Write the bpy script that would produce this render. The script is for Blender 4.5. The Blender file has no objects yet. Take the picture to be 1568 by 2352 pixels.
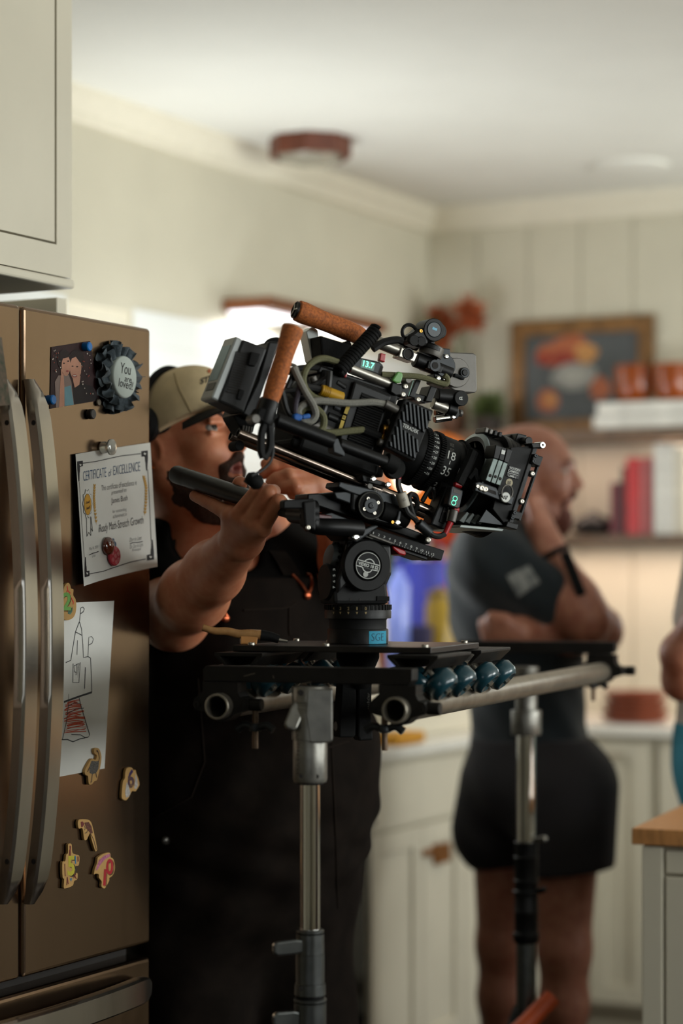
import bpy, bmesh, math, random
import numpy as np
from mathutils import Vector as V, Matrix
random.seed(7)
S = bpy.context.scene
COL = S.collection
PI = math.pi
# ---------------------------------------------------------------- camera model (1568 x 2352 frame)
F, CX, HY, EYE = 5000.0, 784.0, 1320.0, 1.39
def P(px, py, Y):
    return V(((px - CX) / F * Y, Y, EYE - (py - HY) / F * Y))
class Frame:
    """a plane in the room: origin O, axes x, y and the normal z"""
    def __init__(s, O, x, y, z=None):
        s.O = V(O); s.x = V(x).normalized(); s.y = V(y).normalized()
        s.z = V(z).normalized() if z is not None else s.x.cross(s.y).normalized()
    def __call__(s, a, b, w=0.0):
        return s.O + s.x * a + s.y * b + s.z * w
    def pix(s, px, py, w=0.0):
        d = V(((px - CX) / F, 1.0, -(py - HY) / F)); e = V((0, 0, EYE))
        o = s.O + s.z * w
        t = (o - e).dot(s.z) / d.dot(s.z)
        q = e + d * t - s.O
        return q.dot(s.x), q.dot(s.y)
    def at(s, px, py, w=0.0):
        a, b = s.pix(px, py, w); return s(a, b, w)
TH = math.radians(28)
U = V((math.sin(TH), math.cos(TH), 0)); W = V((math.cos(TH), -math.sin(TH), 0)); Z = V((0, 0, 1))
WORLD = Frame((0, 0, 0), (1, 0, 0), (0, 1, 0))
# ---------------------------------------------------------------- materials
def lin(c):
    if isinstance(c, str):
        c = [int(c[i:i + 2], 16) / 255 for i in (0, 2, 4)]
    return tuple((x / 12.92 if x <= 0.04045 else ((x + 0.055) / 1.055) ** 2.4) for x in c[:3]) + (1.0,)
MATS = {}
def mat(name, col, rough=0.5, metal=0.0, var=0.12, scale=30.0, bump=0.0, col2=None, spec=0.5, emit=None, estr=1.0,
        trans=0.0, stretch=None, coat=0.0, sss=0.0, sheen=0.0, ior=1.45, aniso=0.0, bscale=None, rvar=0.1):
    if name in MATS: return MATS[name]
    m = bpy.data.materials.new(name); m.use_nodes = True
    nt = m.node_tree; n = nt.nodes; L = nt.links; b = n['Principled BSDF']
    c = lin(col)
    tc = n.new('ShaderNodeTexCoord'); src = tc.outputs['Object']
    if stretch:
        mp = n.new('ShaderNodeMapping'); mp.inputs['Scale'].default_value = stretch
        L.new(src, mp.inputs['Vector']); src = mp.outputs['Vector']
    nz = n.new('ShaderNodeTexNoise'); nz.inputs['Scale'].default_value = scale; nz.inputs['Detail'].default_value = 4
    L.new(src, nz.inputs['Vector'])
    rp = n.new('ShaderNodeValToRGB'); rp.color_ramp.elements[0].position = 0.32; rp.color_ramp.elements[1].position = 0.68
    d = lin(col2) if col2 else tuple(x * (1 - var) for x in c[:3]) + (1,)
    rp.color_ramp.elements[0].color = d
    rp.color_ramp.elements[1].color = c if col2 else tuple(min(1, x * (1 + var)) for x in c[:3]) + (1,)
    L.new(nz.outputs['Fac'], rp.inputs['Fac']); L.new(rp.outputs['Color'], b.inputs['Base Color'])
    mr = n.new('ShaderNodeMapRange'); mr.inputs['To Min'].default_value = max(0.02, rough * (1 - rvar)); mr.inputs['To Max'].default_value = min(1, rough * (1 + rvar))
    L.new(nz.outputs['Fac'], mr.inputs['Value']); L.new(mr.outputs['Result'], b.inputs['Roughness'])
    b.inputs['Metallic'].default_value = metal
    b.inputs['Specular IOR Level'].default_value = spec
    b.inputs['IOR'].default_value = ior
    if trans: b.inputs['Transmission Weight'].default_value = trans
    if coat: b.inputs['Coat Weight'].default_value = coat
    if sheen: b.inputs['Sheen Weight'].default_value = sheen
    if aniso: b.inputs['Anisotropic'].default_value = aniso
    if sss:
        b.inputs['Subsurface Weight'].default_value = sss; b.inputs['Subsurface Radius'].default_value = (0.012, 0.004, 0.002)
        b.inputs['Subsurface Scale'].default_value = 0.5
    if bump:
        n2 = n.new('ShaderNodeTexNoise'); n2.inputs['Scale'].default_value = bscale or scale * 3; n2.inputs['Detail'].default_value = 3
        L.new(src, n2.inputs['Vector'])
        bp = n.new('ShaderNodeBump'); bp.inputs['Strength'].default_value = bump; bp.inputs['Distance'].default_value = 0.002
        L.new(n2.outputs['Fac'], bp.inputs['Height']); L.new(bp.outputs['Normal'], b.inputs['Normal'])
    if emit:
        b.inputs['Emission Color'].default_value = lin(emit); b.inputs['Emission Strength'].default_value = estr
    MATS[name] = m
    return m
# ---------------------------------------------------------------- mesh builder (world coordinates)
def catmull(pts, n=6):
    pts = [V(p) for p in pts]
    if len(pts) < 3: return pts
    out = []
    q = [pts[0] * 2 - pts[1]] + pts + [pts[-1] * 2 - pts[-2]]
    for i in range(1, len(q) - 2):
        a, b, c, d = q[i - 1:i + 3]
        for k in range(n):
            t = k / n
            out.append(0.5 * (2 * b + (c - a) * t + (2 * a - 5 * b + 4 * c - d) * t * t + (3 * b - a - 3 * c + d) * t ** 3))
    out.append(pts[-1])
    return out
def basis(ax):
    ax = V(ax).normalized()
    h = V((0, 0, 1)) if abs(ax.z) < 0.9 else V((1, 0, 0))
    x = h.cross(ax).normalized(); return x, ax.cross(x).normalized(), ax
class MB:
    def __init__(s):
        s.v = []; s.f = []; s.m = []; s.sm = []; s.cur = 0
    def face(s, idx, smooth=False):
        s.f.append(tuple(idx)); s.m.append(s.cur); s.sm.append(smooth)
    def add(s, pts):
        k = len(s.v); s.v += [tuple(p) for p in pts]; return k
    def prism(s, fr, poly, w0, w1, smooth=False):
        n = len(poly)
        area = sum(poly[i][0] * poly[(i + 1) % n][1] - poly[(i + 1) % n][0] * poly[i][1] for i in range(n))
        if (area < 0) != (w1 < w0): poly = poly[::-1]
        k = s.add([fr(a, b, w0) for a, b in poly] + [fr(a, b, w1) for a, b in poly])
        s.face([k + i for i in range(n)][::-1]); s.face([k + n + i for i in range(n)])
        for i in range(n):
            j = (i + 1) % n; s.face((k + i, k + j, k + n + j, k + n + i), smooth)
        return s
    def ppx(s, fr, px, w0, w1):           # outline measured on the face at depth w1
        return s.prism(fr, [fr.pix(x, y, w1) for x, y in px], w0, w1)
    def box(s, fr, x0, x1, y0, y1, w0, w1):
        return s.prism(fr, [(x0, y0), (x1, y0), (x1, y1), (x0, y1)], w0, w1)
    def lathe(s, p0, ax, prof, seg=28, smooth=True, closed=False):
        x, y, a = basis(ax); p0 = V(p0); k = len(s.v); n = len(prof)
        for r, h in prof:
            s.add([p0 + a * h + (x * math.cos(2 * PI * i / seg) + y * math.sin(2 * PI * i / seg)) * r for i in range(seg)])
        rng = range(n) if closed else range(n - 1)
        for j in rng:
            j2 = (j + 1) % n
            for i in range(seg):
                i2 = (i + 1) % seg
                s.face((k + j * seg + i, k + j * seg + i2, k + j2 * seg + i2, k + j2 * seg + i), smooth)
        if not closed:
            s.face([k + i for i in range(seg)][::-1]); s.face([k + (n - 1) * seg + i for i in range(seg)])
        return s
    def cyl(s, p0, p1, r0, r1=None, seg=24, bev=0.0):
        p0 = V(p0); p1 = V(p1); d = p1 - p0; h = d.length; r1 = r0 if r1 is None else r1
        if bev: prof = [(r0 - bev, 0), (r0, bev), (r1, h - bev), (r1 - bev, h)]
        else: prof = [(r0, 0), (r1, h)]
        return s.lathe(p0, d, prof, seg)
    def pipe(s, p0, p1, r, ri, seg=28):
        h = (V(p1) - V(p0)).length; c = min(0.001, (r - ri) / 3)
        return s.lathe(p0, V(p1) - V(p0), [(ri, 0), (r - c, 0), (r, c), (r, h - c), (r - c, h), (ri, h)], seg, True, True)
    def torus(s, c, ax, R, r, seg=32, k2=10):
        return s.lathe(c, ax, [(R + r * math.cos(2 * PI * j / k2), r * math.sin(2 * PI * j / k2)) for j in range(k2)], seg, True, True)
    def tube(s, pts, r, seg=8, n=6, taper=None):
        c = catmull(pts, n) if n else [V(p) for p in pts]
        m = len(c); k = len(s.v)
        t = (c[1] - c[0]).normalized(); x, y, _ = basis(t)
        for i, p in enumerate(c):
            t2 = ((c[min(i + 1, m - 1)] - c[max(i - 1, 0)]))
            if t2.length > 1e-9:
                t2.normalize(); x = (x - t2 * x.dot(t2)).normalized(); y = t2.cross(x)
            rr = r if taper is None else r * (1 + (taper - 1) * i / (m - 1))
            s.add([p + (x * math.cos(2 * PI * q / seg) + y * math.sin(2 * PI * q / seg)) * rr for q in range(seg)])
        for i in range(m - 1):
            for q in range(seg):
                q2 = (q + 1) % seg
                s.face((k + i * seg + q, k + i * seg + q2, k + (i + 1) * seg + q2, k + (i + 1) * seg + q), True)
        s.face([k + q for q in range(seg)][::-1]); s.face([k + (m - 1) * seg + q for q in range(seg)])
        return s
    def ball(s, c, r, seg=20, rings=12, ax=(0, 0, 1)):
        if not hasattr(r, '__len__'): r = (r, r, r)
        x, y, a = basis(ax) if ax != (0, 0, 1) else (V((1, 0, 0)), V((0, 1, 0)), V((0, 0, 1)))
        c = V(c); k = len(s.v)
        for j in range(1, rings):
            th = PI * j / rings
            s.add([c + x * r[0] * math.sin(th) * math.cos(2 * PI * i / seg) + y * r[1] * math.sin(th) * math.sin(2 * PI * i / seg) - a * r[2] * math.cos(th) for i in range(seg)])
        b = s.add([c - a * r[2], c + a * r[2]])
        for j in range(rings - 2):
            for i in range(seg):
                i2 = (i + 1) % seg
                s.face((k + j * seg + i, k + j * seg + i2, k + (j + 1) * seg + i2, k + (j + 1) * seg + i), True)
        for i in range(seg):
            i2 = (i + 1) % seg
            s.face((b, k + i2, k + i), True); s.face((b + 1, k + (rings - 2) * seg + i, k + (rings - 2) * seg + i2), True)
        return s
    def flat(s, fr, poly, w):             # a printed shape lying on a surface
        n = len(poly)
        area = sum(poly[i][0] * poly[(i + 1) % n][1] - poly[(i + 1) % n][0] * poly[i][1] for i in range(n))
        if area < 0: poly = poly[::-1]
        k = s.add([fr(a, b, w) for a, b in poly]); s.face([k + i for i in range(n)]); return s
    def line(s, fr, pts, wd, w, px=True, smooth=0):   # a drawn stroke lying on a surface
        q = [fr.pix(a, b, w) if px else (a, b) for a, b in pts]
        if smooth: q = [(p.x, p.y) for p in catmull([V((a, b, 0)) for a, b in q], smooth)]
        L = []; R = []
        for i, p in enumerate(q):
            a = q[max(0, i - 1)]; b = q[min(len(q) - 1, i + 1)]
            dx, dy = b[0] - a[0], b[1] - a[1]; l = math.hypot(dx, dy) or 1
            L.append((p[0] - dy / l * wd / 2, p[1] + dx / l * wd / 2)); R.append((p[0] + dy / l * wd / 2, p[1] - dx / l * wd / 2))
        k = s.add([fr(a, b, w) for a, b in L] + [fr(a, b, w) for a, b in R]); n = len(q)
        for i in range(n - 1): s.face((k + i, k + n + i, k + n + i + 1, k + i + 1))
        return s
    def fpx(s, fr, px, w): return s.flat(fr, [fr.pix(a, b, w) for a, b in px], w)
def finish(name, mb, m, parent=None, bev=0.0, seg=2, ang=35):
    me = bpy.data.meshes.new(name)
    loc = ROOTLOC.get(parent.name, V((0, 0, 0))) if parent else None
    vv = [V(p) for p in mb.v]
    if parent is None:
        lo = V([min(p[i] for p in vv) for i in range(3)]); hi = V([max(p[i] for p in vv) for i in range(3)])
        loc = V(((lo.x + hi.x) / 2, (lo.y + hi.y) / 2, lo.z))
    me.from_pydata([tuple(p - loc) for p in vv], [], mb.f)
    ms = m if isinstance(m, (list, tuple)) else [m]
    for x in ms: me.materials.append(x)
    me.polygons.foreach_set('material_index', [min(i, len(ms) - 1) for i in mb.m])
    me.polygons.foreach_set('use_smooth', mb.sm)
    me.update()
    if any(mb.sm): me.set_sharp_from_angle(angle=math.radians(42))
    o = bpy.data.objects.new(name, me); COL.objects.link(o)
    if parent: o.parent = parent; ROOTLOC[o.name] = loc
    else: o.location = loc; ROOTLOC[o.name] = loc
    if bev:
        md = o.modifiers.new('bevel', 'BEVEL'); md.width = bev; md.segments = seg; md.limit_method = 'ANGLE'; md.angle_limit = math.radians(ang)
    return o
ROOTLOC = {}
def thing(name, label, cat, loc, group=None):
    o = bpy.data.objects.new(name, None); COL.objects.link(o); o.location = loc; o.empty_display_size = 0.05
    ROOTLOC[o.name] = V(loc); o['label'] = label; o['category'] = cat
    if group: o['group'] = group
    return o
def tag(o, label, cat, group=None):
    o['label'] = label; o['category'] = cat
    if group: o['group'] = group
    return o
def struct(name, mb, m, bev=0.0, parent=None):
    o = finish(name, mb, m, parent, bev)
    if not parent: o['kind'] = 'structure'
    return o
# ---------------------------------------------------------------- lettering
_TX = {}
def text2d(st, shear=0.0, bold=0.0):
    key = (st, shear, bold)
    if key in _TX: return _TX[key]
    cu = bpy.data.curves.new('lettering', 'FONT'); cu.body = st; cu.size = 1.0; cu.shear = shear; cu.resolution_u = 3
    cu.offset = bold
    ob = bpy.data.objects.new('lettering', cu); COL.objects.link(ob)
    dg = bpy.context.evaluated_depsgraph_get(); dg.update()
    me = bpy.data.meshes.new_from_object(ob.evaluated_get(dg))
    vs = [(v.co.x, v.co.y) for v in me.vertices]; fs = [tuple(p.vertices) for p in me.polygons]
    bpy.data.objects.remove(ob); bpy.data.curves.remove(cu); bpy.data.meshes.remove(me)
    xs = [v[0] for v in vs] or [0]; ys = [v[1] for v in vs] or [0]
    _TX[key] = (vs, fs, min(xs), max(xs), min(ys), max(ys)); return _TX[key]
def text(mb, st, mapper, x0, x1, y0, y1, shear=0.0, bold=0.0):
    """fit a word into the rectangle x0..x1, y0..y1 of a surface given by mapper(a, b) -> point"""
    vs, fs, a0, a1, b0, b1 = text2d(st, shear, bold)
    if st in ('1', '|', '-', '+') and (a1 - a0) / (x1 - x0) * (y1 - y0) < (b1 - b0) * .9 and st == '1':
        c = (x0 + x1) / 2; hw = (y1 - y0) * .19 * (1 if (x1 - x0) < 8 * (y1 - y0) else 1)
        if (x1 - x0) > hw * 2: x0, x1 = c - hw, c + hw
    k = mb.add([mapper(x0 + (v[0] - a0) / (a1 - a0) * (x1 - x0), y0 + (v[1] - b0) / (b1 - b0) * (y1 - y0)) for v in vs])
    for f in fs: mb.face([k + i for i in f])
def quad(fr, px, w=0.0004, bow=0.0):
    """bilinear map of a sheet: corners (tl, tr, br, bl) in pixels on the plane"""
    tl, tr, br, bl = [V(fr.pix(a, b, w) + (0,)) for a, b in px]
    def mp(a, b, lift=0.0):
        p = tl * (1 - a) * (1 - b) + tr * a * (1 - b) + br * a * b + bl * (1 - a) * b
        return fr(p.x, p.y, w + lift + bow * (4 * (a - 0.5) ** 2) * (0.4 + 0.6 * b))
    return mp
def qtext(mb, st, mp, x0, x1, y0, y1, lift=0.0006, shear=0.0, bold=0.0):   # y0 top, y1 bottom, 0..1 on the sheet
    text(mb, st, lambda a, b: mp(a, b, lift), x0, x1, y1, y0, shear, bold)
def sheet(mb, mp, n=10, th=0.0004):
    k = len(mb.v)
    for lay in (0, -th):
        for j in range(n + 1):
            mb.add([mp(i / n, j / n, lay) for i in range(n + 1)])
    N = (n + 1) ** 2
    for j in range(n):
        for i in range(n):
            a = k + j * (n + 1) + i
            mb.face((a, a + n + 1, a + n + 2, a + 1), True); mb.face((a + N, a + N + 1, a + N + n + 2, a + N + n + 1), True)
    for i in range(n):
        for a, b in ((k + i, k + i + 1), (k + n * (n + 1) + i + 1, k + n * (n + 1) + i), (k + (i + 1) * (n + 1), k + i * (n + 1)), (k + i * (n + 1) + n, k + (i + 1) * (n + 1) + n)):
            mb.face((a, b, b + N, a + N))
    return mb
# ---------------------------------------------------------------- distance-field modelling for bodies and cloth
class Field:
    def __init__(s, lo, hi, h):
        s.lo = np.array(lo, float); s.h = h
        s.n = np.ceil((np.array(hi) - s.lo) / h).astype(int) + 1
        s.D = np.full(s.n, 1.0, np.float32)
    def _loc(s, lo, hi):
        i0 = np.clip(np.floor((np.array(lo) - s.lo) / s.h).astype(int), 0, s.n); i1 = np.clip(np.ceil((np.array(hi) - s.lo) / s.h).astype(int) + 1, 0, s.n)
        if np.any(i1 <= i0): return None
        ax = [(s.lo[k] + s.h * np.arange(i0[k], i1[k])).astype(np.float32) for k in range(3)]
        X, Y, Zz = np.meshgrid(*ax, indexing='ij')
        return tuple(slice(a, b) for a, b in zip(i0, i1)), X, Y, Zz
    def _mix(s, sl, d, k, sub):
        A = s.D[sl]
        if sub:
            d = -d
            if k > 0:
                h = np.clip(0.5 - 0.5 * (A - d) / k, 0, 1); s.D[sl] = A * (1 - h) + d * h + k * h * (1 - h)
            else: s.D[sl] = np.maximum(A, d)
        else:
            if k > 0:
                h = np.clip(0.5 + 0.5 * (A - d) / k, 0, 1); s.D[sl] = A * (1 - h) + d * h - k * h * (1 - h)
            else: s.D[sl] = np.minimum(A, d)
    def cap(s, a, b, ra, rb=None, k=0.02, sub=False, fl=None):
        rb = ra if rb is None else rb
        a = np.array(a, float); b = np.array(b, float); m = max(ra, rb) * 1.6 + k * 1.5 + 3 * s.h
        r = s._loc(np.minimum(a, b) - m, np.maximum(a, b) + m)
        if r is None: return s
        sl, X, Y, Zz = r; d = b - a; L2 = float(d @ d) or 1e-9
        t = np.clip(((X - a[0]) * d[0] + (Y - a[1]) * d[1] + (Zz - a[2]) * d[2]) / L2, 0, 1)
        ex, ey, ez = X - a[0] - d[0] * t, Y - a[1] - d[1] * t, Zz - a[2] - d[2] * t
        if fl is not None:                # flatten along a direction: fl = (unit vector, factor)
            f = np.array(fl[0], float); f /= np.linalg.norm(f); q = ex * f[0] + ey * f[1] + ez * f[2]; g = 1 / fl[1] - 1
            ex, ey, ez = ex + f[0] * q * g, ey + f[1] * q * g, ez + f[2] * q * g
        s._mix(sl, np.sqrt(ex * ex + ey * ey + ez * ez) - (ra + (rb - ra) * t), k, sub); return s
    def chain(s, pts, rad, k=0.02, fl=None):
        for i in range(len(pts) - 1): s.cap(pts[i], pts[i + 1], rad[i], rad[i + 1], k, False, fl)
        return s
    def ell(s, c, r, ax=None, k=0.02, sub=False):
        c = np.array(c, float); r = np.array(r, float); m = r.max() + k * 1.5 + 3 * s.h
        q = s._loc(c - m, c + m)
        if q is None: return s
        sl, X, Y, Zz = q; X = X - c[0]; Y = Y - c[1]; Zz = Zz - c[2]
        if ax is not None:
            A = [np.array(v, float) / np.linalg.norm(v) for v in ax]
            X, Y, Zz = [X * v[0] + Y * v[1] + Zz * v[2] for v in A]
        k0 = np.sqrt((X / r[0]) ** 2 + (Y / r[1]) ** 2 + (Zz / r[2]) ** 2); k1 = np.sqrt((X / r[0] ** 2) ** 2 + (Y / r[1] ** 2) ** 2 + (Zz / r[2] ** 2) ** 2) + 1e-9
        s._mix(sl, (k0 * (k0 - 1) / k1).astype(np.float32), k, sub); return s
    def plane(s, p, nrm):                 # keep what lies behind the plane
        ax = [(s.lo[k] + s.h * np.arange(s.n[k])).astype(np.float32) for k in range(3)]
        nrm = np.array(nrm, float); nrm /= np.linalg.norm(nrm)
        d = (ax[0] - p[0])[:, None, None] * nrm[0] + (ax[1] - p[1])[None, :, None] * nrm[1] + (ax[2] - p[2])[None, None, :] * nrm[2]
        s.D = np.maximum(s.D, d.astype(np.float32)); return s
    def wrinkle(s, fn, lo=None, hi=None):
        ax = [(s.lo[k] + s.h * np.arange(s.n[k])).astype(np.float32) for k in range(3)]
        X, Y, Zz = ax[0][:, None, None], ax[1][None, :, None], ax[2][None, None, :]
        s.D = (s.D + fn(X, Y, Zz)).astype(np.float32); return s
    def mesh(s, smooth=1):
        D = s.D; n = s.n; ins = D < 0
        c = np.zeros(n - 1, np.int8)
        for i in (0, 1):
            for j in (0, 1):
                for k in (0, 1): c += ins[i:n[0] - 1 + i, j:n[1] - 1 + j, k:n[2] - 1 + k]
        act = (c > 0) & (c < 8); idx = np.argwhere(act)
        num = np.full(n - 1, -1, np.int64); num[act] = np.arange(len(idx))
        acc = np.zeros((len(idx), 3)); cnt = np.zeros(len(idx))
        for axis in range(3):
            o1, o2 = [q for q in range(3) if q != axis]
            for u in (0, 1):
                for v in (0, 1):
                    a = idx.copy(); a[:, o1] += u; a[:, o2] += v; b = a.copy(); b[:, axis] += 1
                    da = D[a[:, 0], a[:, 1], a[:, 2]].astype(float); db = D[b[:, 0], b[:, 1], b[:, 2]].astype(float)
                    cr = (da < 0) != (db < 0); t = np.where(cr, da / np.where(cr, da - db, 1), 0)
                    p = a.astype(float); p[:, axis] += t; acc[cr] += p[cr]; cnt[cr] += 1
        vs = s.lo + s.h * acc / cnt[:, None]
        quads = []
        for axis in range(3):
            o1, o2 = (axis + 1) % 3, (axis + 2) % 3
            sa = [slice(None)] * 3; sb = [slice(None)] * 3; sa[axis] = slice(0, -1); sb[axis] = slice(1, None)
            A = ins[tuple(sa)]; B = ins[tuple(sb)]
            for fl, M in ((False, A & ~B), (True, ~A & B)):
                e = np.argwhere(M); e = e[(e[:, o1] > 0) & (e[:, o2] > 0) & (e[:, o1] < n[o1] - 1) & (e[:, o2] < n[o2] - 1)]
                if not len(e): continue
                q = []
                for u, v in ((0, 0), (1, 0), (1, 1), (0, 1)):
                    f = e.copy(); f[:, o1] -= 1 - u; f[:, o2] -= 1 - v; q.append(num[f[:, 0], f[:, 1], f[:, 2]])
                q = np.stack(q, 1); quads.append(q[:, ::-1] if fl else q)
        qs = np.concatenate(quads) if quads else np.zeros((0, 4), int)
        for _ in range(smooth):
            su = np.zeros_like(vs); ct = np.zeros(len(vs))
            for k in range(4):
                a, b = qs[:, k], qs[:, (k + 1) % 4]
                np.add.at(su, a, vs[b]); np.add.at(ct, a, 1); np.add.at(su, b, vs[a]); np.add.at(ct, b, 1)
            vs = 0.5 * vs + 0.5 * su / np.maximum(ct, 1)[:, None]
        return vs, qs
def blob(name, field, m, parent, smooth=1, pick=None):
    vs, qs = field.mesh(smooth); loc = np.array(ROOTLOC[parent.name])
    me = bpy.data.meshes.new(name); me.from_pydata((vs - loc).tolist(), [], qs.tolist())
    ms = m if isinstance(m, (list, tuple)) else [m]
    for x in ms: me.materials.append(x)
    if pick is not None:
        c = vs[qs].mean(1); me.polygons.foreach_set('material_index', pick(c).astype(np.int32))
    me.polygons.foreach_set('use_smooth', [True] * len(me.polygons)); me.update()
    o = bpy.data.objects.new(name, me); COL.objects.link(o); o.parent = parent; ROOTLOC[o.name] = ROOTLOC[parent.name]
    return o
# ================================================================ the room
C0 = V((0.29, 7.25, 0))
RM = Frame(C0, W, U, Z)                     # room plan: x = off the left wall, y = along it (0 at the back wall)
LW = Frame(C0, U, Z); BW = Frame(C0, W, Z)
HC = 2.60
M_wall = mat('painted_wall', 'c9c3b0', 0.55, var=0.03, scale=6)
M_ceil = mat('ceiling_paint', 'dad8cf', 0.8, var=0.02, scale=4)
M_floor = mat('floor_wood', '281b13', 0.6, var=0.3, scale=9, stretch=(1, 8, 1))
M_trim = mat('trim_paint', 'dcd5c2', 0.45, var=0.03)
M_cab = mat('cabinet_paint', 'd6d0bf', 0.42, var=0.03, scale=5)
M_quartz = mat('white_quartz', 'e8e6df', 0.22, var=0.04, scale=14)
M_wood = mat('walnut', '6d3f22', 0.45, var=0.35, scale=14, stretch=(1, 1, 9))
M_butcher = mat('butcher_block', 'b9834f', 0.5, var=0.22, scale=24, stretch=(1, 10, 1))
M_edge = mat('butcher_edge', '57361f', 0.5, var=0.2, scale=20)
M_brass = mat('aged_brass', 'a9703e', 0.35, 1.0, var=0.15)
M_dark = mat('dark_void', '1b1714', 0.8)
def wall_holes(mb, fr, x0, x1, y0, y1, holes, t=0.12):
    xs = sorted({x0, x1} | {h[0] for h in holes} | {h[1] for h in holes})
    for a, b in zip(xs, xs[1:]):
        hs = sorted([h for h in holes if h[0] <= a and h[1] >= b], key=lambda h: h[2]); y = y0
        for h in hs:
            if h[2] > y: mb.box(fr, a, b, y, h[2], -t, 0)
            y = h[3]
        if y < y1: mb.box(fr, a, b, y, y1, -t, 0)
# window in the left wall, beyond the fridge
wx0, wzt = LW.pix(150, 690); wx1, _ = LW.pix(305, 702)
WIN_L = (wx0, wx1, 1.12, wzt)
RY0, RX1 = -8.6, 4.9
mb = MB(); wall_holes(mb, LW, RY0, 0.12, 0, HC, [WIN_L], .03); struct('wall_left', mb, M_wall)
# the back wall is panelled in upright boards
mb = MB(); mb.box(BW, 0, RX1 + .12, 0, HC, -0.12, -0.006)
x = 0.0
while x < RX1 - .2:
    mb.box(BW, x + 0.0025, x + 0.1775, 0, HC, -0.012, 0); x += 0.18
struct('wall_back', mb, M_wall)
RW = Frame(RM(RX1, 0), -U, Z)               # right wall, inner face looks towards -W
WIN_R = [(0.9, 2.6, 0.95, 2.25), (3.1, 5.0, 0.95, 2.25)]
mb = MB(); wall_holes(mb, RW, 0, -RY0, 0, HC, WIN_R); struct('wall_right', mb, M_wall)
FW = Frame(RM(RX1, RY0), -W, Z)
WIN_F = (0.7, 2.2, 0.9, 2.2)
mb = MB(); wall_holes(mb, FW, -.12, RX1 + .12, 0, HC, [WIN_F]); struct('wall_front', mb, M_wall)
mb = MB(); mb.box(RM, -0.12, RX1 + .12, RY0 - .12, .12, -0.1, 0); struct('floor', mb, M_floor)
mb = MB(); mb.box(RM, -0.12, RX1 + .12, RY0 - .12, .12, HC, HC + .1); struct('ceiling', mb, M_ceil)
corn = [(0, 0), (0.0, -0.075), (0.018, -0.07), (0.022, -0.055), (0.05, -0.02), (0.06, 0.0)]
for nm, fr, a, b in (('trim_1', LW, RY0, 0.0), ('trim_2', BW, 0.0, RX1)):
    mb = MB(); k0 = mb.add([fr(a, HC + y, w) for w, y in corn]); k1 = mb.add([fr(b, HC + y, w) for w, y in corn]); n = len(corn)
    for i in range(n): j = (i + 1) % n; mb.face((k0 + i, k1 + i, k1 + j, k0 + j))
    mb.face([k0 + i for i in range(n)]); mb.face([k1 + i for i in range(n)][::-1]); struct(nm, mb, M_trim)
def window(n, fr, h, mull):
    x0, x1, y0, y1 = h; mb = MB(); t = 0.05
    for a, b, c, d in ((x0, x1, y0, y0 + t), (x0, x1, y1 - t, y1), (x0, x0 + t, y0 + t, y1 - t), (x1 - t, x1, y0 + t, y1 - t)): mb.box(fr, a, b, c, d, -0.08, -0.01)
    for m_ in range(1, mull):
        xm = x0 + (x1 - x0) * m_ / mull; mb.box(fr, xm - .02, xm + .02, y0 + t, y1 - t, -0.075, -0.015)
    o = struct('window_%d' % n, mb, M_trim, bev=0.003)
    g = MB(); g.box(fr, x0 + t, x1 - t, y0 + t, y1 - t, -0.048, -0.044)
    finish('pane', g, mat('window_glass', 'ffffff', 0.02, trans=1.0, ior=1.1, var=0.0), o)
window(1, LW, WIN_L, 2)
window(2, RW, WIN_R[0], 2); window(3, RW, WIN_R[1], 2); window(4, FW, WIN_F, 2)  # right and front windows are unseen, added to light the room
# glossy tiled strip above the worktop, door and sideboard both added out of view for the fridge to reflect
zb1 = LW.pix(230, 693)[1]
mb = MB(); t_ = .30; y = .912
for a, b, c, d in ((RY0 + 3.2, WIN_L[0], .947, zb1), (WIN_L[1], -.003, .947, zb1), (WIN_L[0], WIN_L[1], .947, 1.12)):
    x = a
    while x < b - .01:
        x2 = min(b, x + t_); z = c
        while z < d - .01: z2 = min(d, z + .15); mb.box(LW, x + .0008, x2 - .0008, z + .0008, z2 - .0008, 0.0004, .0018); z = z2
        x = x2
struct('trim_3', mb, mat('glossy_white_tile', 'e6e8e6', .12, var=.02, scale=5))
M_dw = mat('dark_walnut', '3a2115', .4, var=.35, scale=10, stretch=(1, 1, 9))
mb = MB(); mb.box(BW, 2.0, 2.95, .002, 2.08, .002, .04)
for a, b, c, d in ((2.12, 2.83, .2, .95), (2.12, 2.83, 1.1, 1.95)): mb.box(BW, a, b, c, d, .04, .05)
struct('unseen_door_1', mb, mat('unseen_door_brown', '7a4a2a', .45, var=.25, scale=8, stretch=(1, 1, 9)), .004)  # unseen door, added as a warm brown reflection in the steel
sbd = thing('unseen_sideboard', 'dark walnut sideboard put out of view for the refrigerator to reflect', 'unseen_sideboard', RM(4.4, -1.6))
mb = MB(); mb.box(RM, 4.40, 4.88, -3.2, -.3, .08, 1.0); finish('carcass', mb, M_dw, sbd, .004)
for i in range(4): mb = MB(); mb.box(RM, 4.38, 4.399, -3.18 + i * .725, -2.48 + i * .725, .1, .97); finish('door', mb, M_dw, sbd, .003)
mb = MB(); mb.box(RM, 4.36, 4.89, -3.25, -.25, 1.0, 1.03); finish('top', mb, M_dw, sbd, .003)
for x, y in ((4.44, -3.15), (4.84, -3.15), (4.44, -.35), (4.84, -.35)): mb = MB(); mb.box(RM, x - .03, x + .03, y - .03, y + .03, .001, .08); finish('foot', mb, M_dw, sbd)
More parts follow.
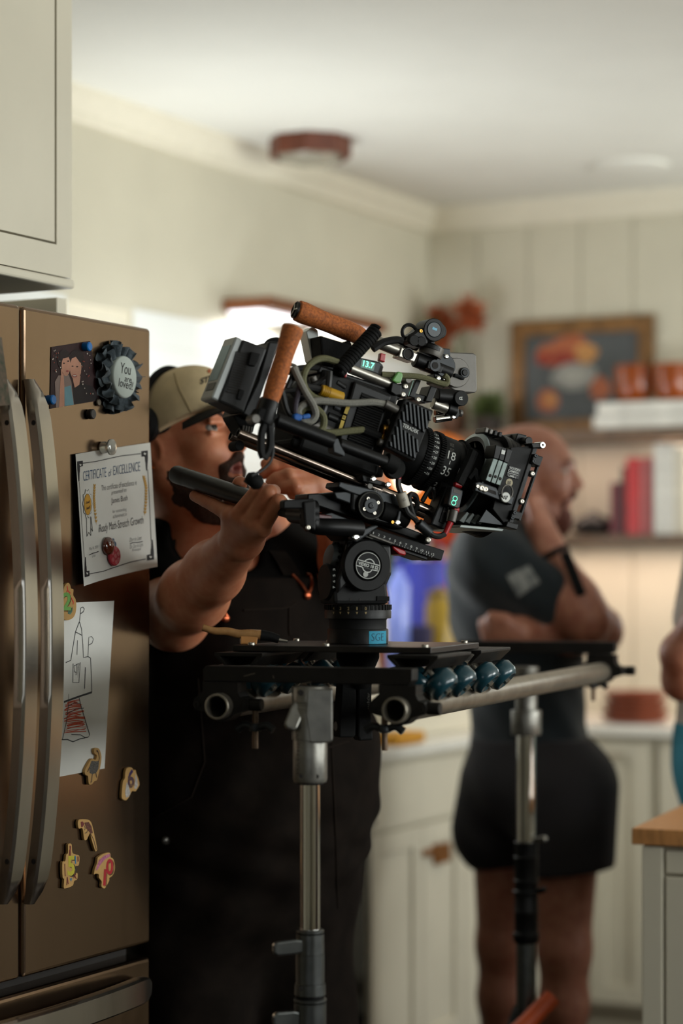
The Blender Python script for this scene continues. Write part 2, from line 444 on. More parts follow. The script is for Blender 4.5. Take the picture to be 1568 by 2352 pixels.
# ---------------------------------------------------------------- ceiling lamp, ceiling speaker
def ceil_at(px, py):
    Y = (HC - EYE) * F / (HY - py); return P(px, py, Y)
c = ceil_at(712, 318)
lt = thing('ceiling_light', 'octagonal dark wood flush light with clear glass on the white ceiling', 'ceiling light', c + V((0, 0, -.1)))
R = 0.115; oct_ = [(R * math.cos(PI / 8 + i * PI / 4), R * math.sin(PI / 8 + i * PI / 4)) for i in range(8)]
fc = Frame(c, W, U, Z)
mb = MB(); i8 = [(x * .9, y * .9) for x, y in oct_]
k0 = mb.add([fc(x, y, -.055) for x, y in oct_]); k1 = mb.add([fc(x, y, 0) for x, y in oct_]); k2 = mb.add([fc(x, y, -.055) for x, y in i8]); k3 = mb.add([fc(x, y, 0) for x, y in i8])
for i in range(8):
    j = (i + 1) % 8
    mb.face((k0 + i, k0 + j, k1 + j, k1 + i)); mb.face((k2 + j, k2 + i, k3 + i, k3 + j)); mb.face((k0 + j, k0 + i, k2 + i, k2 + j)); mb.face((k1 + i, k1 + j, k3 + j, k3 + i))
finish('frame', mb, mat('reddish_wood', '5e2f1d', 0.45, var=0.25, scale=20), lt, bev=0.002)
mb = MB(); mb.lathe(c + V((0, 0, -.094)), (0, 0, 1), [(0.005, 0.022), (0.05, 0.024), (0.08, 0.032), (0.095, 0.05), (0.1, 0.09)], 24)
finish('glass_shade', mb, mat('ribbed_glass', 'cfc8b4', 0.18, trans=0.55, var=0.2, scale=60, bump=0.3), lt)
c = ceil_at(1448, 379)
mb = MB(); mb.lathe(c + V((0, 0, -.013)), (0, 0, 1), [(0.1, 0), (0.112, 0.003), (0.117, 0.013)], 32)
tag(finish('smoke_detector', mb, M_ceil), 'flat round white disc fixed to the ceiling at the right', 'detector')
# ---------------------------------------------------------------- lit wooden shelf on the left wall
SH = Frame(C0 + W * 0.16, U, Z)
xa = LW.pix(508, 655)[0]; za = SH.pix(575, 668)[1]; xb, zb = SH.pix(890, 742); zz = za; xa_, xb_, zsh = xa, xb, za
sh = thing('lit_shelf', 'long walnut shelf with lights under it on the left wall', 'shelf', LW((xa + xb) / 2, zz - .04))
mb = MB(); mb.box(LW, xa, xb, zz - .035, zz, 0.003, 0.16); finish('board', mb, M_wood, sh, bev=0.003)
for f0, f1 in ((0.02, 0.36), (0.68, 0.97)):
    mb = MB(); mb.box(LW, xa + (xb - xa) * f0, xa + (xb - xa) * f1, zz - .043, zz - .0352, 0.015, 0.12)
    finish('light_strip', mb, mat('led_strip', 'ffffff', 0.4, emit='f4f6ff', estr=2.2), sh)
# ---------------------------------------------------------------- left run: range, base cabinet, worktop
LC = Frame(C0 + W * 0.62, U, Z)
x0c, _ = LC.pix(848, 1800); x1c = -0.50
def shaker(mb, fr, x0, x1, y0, y1, w, st=0.055, t=0.02):
    for a, b, c, d in ((x0, x0 + st, y0, y1), (x1 - st, x1, y0, y1), (x0 + st, x1 - st, y0, y0 + st), (x0 + st, x1 - st, y1 - st, y1)): mb.box(fr, a, b, c, d, w, w + t)
    mb.box(fr, x0 + st, x1 - st, y0 + st, y1 - st, w, w + t - .009)
cb = thing('base_cabinet', 'white base cabinet with drawer and brass latch beside the stove', 'cabinet', LW((x0c + x1c) / 2, 0, 0.35))
mb = MB(); mb.box(LW, x0c, x1c, 0.1, 0.910, 0.002, 0.60); mb.box(LW, x0c, x1c, 0.001, 0.1, 0.002, 0.53); finish('carcass', mb, M_cab, cb)
zd = LC.pix(863, 1914)[1]; xm = LC.pix(972, 2000)[0]; xr = LC.pix(1066, 2000)[0]
mb = MB(); mb.box(LC, x0c + .012, xr, zd + .004, 0.897, -0.02, 0.0); finish('drawer', mb, M_cab, cb, bev=0.002)
for a, b in ((x0c + .012, xm - .002), (xm + .002, xr)):
    mb = MB(); shaker(mb, LC, a, b, 0.12, zd - .006, -0.02); d = finish('door', mb, M_cab, cb, bev=0.002)
mb = MB(); mb.ppx(LC, [(978, 1952), (1000, 1948), (1000, 1940), (1036, 1934), (1036, 1978), (1004, 1986), (1000, 1964), (978, 1968)], 0, 0.012)
finish('latch', mb, M_brass, d, bev=0.002)
mb = MB(); shaker(mb, LC, xr + .006, x1c - .01, 0.12, 0.897, -0.02); finish('door', mb, M_cab, cb, bev=0.002)
rg = thing('stove', 'dark stove with grey side knob half hidden behind the man in overalls', 'stove', LW(x0c - .4, 0, 0.35))
mb = MB(); mb.box(LW, x0c - .77, x0c - .006, 0.02, 0.930, 0.01, 0.60); finish('body', mb, mat('stove_enamel', '2b1b1a', 0.3, var=0.1), rg, bev=0.006)
mb = MB(); mb.box(LW, x0c - .77, x0c - .006, 0.931, 0.947, 0.01, 0.615); finish('cooktop', mb, mat('black_glass', '0b0b0c', 0.08), rg, bev=0.003)
for i in range(4):
    xk = x0c - .06 - i * .18; mb = MB(); mb.cyl(LC(xk, 0.865, -0.02), LC(xk, 0.865, 0.035), 0.022, bev=0.003); finish('knob', mb, mat('grey_knob', '8b7f79', 0.4, 0.3), rg)
mb = MB(); mb.box(LC, x0c - .74, x0c - .04, 0.20, 0.755, -0.02, 0.012); finish('oven_door', mb, mat('black_glass', '0b0b0c', 0.08), rg, bev=0.004)
mb = MB(); mb.tube([LC(x0c - .70, .775, .05), LC(x0c - .08, .775, .05)], .011, 10, 0)
for xx in (x0c - .66, x0c - .12): mb.tube([LC(xx, .775, -.02), LC(xx, .775, .05)], .008, 8, 0)
finish('handle', mb, mat('stove_enamel', '2b1b1a'), rg)
mb = MB(); mb.box(LW, x0c, -0.002, 0.915, 0.945, 0.002, 0.645); mb.box(BW, 0.645, 1.65, 0.915, 0.945, 0.002, 0.50)
tag(finish('countertop', mb, M_quartz, bev=0.003), 'white quartz countertop running along the left wall and under the bookshelves', 'countertop')
# ---------------------------------------------------------------- right run under the shelves
RC = Frame(C0 - U * 0.475, W, Z)
xs_, _ = RC.pix(1502, 1800)
for nm, a, b, lab in (('base_cabinet', 0.65, xs_ - .003, 'white base cabinet with pull behind the man with crossed arms'), ('drawer_cabinet', xs_ + .003, xs_ + .60, 'white drawer cabinet against the back wall, right of the long gap')):
    q = thing(nm, lab, 'cabinet', BW((a + b) / 2, 0, .3))
    mb = MB(); mb.box(BW, a, b, 0.1, 0.911, 0.002, 0.455); mb.box(BW, a, b, 0.001, 0.1, 0.002, 0.4); finish('carcass', mb, M_cab, q)
    if nm == 'base_cabinet':
        ax = RC.pix(1350, 1800)[0]
        for p, r in ((a + .02, ax - .003), (ax + .003, b - .012)):
            mb = MB(); shaker(mb, RC, p, r, .12, .897, -.02); d = finish('door', mb, M_cab, q, bev=0.002)
        h0 = RC.pix(1368, 1730); h1 = RC.pix(1442, 1733); mb = MB(); mb.tube([RC(h0[0], h0[1], .025), RC(h1[0], h0[1], .025)], .006, 8, 0)
        for hh in (h0[0] + .01, h1[0] - .01): mb.tube([RC(hh, h0[1], -.001), RC(hh, h0[1], .025)], .004, 8, 0)
        finish('handle', mb, mat('pale_nickel', 'b4ab9a', .35, .8), d)
    else:
        zs = [.12, .38, .62, .897]
        for i in range(3): mb = MB(); mb.box(RC, a + .012, b - .012, zs[i] + .004, zs[i + 1] - .004, -.02, 0); finish('drawer', mb, M_cab, q, bev=0.003)
# ---------------------------------------------------------------- island
ia = math.atan(.385); IU = V((math.sin(ia), math.cos(ia), 0)); IW = V((math.cos(ia), -math.sin(ia), 0))
Yi = (EYE - .91) * F / 582; IO = P(1450, 1902, Yi); IO.z = 0
IF = Frame(IO, IW, Z)                        # front face of the island, seen at the right edge
isl = thing('kitchen_island', 'white kitchen island with a butcher block top at the right edge', 'island', IO + IW * .6 + IU * .3)
mb = MB(); mb.box(IF, 0, 1.3, .879, .91, -.62, 0); finish('butcher_block_top', mb, [M_butcher], isl, bev=0.002)
mb = MB(); mb.box(IF, .018, 1.28, .1, .879, -.60, -.03); mb.box(IF, .05, 1.25, 0.001, .1, -.57, -.08); finish('carcass', mb, M_cab, isl)
xi = IF.pix(1522, 2000)[0]; zi = IF.pix(1540, 2013)[1]
mb = MB(); mb.box(IF, .018, xi - .003, .1, .876, -.03, -.008); finish('corner_stile', mb, M_cab, isl, bev=0.002)
mb = MB(); mb.box(IF, xi + .002, xi + .5, zi + .003, .868, -.03, -.014); finish('drawer', mb, M_cab, isl, bev=0.002)
mb = MB(); shaker(mb, IF, xi + .002, xi + .5, .12, zi - .003, -.03, t=.018); finish('door', mb, M_cab, isl, bev=0.002)
# ---------------------------------------------------------------- shelves on the back wall
SD = 0.26; BS = Frame(C0 - U * SD, W, Z)
zu = BS.pix(1400, 984)[1]; zl = BS.pix(1450, 1228)[1]
for nm, z0, a, lab in (('wall_shelf', zu, .02, 'upper wooden wall shelf carrying the painting, plants and amber bowls'), ('wall_shelf', zl, .35, 'lower wooden wall shelf carrying the row of red and white books')):
    mb = MB(); mb.box(BW, a, 1.7, z0 - .034, z0, 0.002, SD); tag(finish(nm, mb, mat('shelf_wood', '65503d', .5, var=.25, scale=12, stretch=(8, 1, 1)), bev=0.003), lab, 'shelf')
# framed painting leaning on the upper shelf
PF = Frame(C0 - U * 0.035, W, Z)
x0, z1 = PF.pix(1170, 742); x1, _ = PF.pix(1497, 730); z0 = zu; z1 = PF.pix(1330, 730)[1]
pt = thing('framed_painting', 'dark still life painting of orange flowers in a gilt wood frame', 'painting', PF((x0 + x1) / 2, z0))
fwd = .05; mb = MB()
for a, b, c, d in ((x0, x1, z0, z0 + fwd), (x0, x1, z1 - fwd, z1), (x0, x0 + fwd, z0 + fwd, z1 - fwd), (x1 - fwd, x1, z0 + fwd, z1 - fwd)): mb.box(PF, a, b, c, d, -.03, .0)
finish('frame', mb, mat('gilt_wood', '7a5730', .4, .3, var=.3, scale=25), pt, bev=0.004)
mb = MB(); mb.box(PF, x0 + .03, x1 - .03, z0 + .03, z1 - .03, -.024, -.012)
cv = finish('canvas', mb, mat('painted_canvas', '3d4140', .6, col2='55585a', scale=5), pt)
def dab(mb, cx, cy, rx, ry, w, n=16, jit=.12):
    pts = []
    for i in range(n):
        r = 1 + random.uniform(-jit, jit); a, b = PF.pix(cx + rx * r * math.cos(2 * PI * i / n), cy + ry * r * math.sin(2 * PI * i / n), w); pts.append((a, b))
    mb.flat(PF, pts, w)
mb = MB(); w = -.0115
for cx, cy, rx, ry, ci in ((1310, 795, 46, 28, 0), (1265, 815, 38, 26, 0), (1345, 812, 28, 24, 1), (1295, 825, 30, 18, 2), (1250, 825, 20, 14, 2), (1258, 922, 27, 26, 0), (1262, 918, 14, 13, 1), (1378, 890, 24, 28, 0), (1318, 865, 52, 34, 3), (1318, 865, 30, 20, 4)):
    mb.cur = ci; w += .00012; dab(mb, cx, cy, rx, ry, w)
finish('painted_flowers', mb, [mat('paint_orange', 'a55c3a', .6), mat('paint_yellow', 'b5824a', .6), mat('paint_red', '8c2f1c', .6), mat('paint_grey', '8c8c86', .6), mat('paint_pale', 'a3a29a', .6)], cv)
# books, bowls, plants
def upright(nm, fr, px0, px1, py0, z0, dep, m, lab, cat, grp=None, back=.0, lean=0.0):
    x0 = fr.pix(px0, 1200)[0]; x1 = fr.pix(px1, 1200)[0]; h = fr.pix((px0 + px1) / 2, py0)[1] - z0
    t = thing(nm, lab, cat, fr((x0 + x1) / 2, z0 + .0005, -dep / 2), grp)
    f2 = fr
    c = .003; mb = MB(); mb.prism(fr, [(x0, z0 + .001), (x0 + .003, z0 + .001), (x0 + .003, z0 + h), (x0, z0 + h)], -dep, -.004); mb.box(fr, x1 - .003, x1, z0 + .001, z0 + h, -dep, -.004); mb.box(fr, x0, x1, z0 + .001, z0 + h, -.004, 0)
    finish('cover', mb, m, t, bev=0.001)
    mb = MB(); mb.box(fr, x0 + .003, x1 - .003, z0 + .004, z0 + h - .003, -dep + .003, -.004); finish('pages', mb, mat('paper_edge', 'd8d1bd', .8), t)
    return t
G = 'books on the lower shelf'
BL = Frame(C0 - U * 0.22, W, Z)
upright('book', BL, 1401, 1424, 1108, zl, .16, mat('cover_maroon', '5e1d26', .5), 'short maroon book, leftmost on the lower shelf', 'book', G)
upright('book', BL, 1426, 1435, 1072, zl, .16, mat('cover_black', '221c1c', .5), 'thin black book between the maroon and bright red books', 'book', G)
upright('book', BL, 1437, 1470, 1052, zl, .17, mat('cover_red', 'b00c08', .4), 'bright red book in the middle of the lower shelf', 'book', G)
upright('book', BL, 1472, 1482, 1056, zl, .16, mat('cover_pink', 'b06a68', .5), 'thin dusty pink book right of the bright red book', 'book', G)
upright('book', BL, 1483, 1495, 1050, zl, .16, mat('cover_rose', '9a4444', .5), 'thin rose red book beside the white books', 'book', G)
upright('book', BL, 1501, 1522, 1018, zl, .19, mat('cover_white', 'd9d7cf', .5), 'tall white book next to the thin rose red book', 'book', G)
upright('book', BL, 1524, 1546, 1020, zl, .19, mat('cover_white', 'd9d7cf', .5), 'tall white book, second of the white ones', 'book', G)
upright('book', BL, 1548, 1572, 1026, zl, .19, mat('cover_cream', 'cfc8b6', .5), 'cream book cut by the right edge of the photo', 'book', G)
mb = MB(); c = BL.at(1362, 1205, -.06); mb.lathe(V((c.x, c.y, zl + .0005)), (0, 0, 1), [(.04, 0), (.062, .01), (.068, .03), (.05, .055), (.02, .065), (.012, .075)], 24)
tag(finish('lidded_pot', mb, mat('black_ceramic', '1d1b1b', .3)), 'small black lidded pot at the left of the lower shelf', 'pot')
# boxed white books lying flat with amber bowls on top
BU = Frame(C0 - U * 0.24, W, Z)
x0 = BU.pix(1362, 950)[0]; x1 = BU.pix(1600, 950)[0]; zt = BU.pix(1450, 922)[1]; zm = (zu + zt) / 2
for i, (a, b, q0, q1, lab) in enumerate(((x0, x1, zu + .001, zm, 'large white book lying flat, directly on the upper shelf'), (x0 + .012, x1 - .02, zm + .001, zt, 'white book lying flat under the amber bowls'))):
    t = thing('coffee_table_book', lab, 'book', BU((a + b) / 2, q0, -.1), 'white books lying on the upper shelf')
    mb = MB(); mb.box(BU, a, b, q0, q0 + .004, -.16, 0); mb.box(BU, a, b, q1 - .004, q1, -.16, 0); mb.box(BU, a, b, q0, q1, -.004, 0); finish('cover', mb, mat('cover_white', 'd9d7cf'), t, bev=.001)
    mb = MB(); mb.box(BU, a + .003, b - .003, q0 + .004, q1 - .004, -.155, -.004); finish('pages', mb, mat('paper_edge', 'd8d1bd'), t)
M_amber = mat('amber_glass', 'a84e10', .18, trans=.35, var=.15, scale=8, ior=1.5)
for px, lab in ((1455, 'amber glass bowl on the white books, nearer the painting'), (1545, 'amber glass bowl on the white books, at the right edge')):
    c = BU.at(px, 922, -.075); h = .115; r = .06
    mb = MB(); mb.lathe(V((c.x, c.y, zt + .001)), (0, 0, 1), [(r * .55, 0), (r * .8, .006), (r * .97, .03), (r, .06), (r * .97, h), (r * .9, h), (r * .93, .06), (r * .88, .032), (r * .5, .012)], 28)
    tag(finish('glass_bowl', mb, M_amber), lab, 'bowl', 'amber bowls on the upper shelf')
def foliage(mb, c, r, n, size, up=.3):
    for _ in range(n):
        d = V((random.gauss(0, 1), random.gauss(0, 1), random.gauss(0, 1))).normalized()
        p = c + V((d.x * r[0], d.y * r[1], d.z * r[2])) * random.uniform(.35, 1) ** .5
        a = (d + V((random.uniform(-.6, .6), random.uniform(-.6, .6), up))).normalized(); b = a.cross(V((random.uniform(-1, 1), random.uniform(-1, 1), random.uniform(-1, 1)))).normalized(); nn = a.cross(b)
        s = size * random.uniform(.6, 1.2)
        k = mb.add([p - a * s, p - a * s * .2 + b * s * .36 + nn * s * .06, p + a * s, p - a * s * .2 - b * s * .36 + nn * s * .06, p + nn * s * .14])
        for i, j in ((0, 1), (1, 2), (2, 3), (3, 0)): mb.face((k + i, k + j, k + 4))
M_leaf = mat('green_leaf', '4c5a2c', .5, var=.35, scale=20)
c = BU.at(1122, 935, -.08)
pp = thing('potted_plant', 'bushy green plant in dark pot left of the painting', 'plant', V((c.x, c.y, zu + .001)))
mb = MB(); mb.lathe(V((c.x, c.y, zu + .001)), (0, 0, 1), [(.04, 0), (.05, .05), (.052, .055), (.045, .055), (.04, .045)], 20); finish('pot', mb, mat('dark_pot', '2d2620', .5), pp)
mb = MB(); foliage(mb, V((c.x, c.y, zu + .085)), (.05, .045, .05), 160, .026); finish('foliage', mb, M_leaf, pp)
c = BU.at(1040, 985, -.12)
vp = thing('flower_vase', 'vase of rust red flowers on the upper shelf near the corner', 'vase', V((c.x, c.y, zu + .001)))
mb = MB(); mb.lathe(V((c.x, c.y, zu + .001)), (0, 0, 1), [(.035, 0), (.05, .04), (.045, .09), (.025, .12), (.03, .135), (.024, .13)], 20); finish('vase', mb, mat('brown_vase', '5b3a24', .4), vp)
mb = MB(); heads = []
for px, py in ((1008, 735), (1076, 716), (1000, 765), (1032, 755), (1090, 735), (1015, 790)):
    h = BU.at(px, py, -.12 + random.uniform(-.03, .03)); heads.append(h); mb.tube([V((c.x, c.y, zu + .1)), (V((c.x, c.y, zu + .22)) * .6 + h * .4), h], .003, 6)
finish('stems', mb, M_leaf, vp)
for i, h in enumerate(heads):
    mb = MB(); R = (.06, .065, .05, .045, .045, .035)[i]
    foliage(mb, h, (R * .7, R * .7, R * .8), 110, R * .42); finish('flower', mb, mat('rust_petal', 'ad5a30', .7, col2='93431f', scale=8), vp)
mb = MB(); foliage(mb, BU.at(990, 765, -.10), (.03, .03, .05), 70, .03); foliage(mb, V((c.x, c.y, zu + .2)), (.05, .05, .07), 50, .03); finish('leaves', mb, mat('olive_leaf', '6a6b3c', .5, var=.3), vp)
# ---------------------------------------------------------------- things on the worktops
def on_counter(px, dx):                      # point on the left worktop, dx off the wall
    f = Frame(C0 + W * dx, U, Z); a, _ = f.pix(px, 1600); q = f(a, 0); q.z = .946; return q
def hz(q, py): return EYE - (py - HY) / F * q.y - q.z      # height above the worktop that shows at row py
x0 = Frame(C0 + W * .50, U, Z).pix(876, 1600)[0]; x1 = Frame(C0 + W * .50, U, Z).pix(1072, 1600)[0]; RH = .115
rs = thing('bread_box', 'wide white box on the left worktop carrying the amber lamp, blue bag and yellow jar', 'box', LW((x0 + x1) / 2, .946, .31))
mb = MB(); mb.box(LW, x0, x1, .946, .946 + RH - .02, .09, .53); finish('body', mb, M_cab, rs, .006)
mb = MB(); mb.box(LW, x0 - .004, x1 + .004, .946 + RH - .0195, .946 + RH, .086, .534); finish('lid', mb, M_cab, rs, .004)
mb = MB(); mb.cyl(LW((x0 + x1) / 2, .946 + RH * .6, .53), LW((x0 + x1) / 2, .946 + RH * .6, .55), .012, None, 16, .003); finish('knob', mb, M_cab, rs)
def on_box(px, dx): q = on_counter(px, dx); q.z = .9465 + RH; return q
c = on_box(1000, .22)
lp = thing('table_lamp', 'round glowing amber glass table lamp behind the camera lens', 'lamp', c)
zc = hz(c, 1110); R = .155
mb = MB(); mb.lathe(c, (0, 0, 1), [(.09, 0), (.095, .012), (.03, .03), (.018, .06), (.018, zc - R - .02), (.03, zc - R + .01)], 24); finish('base', mb, M_brass, lp)
mb = MB(); pr = [(R * math.sin(t), zc - R * math.cos(t)) for t in [0.2 + i * (PI - .45) / 14 for i in range(15)]]; mb.lathe(c, (0, 0, 1), pr, 28)
finish('shade', mb, mat('lit_amber_shade', 'b4520f', .3, emit='e07a10', estr=.42, var=.15, scale=5), lp)
b_ = c + V((-.085, -.12, zc + .01)); mb = MB(); mb.ball(b_, (.045, .045, .045)); finish('bulb', mb, mat('bulb', 'ffffff', .3, emit='ffe6bd', estr=3.5), lp)
c = on_box(1040, .43)
bt = thing('mixing_bowl', 'orange red enamel pot on a tall foot below the lens', 'bowl', c)
h = hz(c, 1192); mb = MB(); mb.lathe(c, (0, 0, 1), [(.06, 0), (.062, .01), (.02, .03), (.02, h - .09), (.05, h - .075), (.075, h - .04), (.08, h), (.074, h), (.068, h - .04), (.03, h - .06)], 28); finish('bowl', mb, mat('orange_enamel', 'b23a12', .25), bt)
q = on_box(990, .35)
bb = thing('gift_bag', 'tall blue paper bag standing behind the pan head', 'bag', q)
h = hz(q, 1285); f = Frame(q, (U + W * .5), Z); mb = MB(); mb.prism(f, [(-.06, 0), (.06, 0), (.065, h), (-.065, h)], -.09, .0); finish('bag', mb, mat('blue_paper', '3a45c0', .5, var=.2, scale=7), bb, bev=.004)
mb = MB(); mb.tube([f(-.03, h - .01, .003), f(-.025, h + .05, .003), f(.025, h + .05, .003), f(.03, h - .01, .003)], .004, 6); finish('handle', mb, mat('blue_cord', '2a30a0', .6), bb)
q = on_box(915, .42)
sb = thing('soap_bottle', 'glossy pale blue bottle left of the blue paper bag', 'bottle', q)
h = hz(q, 1330); mb = MB(); mb.lathe(q, (0, 0, 1), [(.028, 0), (.033, .01), (.033, h - .02), (.025, h), (.012, h + .02), (.012, h + .03)], 24); finish('bottle', mb, mat('pale_blue_plastic', '93a4ff', .12, var=.1), sb)
mb = MB(); q2 = q + V((0, 0, h)); mb.lathe(q2 + V((0, 0, .031)), (0, 0, 1), [(.015, 0), (.015, .02), (.006, .025), (.006, .05)], 16); mb.tube([q2 + V((0, 0, .075)), q2 + V((.0, 0, .087)), q2 + V((.03, -.02, .085))], .006, 8); finish('pump', mb, mat('blue_cord', '2a30a0'), sb)
q = on_box(1010, .475)
jr = thing('storage_jar', 'mustard yellow jar in front of the blue paper bag', 'jar', q)
h = hz(q, 1372); mb = MB(); mb.lathe(q, (0, 0, 1), [(.038, 0), (.042, .01), (.042, h - .02), (.034, h - .01), (.034, h)], 24); finish('jar', mb, mat('mustard_glaze', 'a98a2c', .3, var=.15), jr)
mb = MB(); mb.lathe(q + V((0, 0, h + .001)), (0, 0, 1), [(.038, 0), (.038, .015), (.012, .02), (.012, .03)], 20); finish('lid', mb, mat('mustard_lid', '8d7325', .4), jr)
q = on_box(966, .475); f = Frame(q, U, Z, W); mb = MB(); mb.box(f, -.024, .024, 0, hz(q, 1436), -.03, .03)
tag(finish('storage_box', mb, mat('dark_violet_card', '1d1740', .6), bev=.006), 'dark violet box between the pale blue bottle and yellow jar', 'box')
q = on_box(905, .18)
hp = thing('herb_pot', 'green leafy herb pot behind the pan head', 'plant', q)
h = hz(q, 1290)
mb = MB(); mb.lathe(q, (0, 0, 1), [(.045, 0), (.06, .11), (.052, .11), (.045, .09)], 20); finish('pot', mb, mat('terracotta', '9c5a3a', .7), hp)
mb = MB(); mb.tube([q + V((0, 0, .08)), q + V((0, 0, .25)), q + V((.0, 0, h))], .008, 6); foliage(mb, q + V((0, 0, h)), (.06, .06, .08), 120, .035); finish('foliage', mb, mat('fresh_leaf', '3f7a26', .5, var=.3), hp)
q = on_counter(915, .59); f = Frame(q, U, Z, W); mb = MB(); mb.box(f, -.085, .085, 0, .03, -.04, .04)
tag(finish('sponge', mb, mat('yellow_sponge', 'c98f2e', .9, bump=.5, scale=80), bev=.008), 'yellow sponge block lying on the white worktop beside the man with crossed arms', 'sponge')
c = RC.at(1458, 1600, -.16)
for i, (r, z) in enumerate(((.105, 0), (.10, .031), (.095, .062))):
    mb = MB(); mb.lathe(V((c.x, c.y, .9465 + z)), (0, 0, 1), [(r * .6, 0), (r * .9, .006), (r, .029), (r * .96, .029), (r * .86, .012), (r * .3, .009)], 32)
    tag(finish('wooden_plate', mb, mat('red_brown_wood', '7a3a22', .45, var=.25, scale=14)), 'red brown plate, %s of the stack on the right worktop' % ('bottom', 'middle', 'top')[i], 'plate', 'plates stacked on the right worktop')
# ================================================================ refrigerator and what hangs on it
FR = Frame((-.328, 3.75, 0), U, Z)
M_steel = mat('brushed_steel', '8a7460', .21, 1.0, var=.025, scale=40, stretch=(1, 1, .04), rvar=.12)
M_steelh = mat('handle_steel', 'b5aea4', .25, 1.0, var=.05, scale=30, stretch=(1, 1, .1))
M_grey = mat('fridge_grey', '3b3936', .5)
M_ink = mat('black_ink', '1f1c20', .7); M_paper = mat('white_paper', 'dcdcd8', .75, var=.02)
ss = FR.pix(50, 700)[0]; zt = FR.pix(347, 755)[1]; zb = FR.pix(325, 2172)[1]
fr_ = thing('refrigerator', 'stainless steel french door refrigerator covered with magnets and papers', 'refrigerator', FR(-.37, 0, -.4))
mb = MB(); mb.box(FR, -.745, -.003, .03, zt - .02, -.74, -.075); finish('body', mb, M_grey, fr_, bev=.004)
mb = MB(); mb.box(FR, ss + .003, 0, zb, zt, -.068, 0); d1 = finish('door', mb, M_steel, fr_, bev=.007, seg=3)
mb = MB(); mb.box(FR, -.748, ss - .003, zb, zt, -.068, 0); d2 = finish('door', mb, M_steel, fr_, bev=.007, seg=3)
mb = MB(); mb.box(FR, -.748, 0, .07, zb - .022, -.068, 0); d3 = finish('freezer_drawer', mb, M_steel, fr_, bev=.008, seg=3)
mb = MB(); mb.box(FR, -.74, -.01, zb - .03, zb + .02, -.075, -.045); finish('gasket', mb, M_dark, fr_)
def bow_handle(parent, pts, dirx, wd, th, hgt, name='handle', m=M_steelh):
    """a flat bar bowed away from the door: pts(t) gives plane coordinates, t 0..1"""
    mb = MB(); N = 40; rows = []
    for i in range(N + 1):
        t = i / N; x, y = pts(t); w = .004 + hgt * math.sin(PI * t) ** .62
        e = min(1, (min(t, 1 - t) * 14 + .18)) ** .6; hw = wd / 2 * e; tk = th * (.55 + .45 * e)
        c = .0042
        prof = [(-hw, w), (-hw, w + tk - c), (-hw + c * .9, w + tk), (hw - c * .9, w + tk), (hw, w + tk - c), (hw, w)]
        rows.append(mb.add([FR(x + dirx[0] * a, y + dirx[1] * a, b) for a, b in prof]))
    for r0, r1 in zip(rows, rows[1:]):
        for q in range(6): q2 = (q + 1) % 6; mb.face((r0 + q, r0 + q2, r1 + q2, r1 + q), q in (1, 3))
    mb.face([rows[0] + q for q in range(6)][::-1]); mb.face([rows[-1] + q for q in range(6)])
    return finish(name, mb, m, parent)
for par, px in ((d1, 55), (d2, -6)):
    s0 = FR.pix(px, 1400)[0]; z0 = FR.pix(px, 2075)[1]; z1 = FR.pix(px, 872)[1]
    h = bow_handle(par, lambda t: (s0, z0 + (z1 - z0) * t), (1, 0), .038, .020, .042)
    for t in (.085, .915):
        w = .004 + .042 * math.sin(PI * t) ** .62 + .010; mb = MB(); mb.cyl(FR(s0 - .0185, z0 + (z1 - z0) * t, w), FR(s0 - .0193, z0 + (z1 - z0) * t, w), .0042, None, 16); finish('screw_hole', mb, M_dark, h)
a0, b0 = -.03, FR.pix(305, 2268)[1]
bow_handle(d3, lambda t: (-.72 + .695 * t, b0), (0, 1), .045, .02, .035)
# cabinet above and the panel beside it
FC = Frame(FR(0, 0, -.17), U, Z)
xr_, zb_ = FC.pix(165, 640, .02)
uc = thing('wall_cabinet', 'white upper cabinet built in over the refrigerator', 'cabinet', FC(xr_ - .4, zb_, -.3))
mb = MB(); mb.box(FC, xr_ - .85, xr_, zb_, HC - .001, -.6, -.0); finish('carcass', mb, M_cab, uc, bev=.002)
xd, zd_ = FC.pix(127, 556, .02)
mb = MB(); mb.box(FC, xd + .004, xr_, zb_, HC - .001, .0004, .02); mb.box(FC, xr_ - .85, xd + .004, zb_, zd_ - .004, .0004, .02); finish('face_frame', mb, M_cab, uc)
for b, a in ((xd, xd - .375), (xd - .379, xd - .76)):
    mb = MB(); mb.box(FC, a, b, zd_, HC - .003, .0005, .019); dd = finish('door', mb, M_cab, uc, bev=.001)
mb = MB(); mb.box(FC, xr_ - .86, xr_ + .004, zb_ - .018, zb_ - .002, -.58, .024); finish('light_rail', mb, M_cab, uc, bev=.004)
xp = FC.pix(153, 690, -.06)[0]
mb = MB(); mb.box(FC, xp - .03, xp, .002, zb_ - .02, -.60, -.06)
tag(finish('side_panel', mb, M_cab, bev=.001), 'narrow white upright panel beside the refrigerator, under the upper cabinet', 'panel')
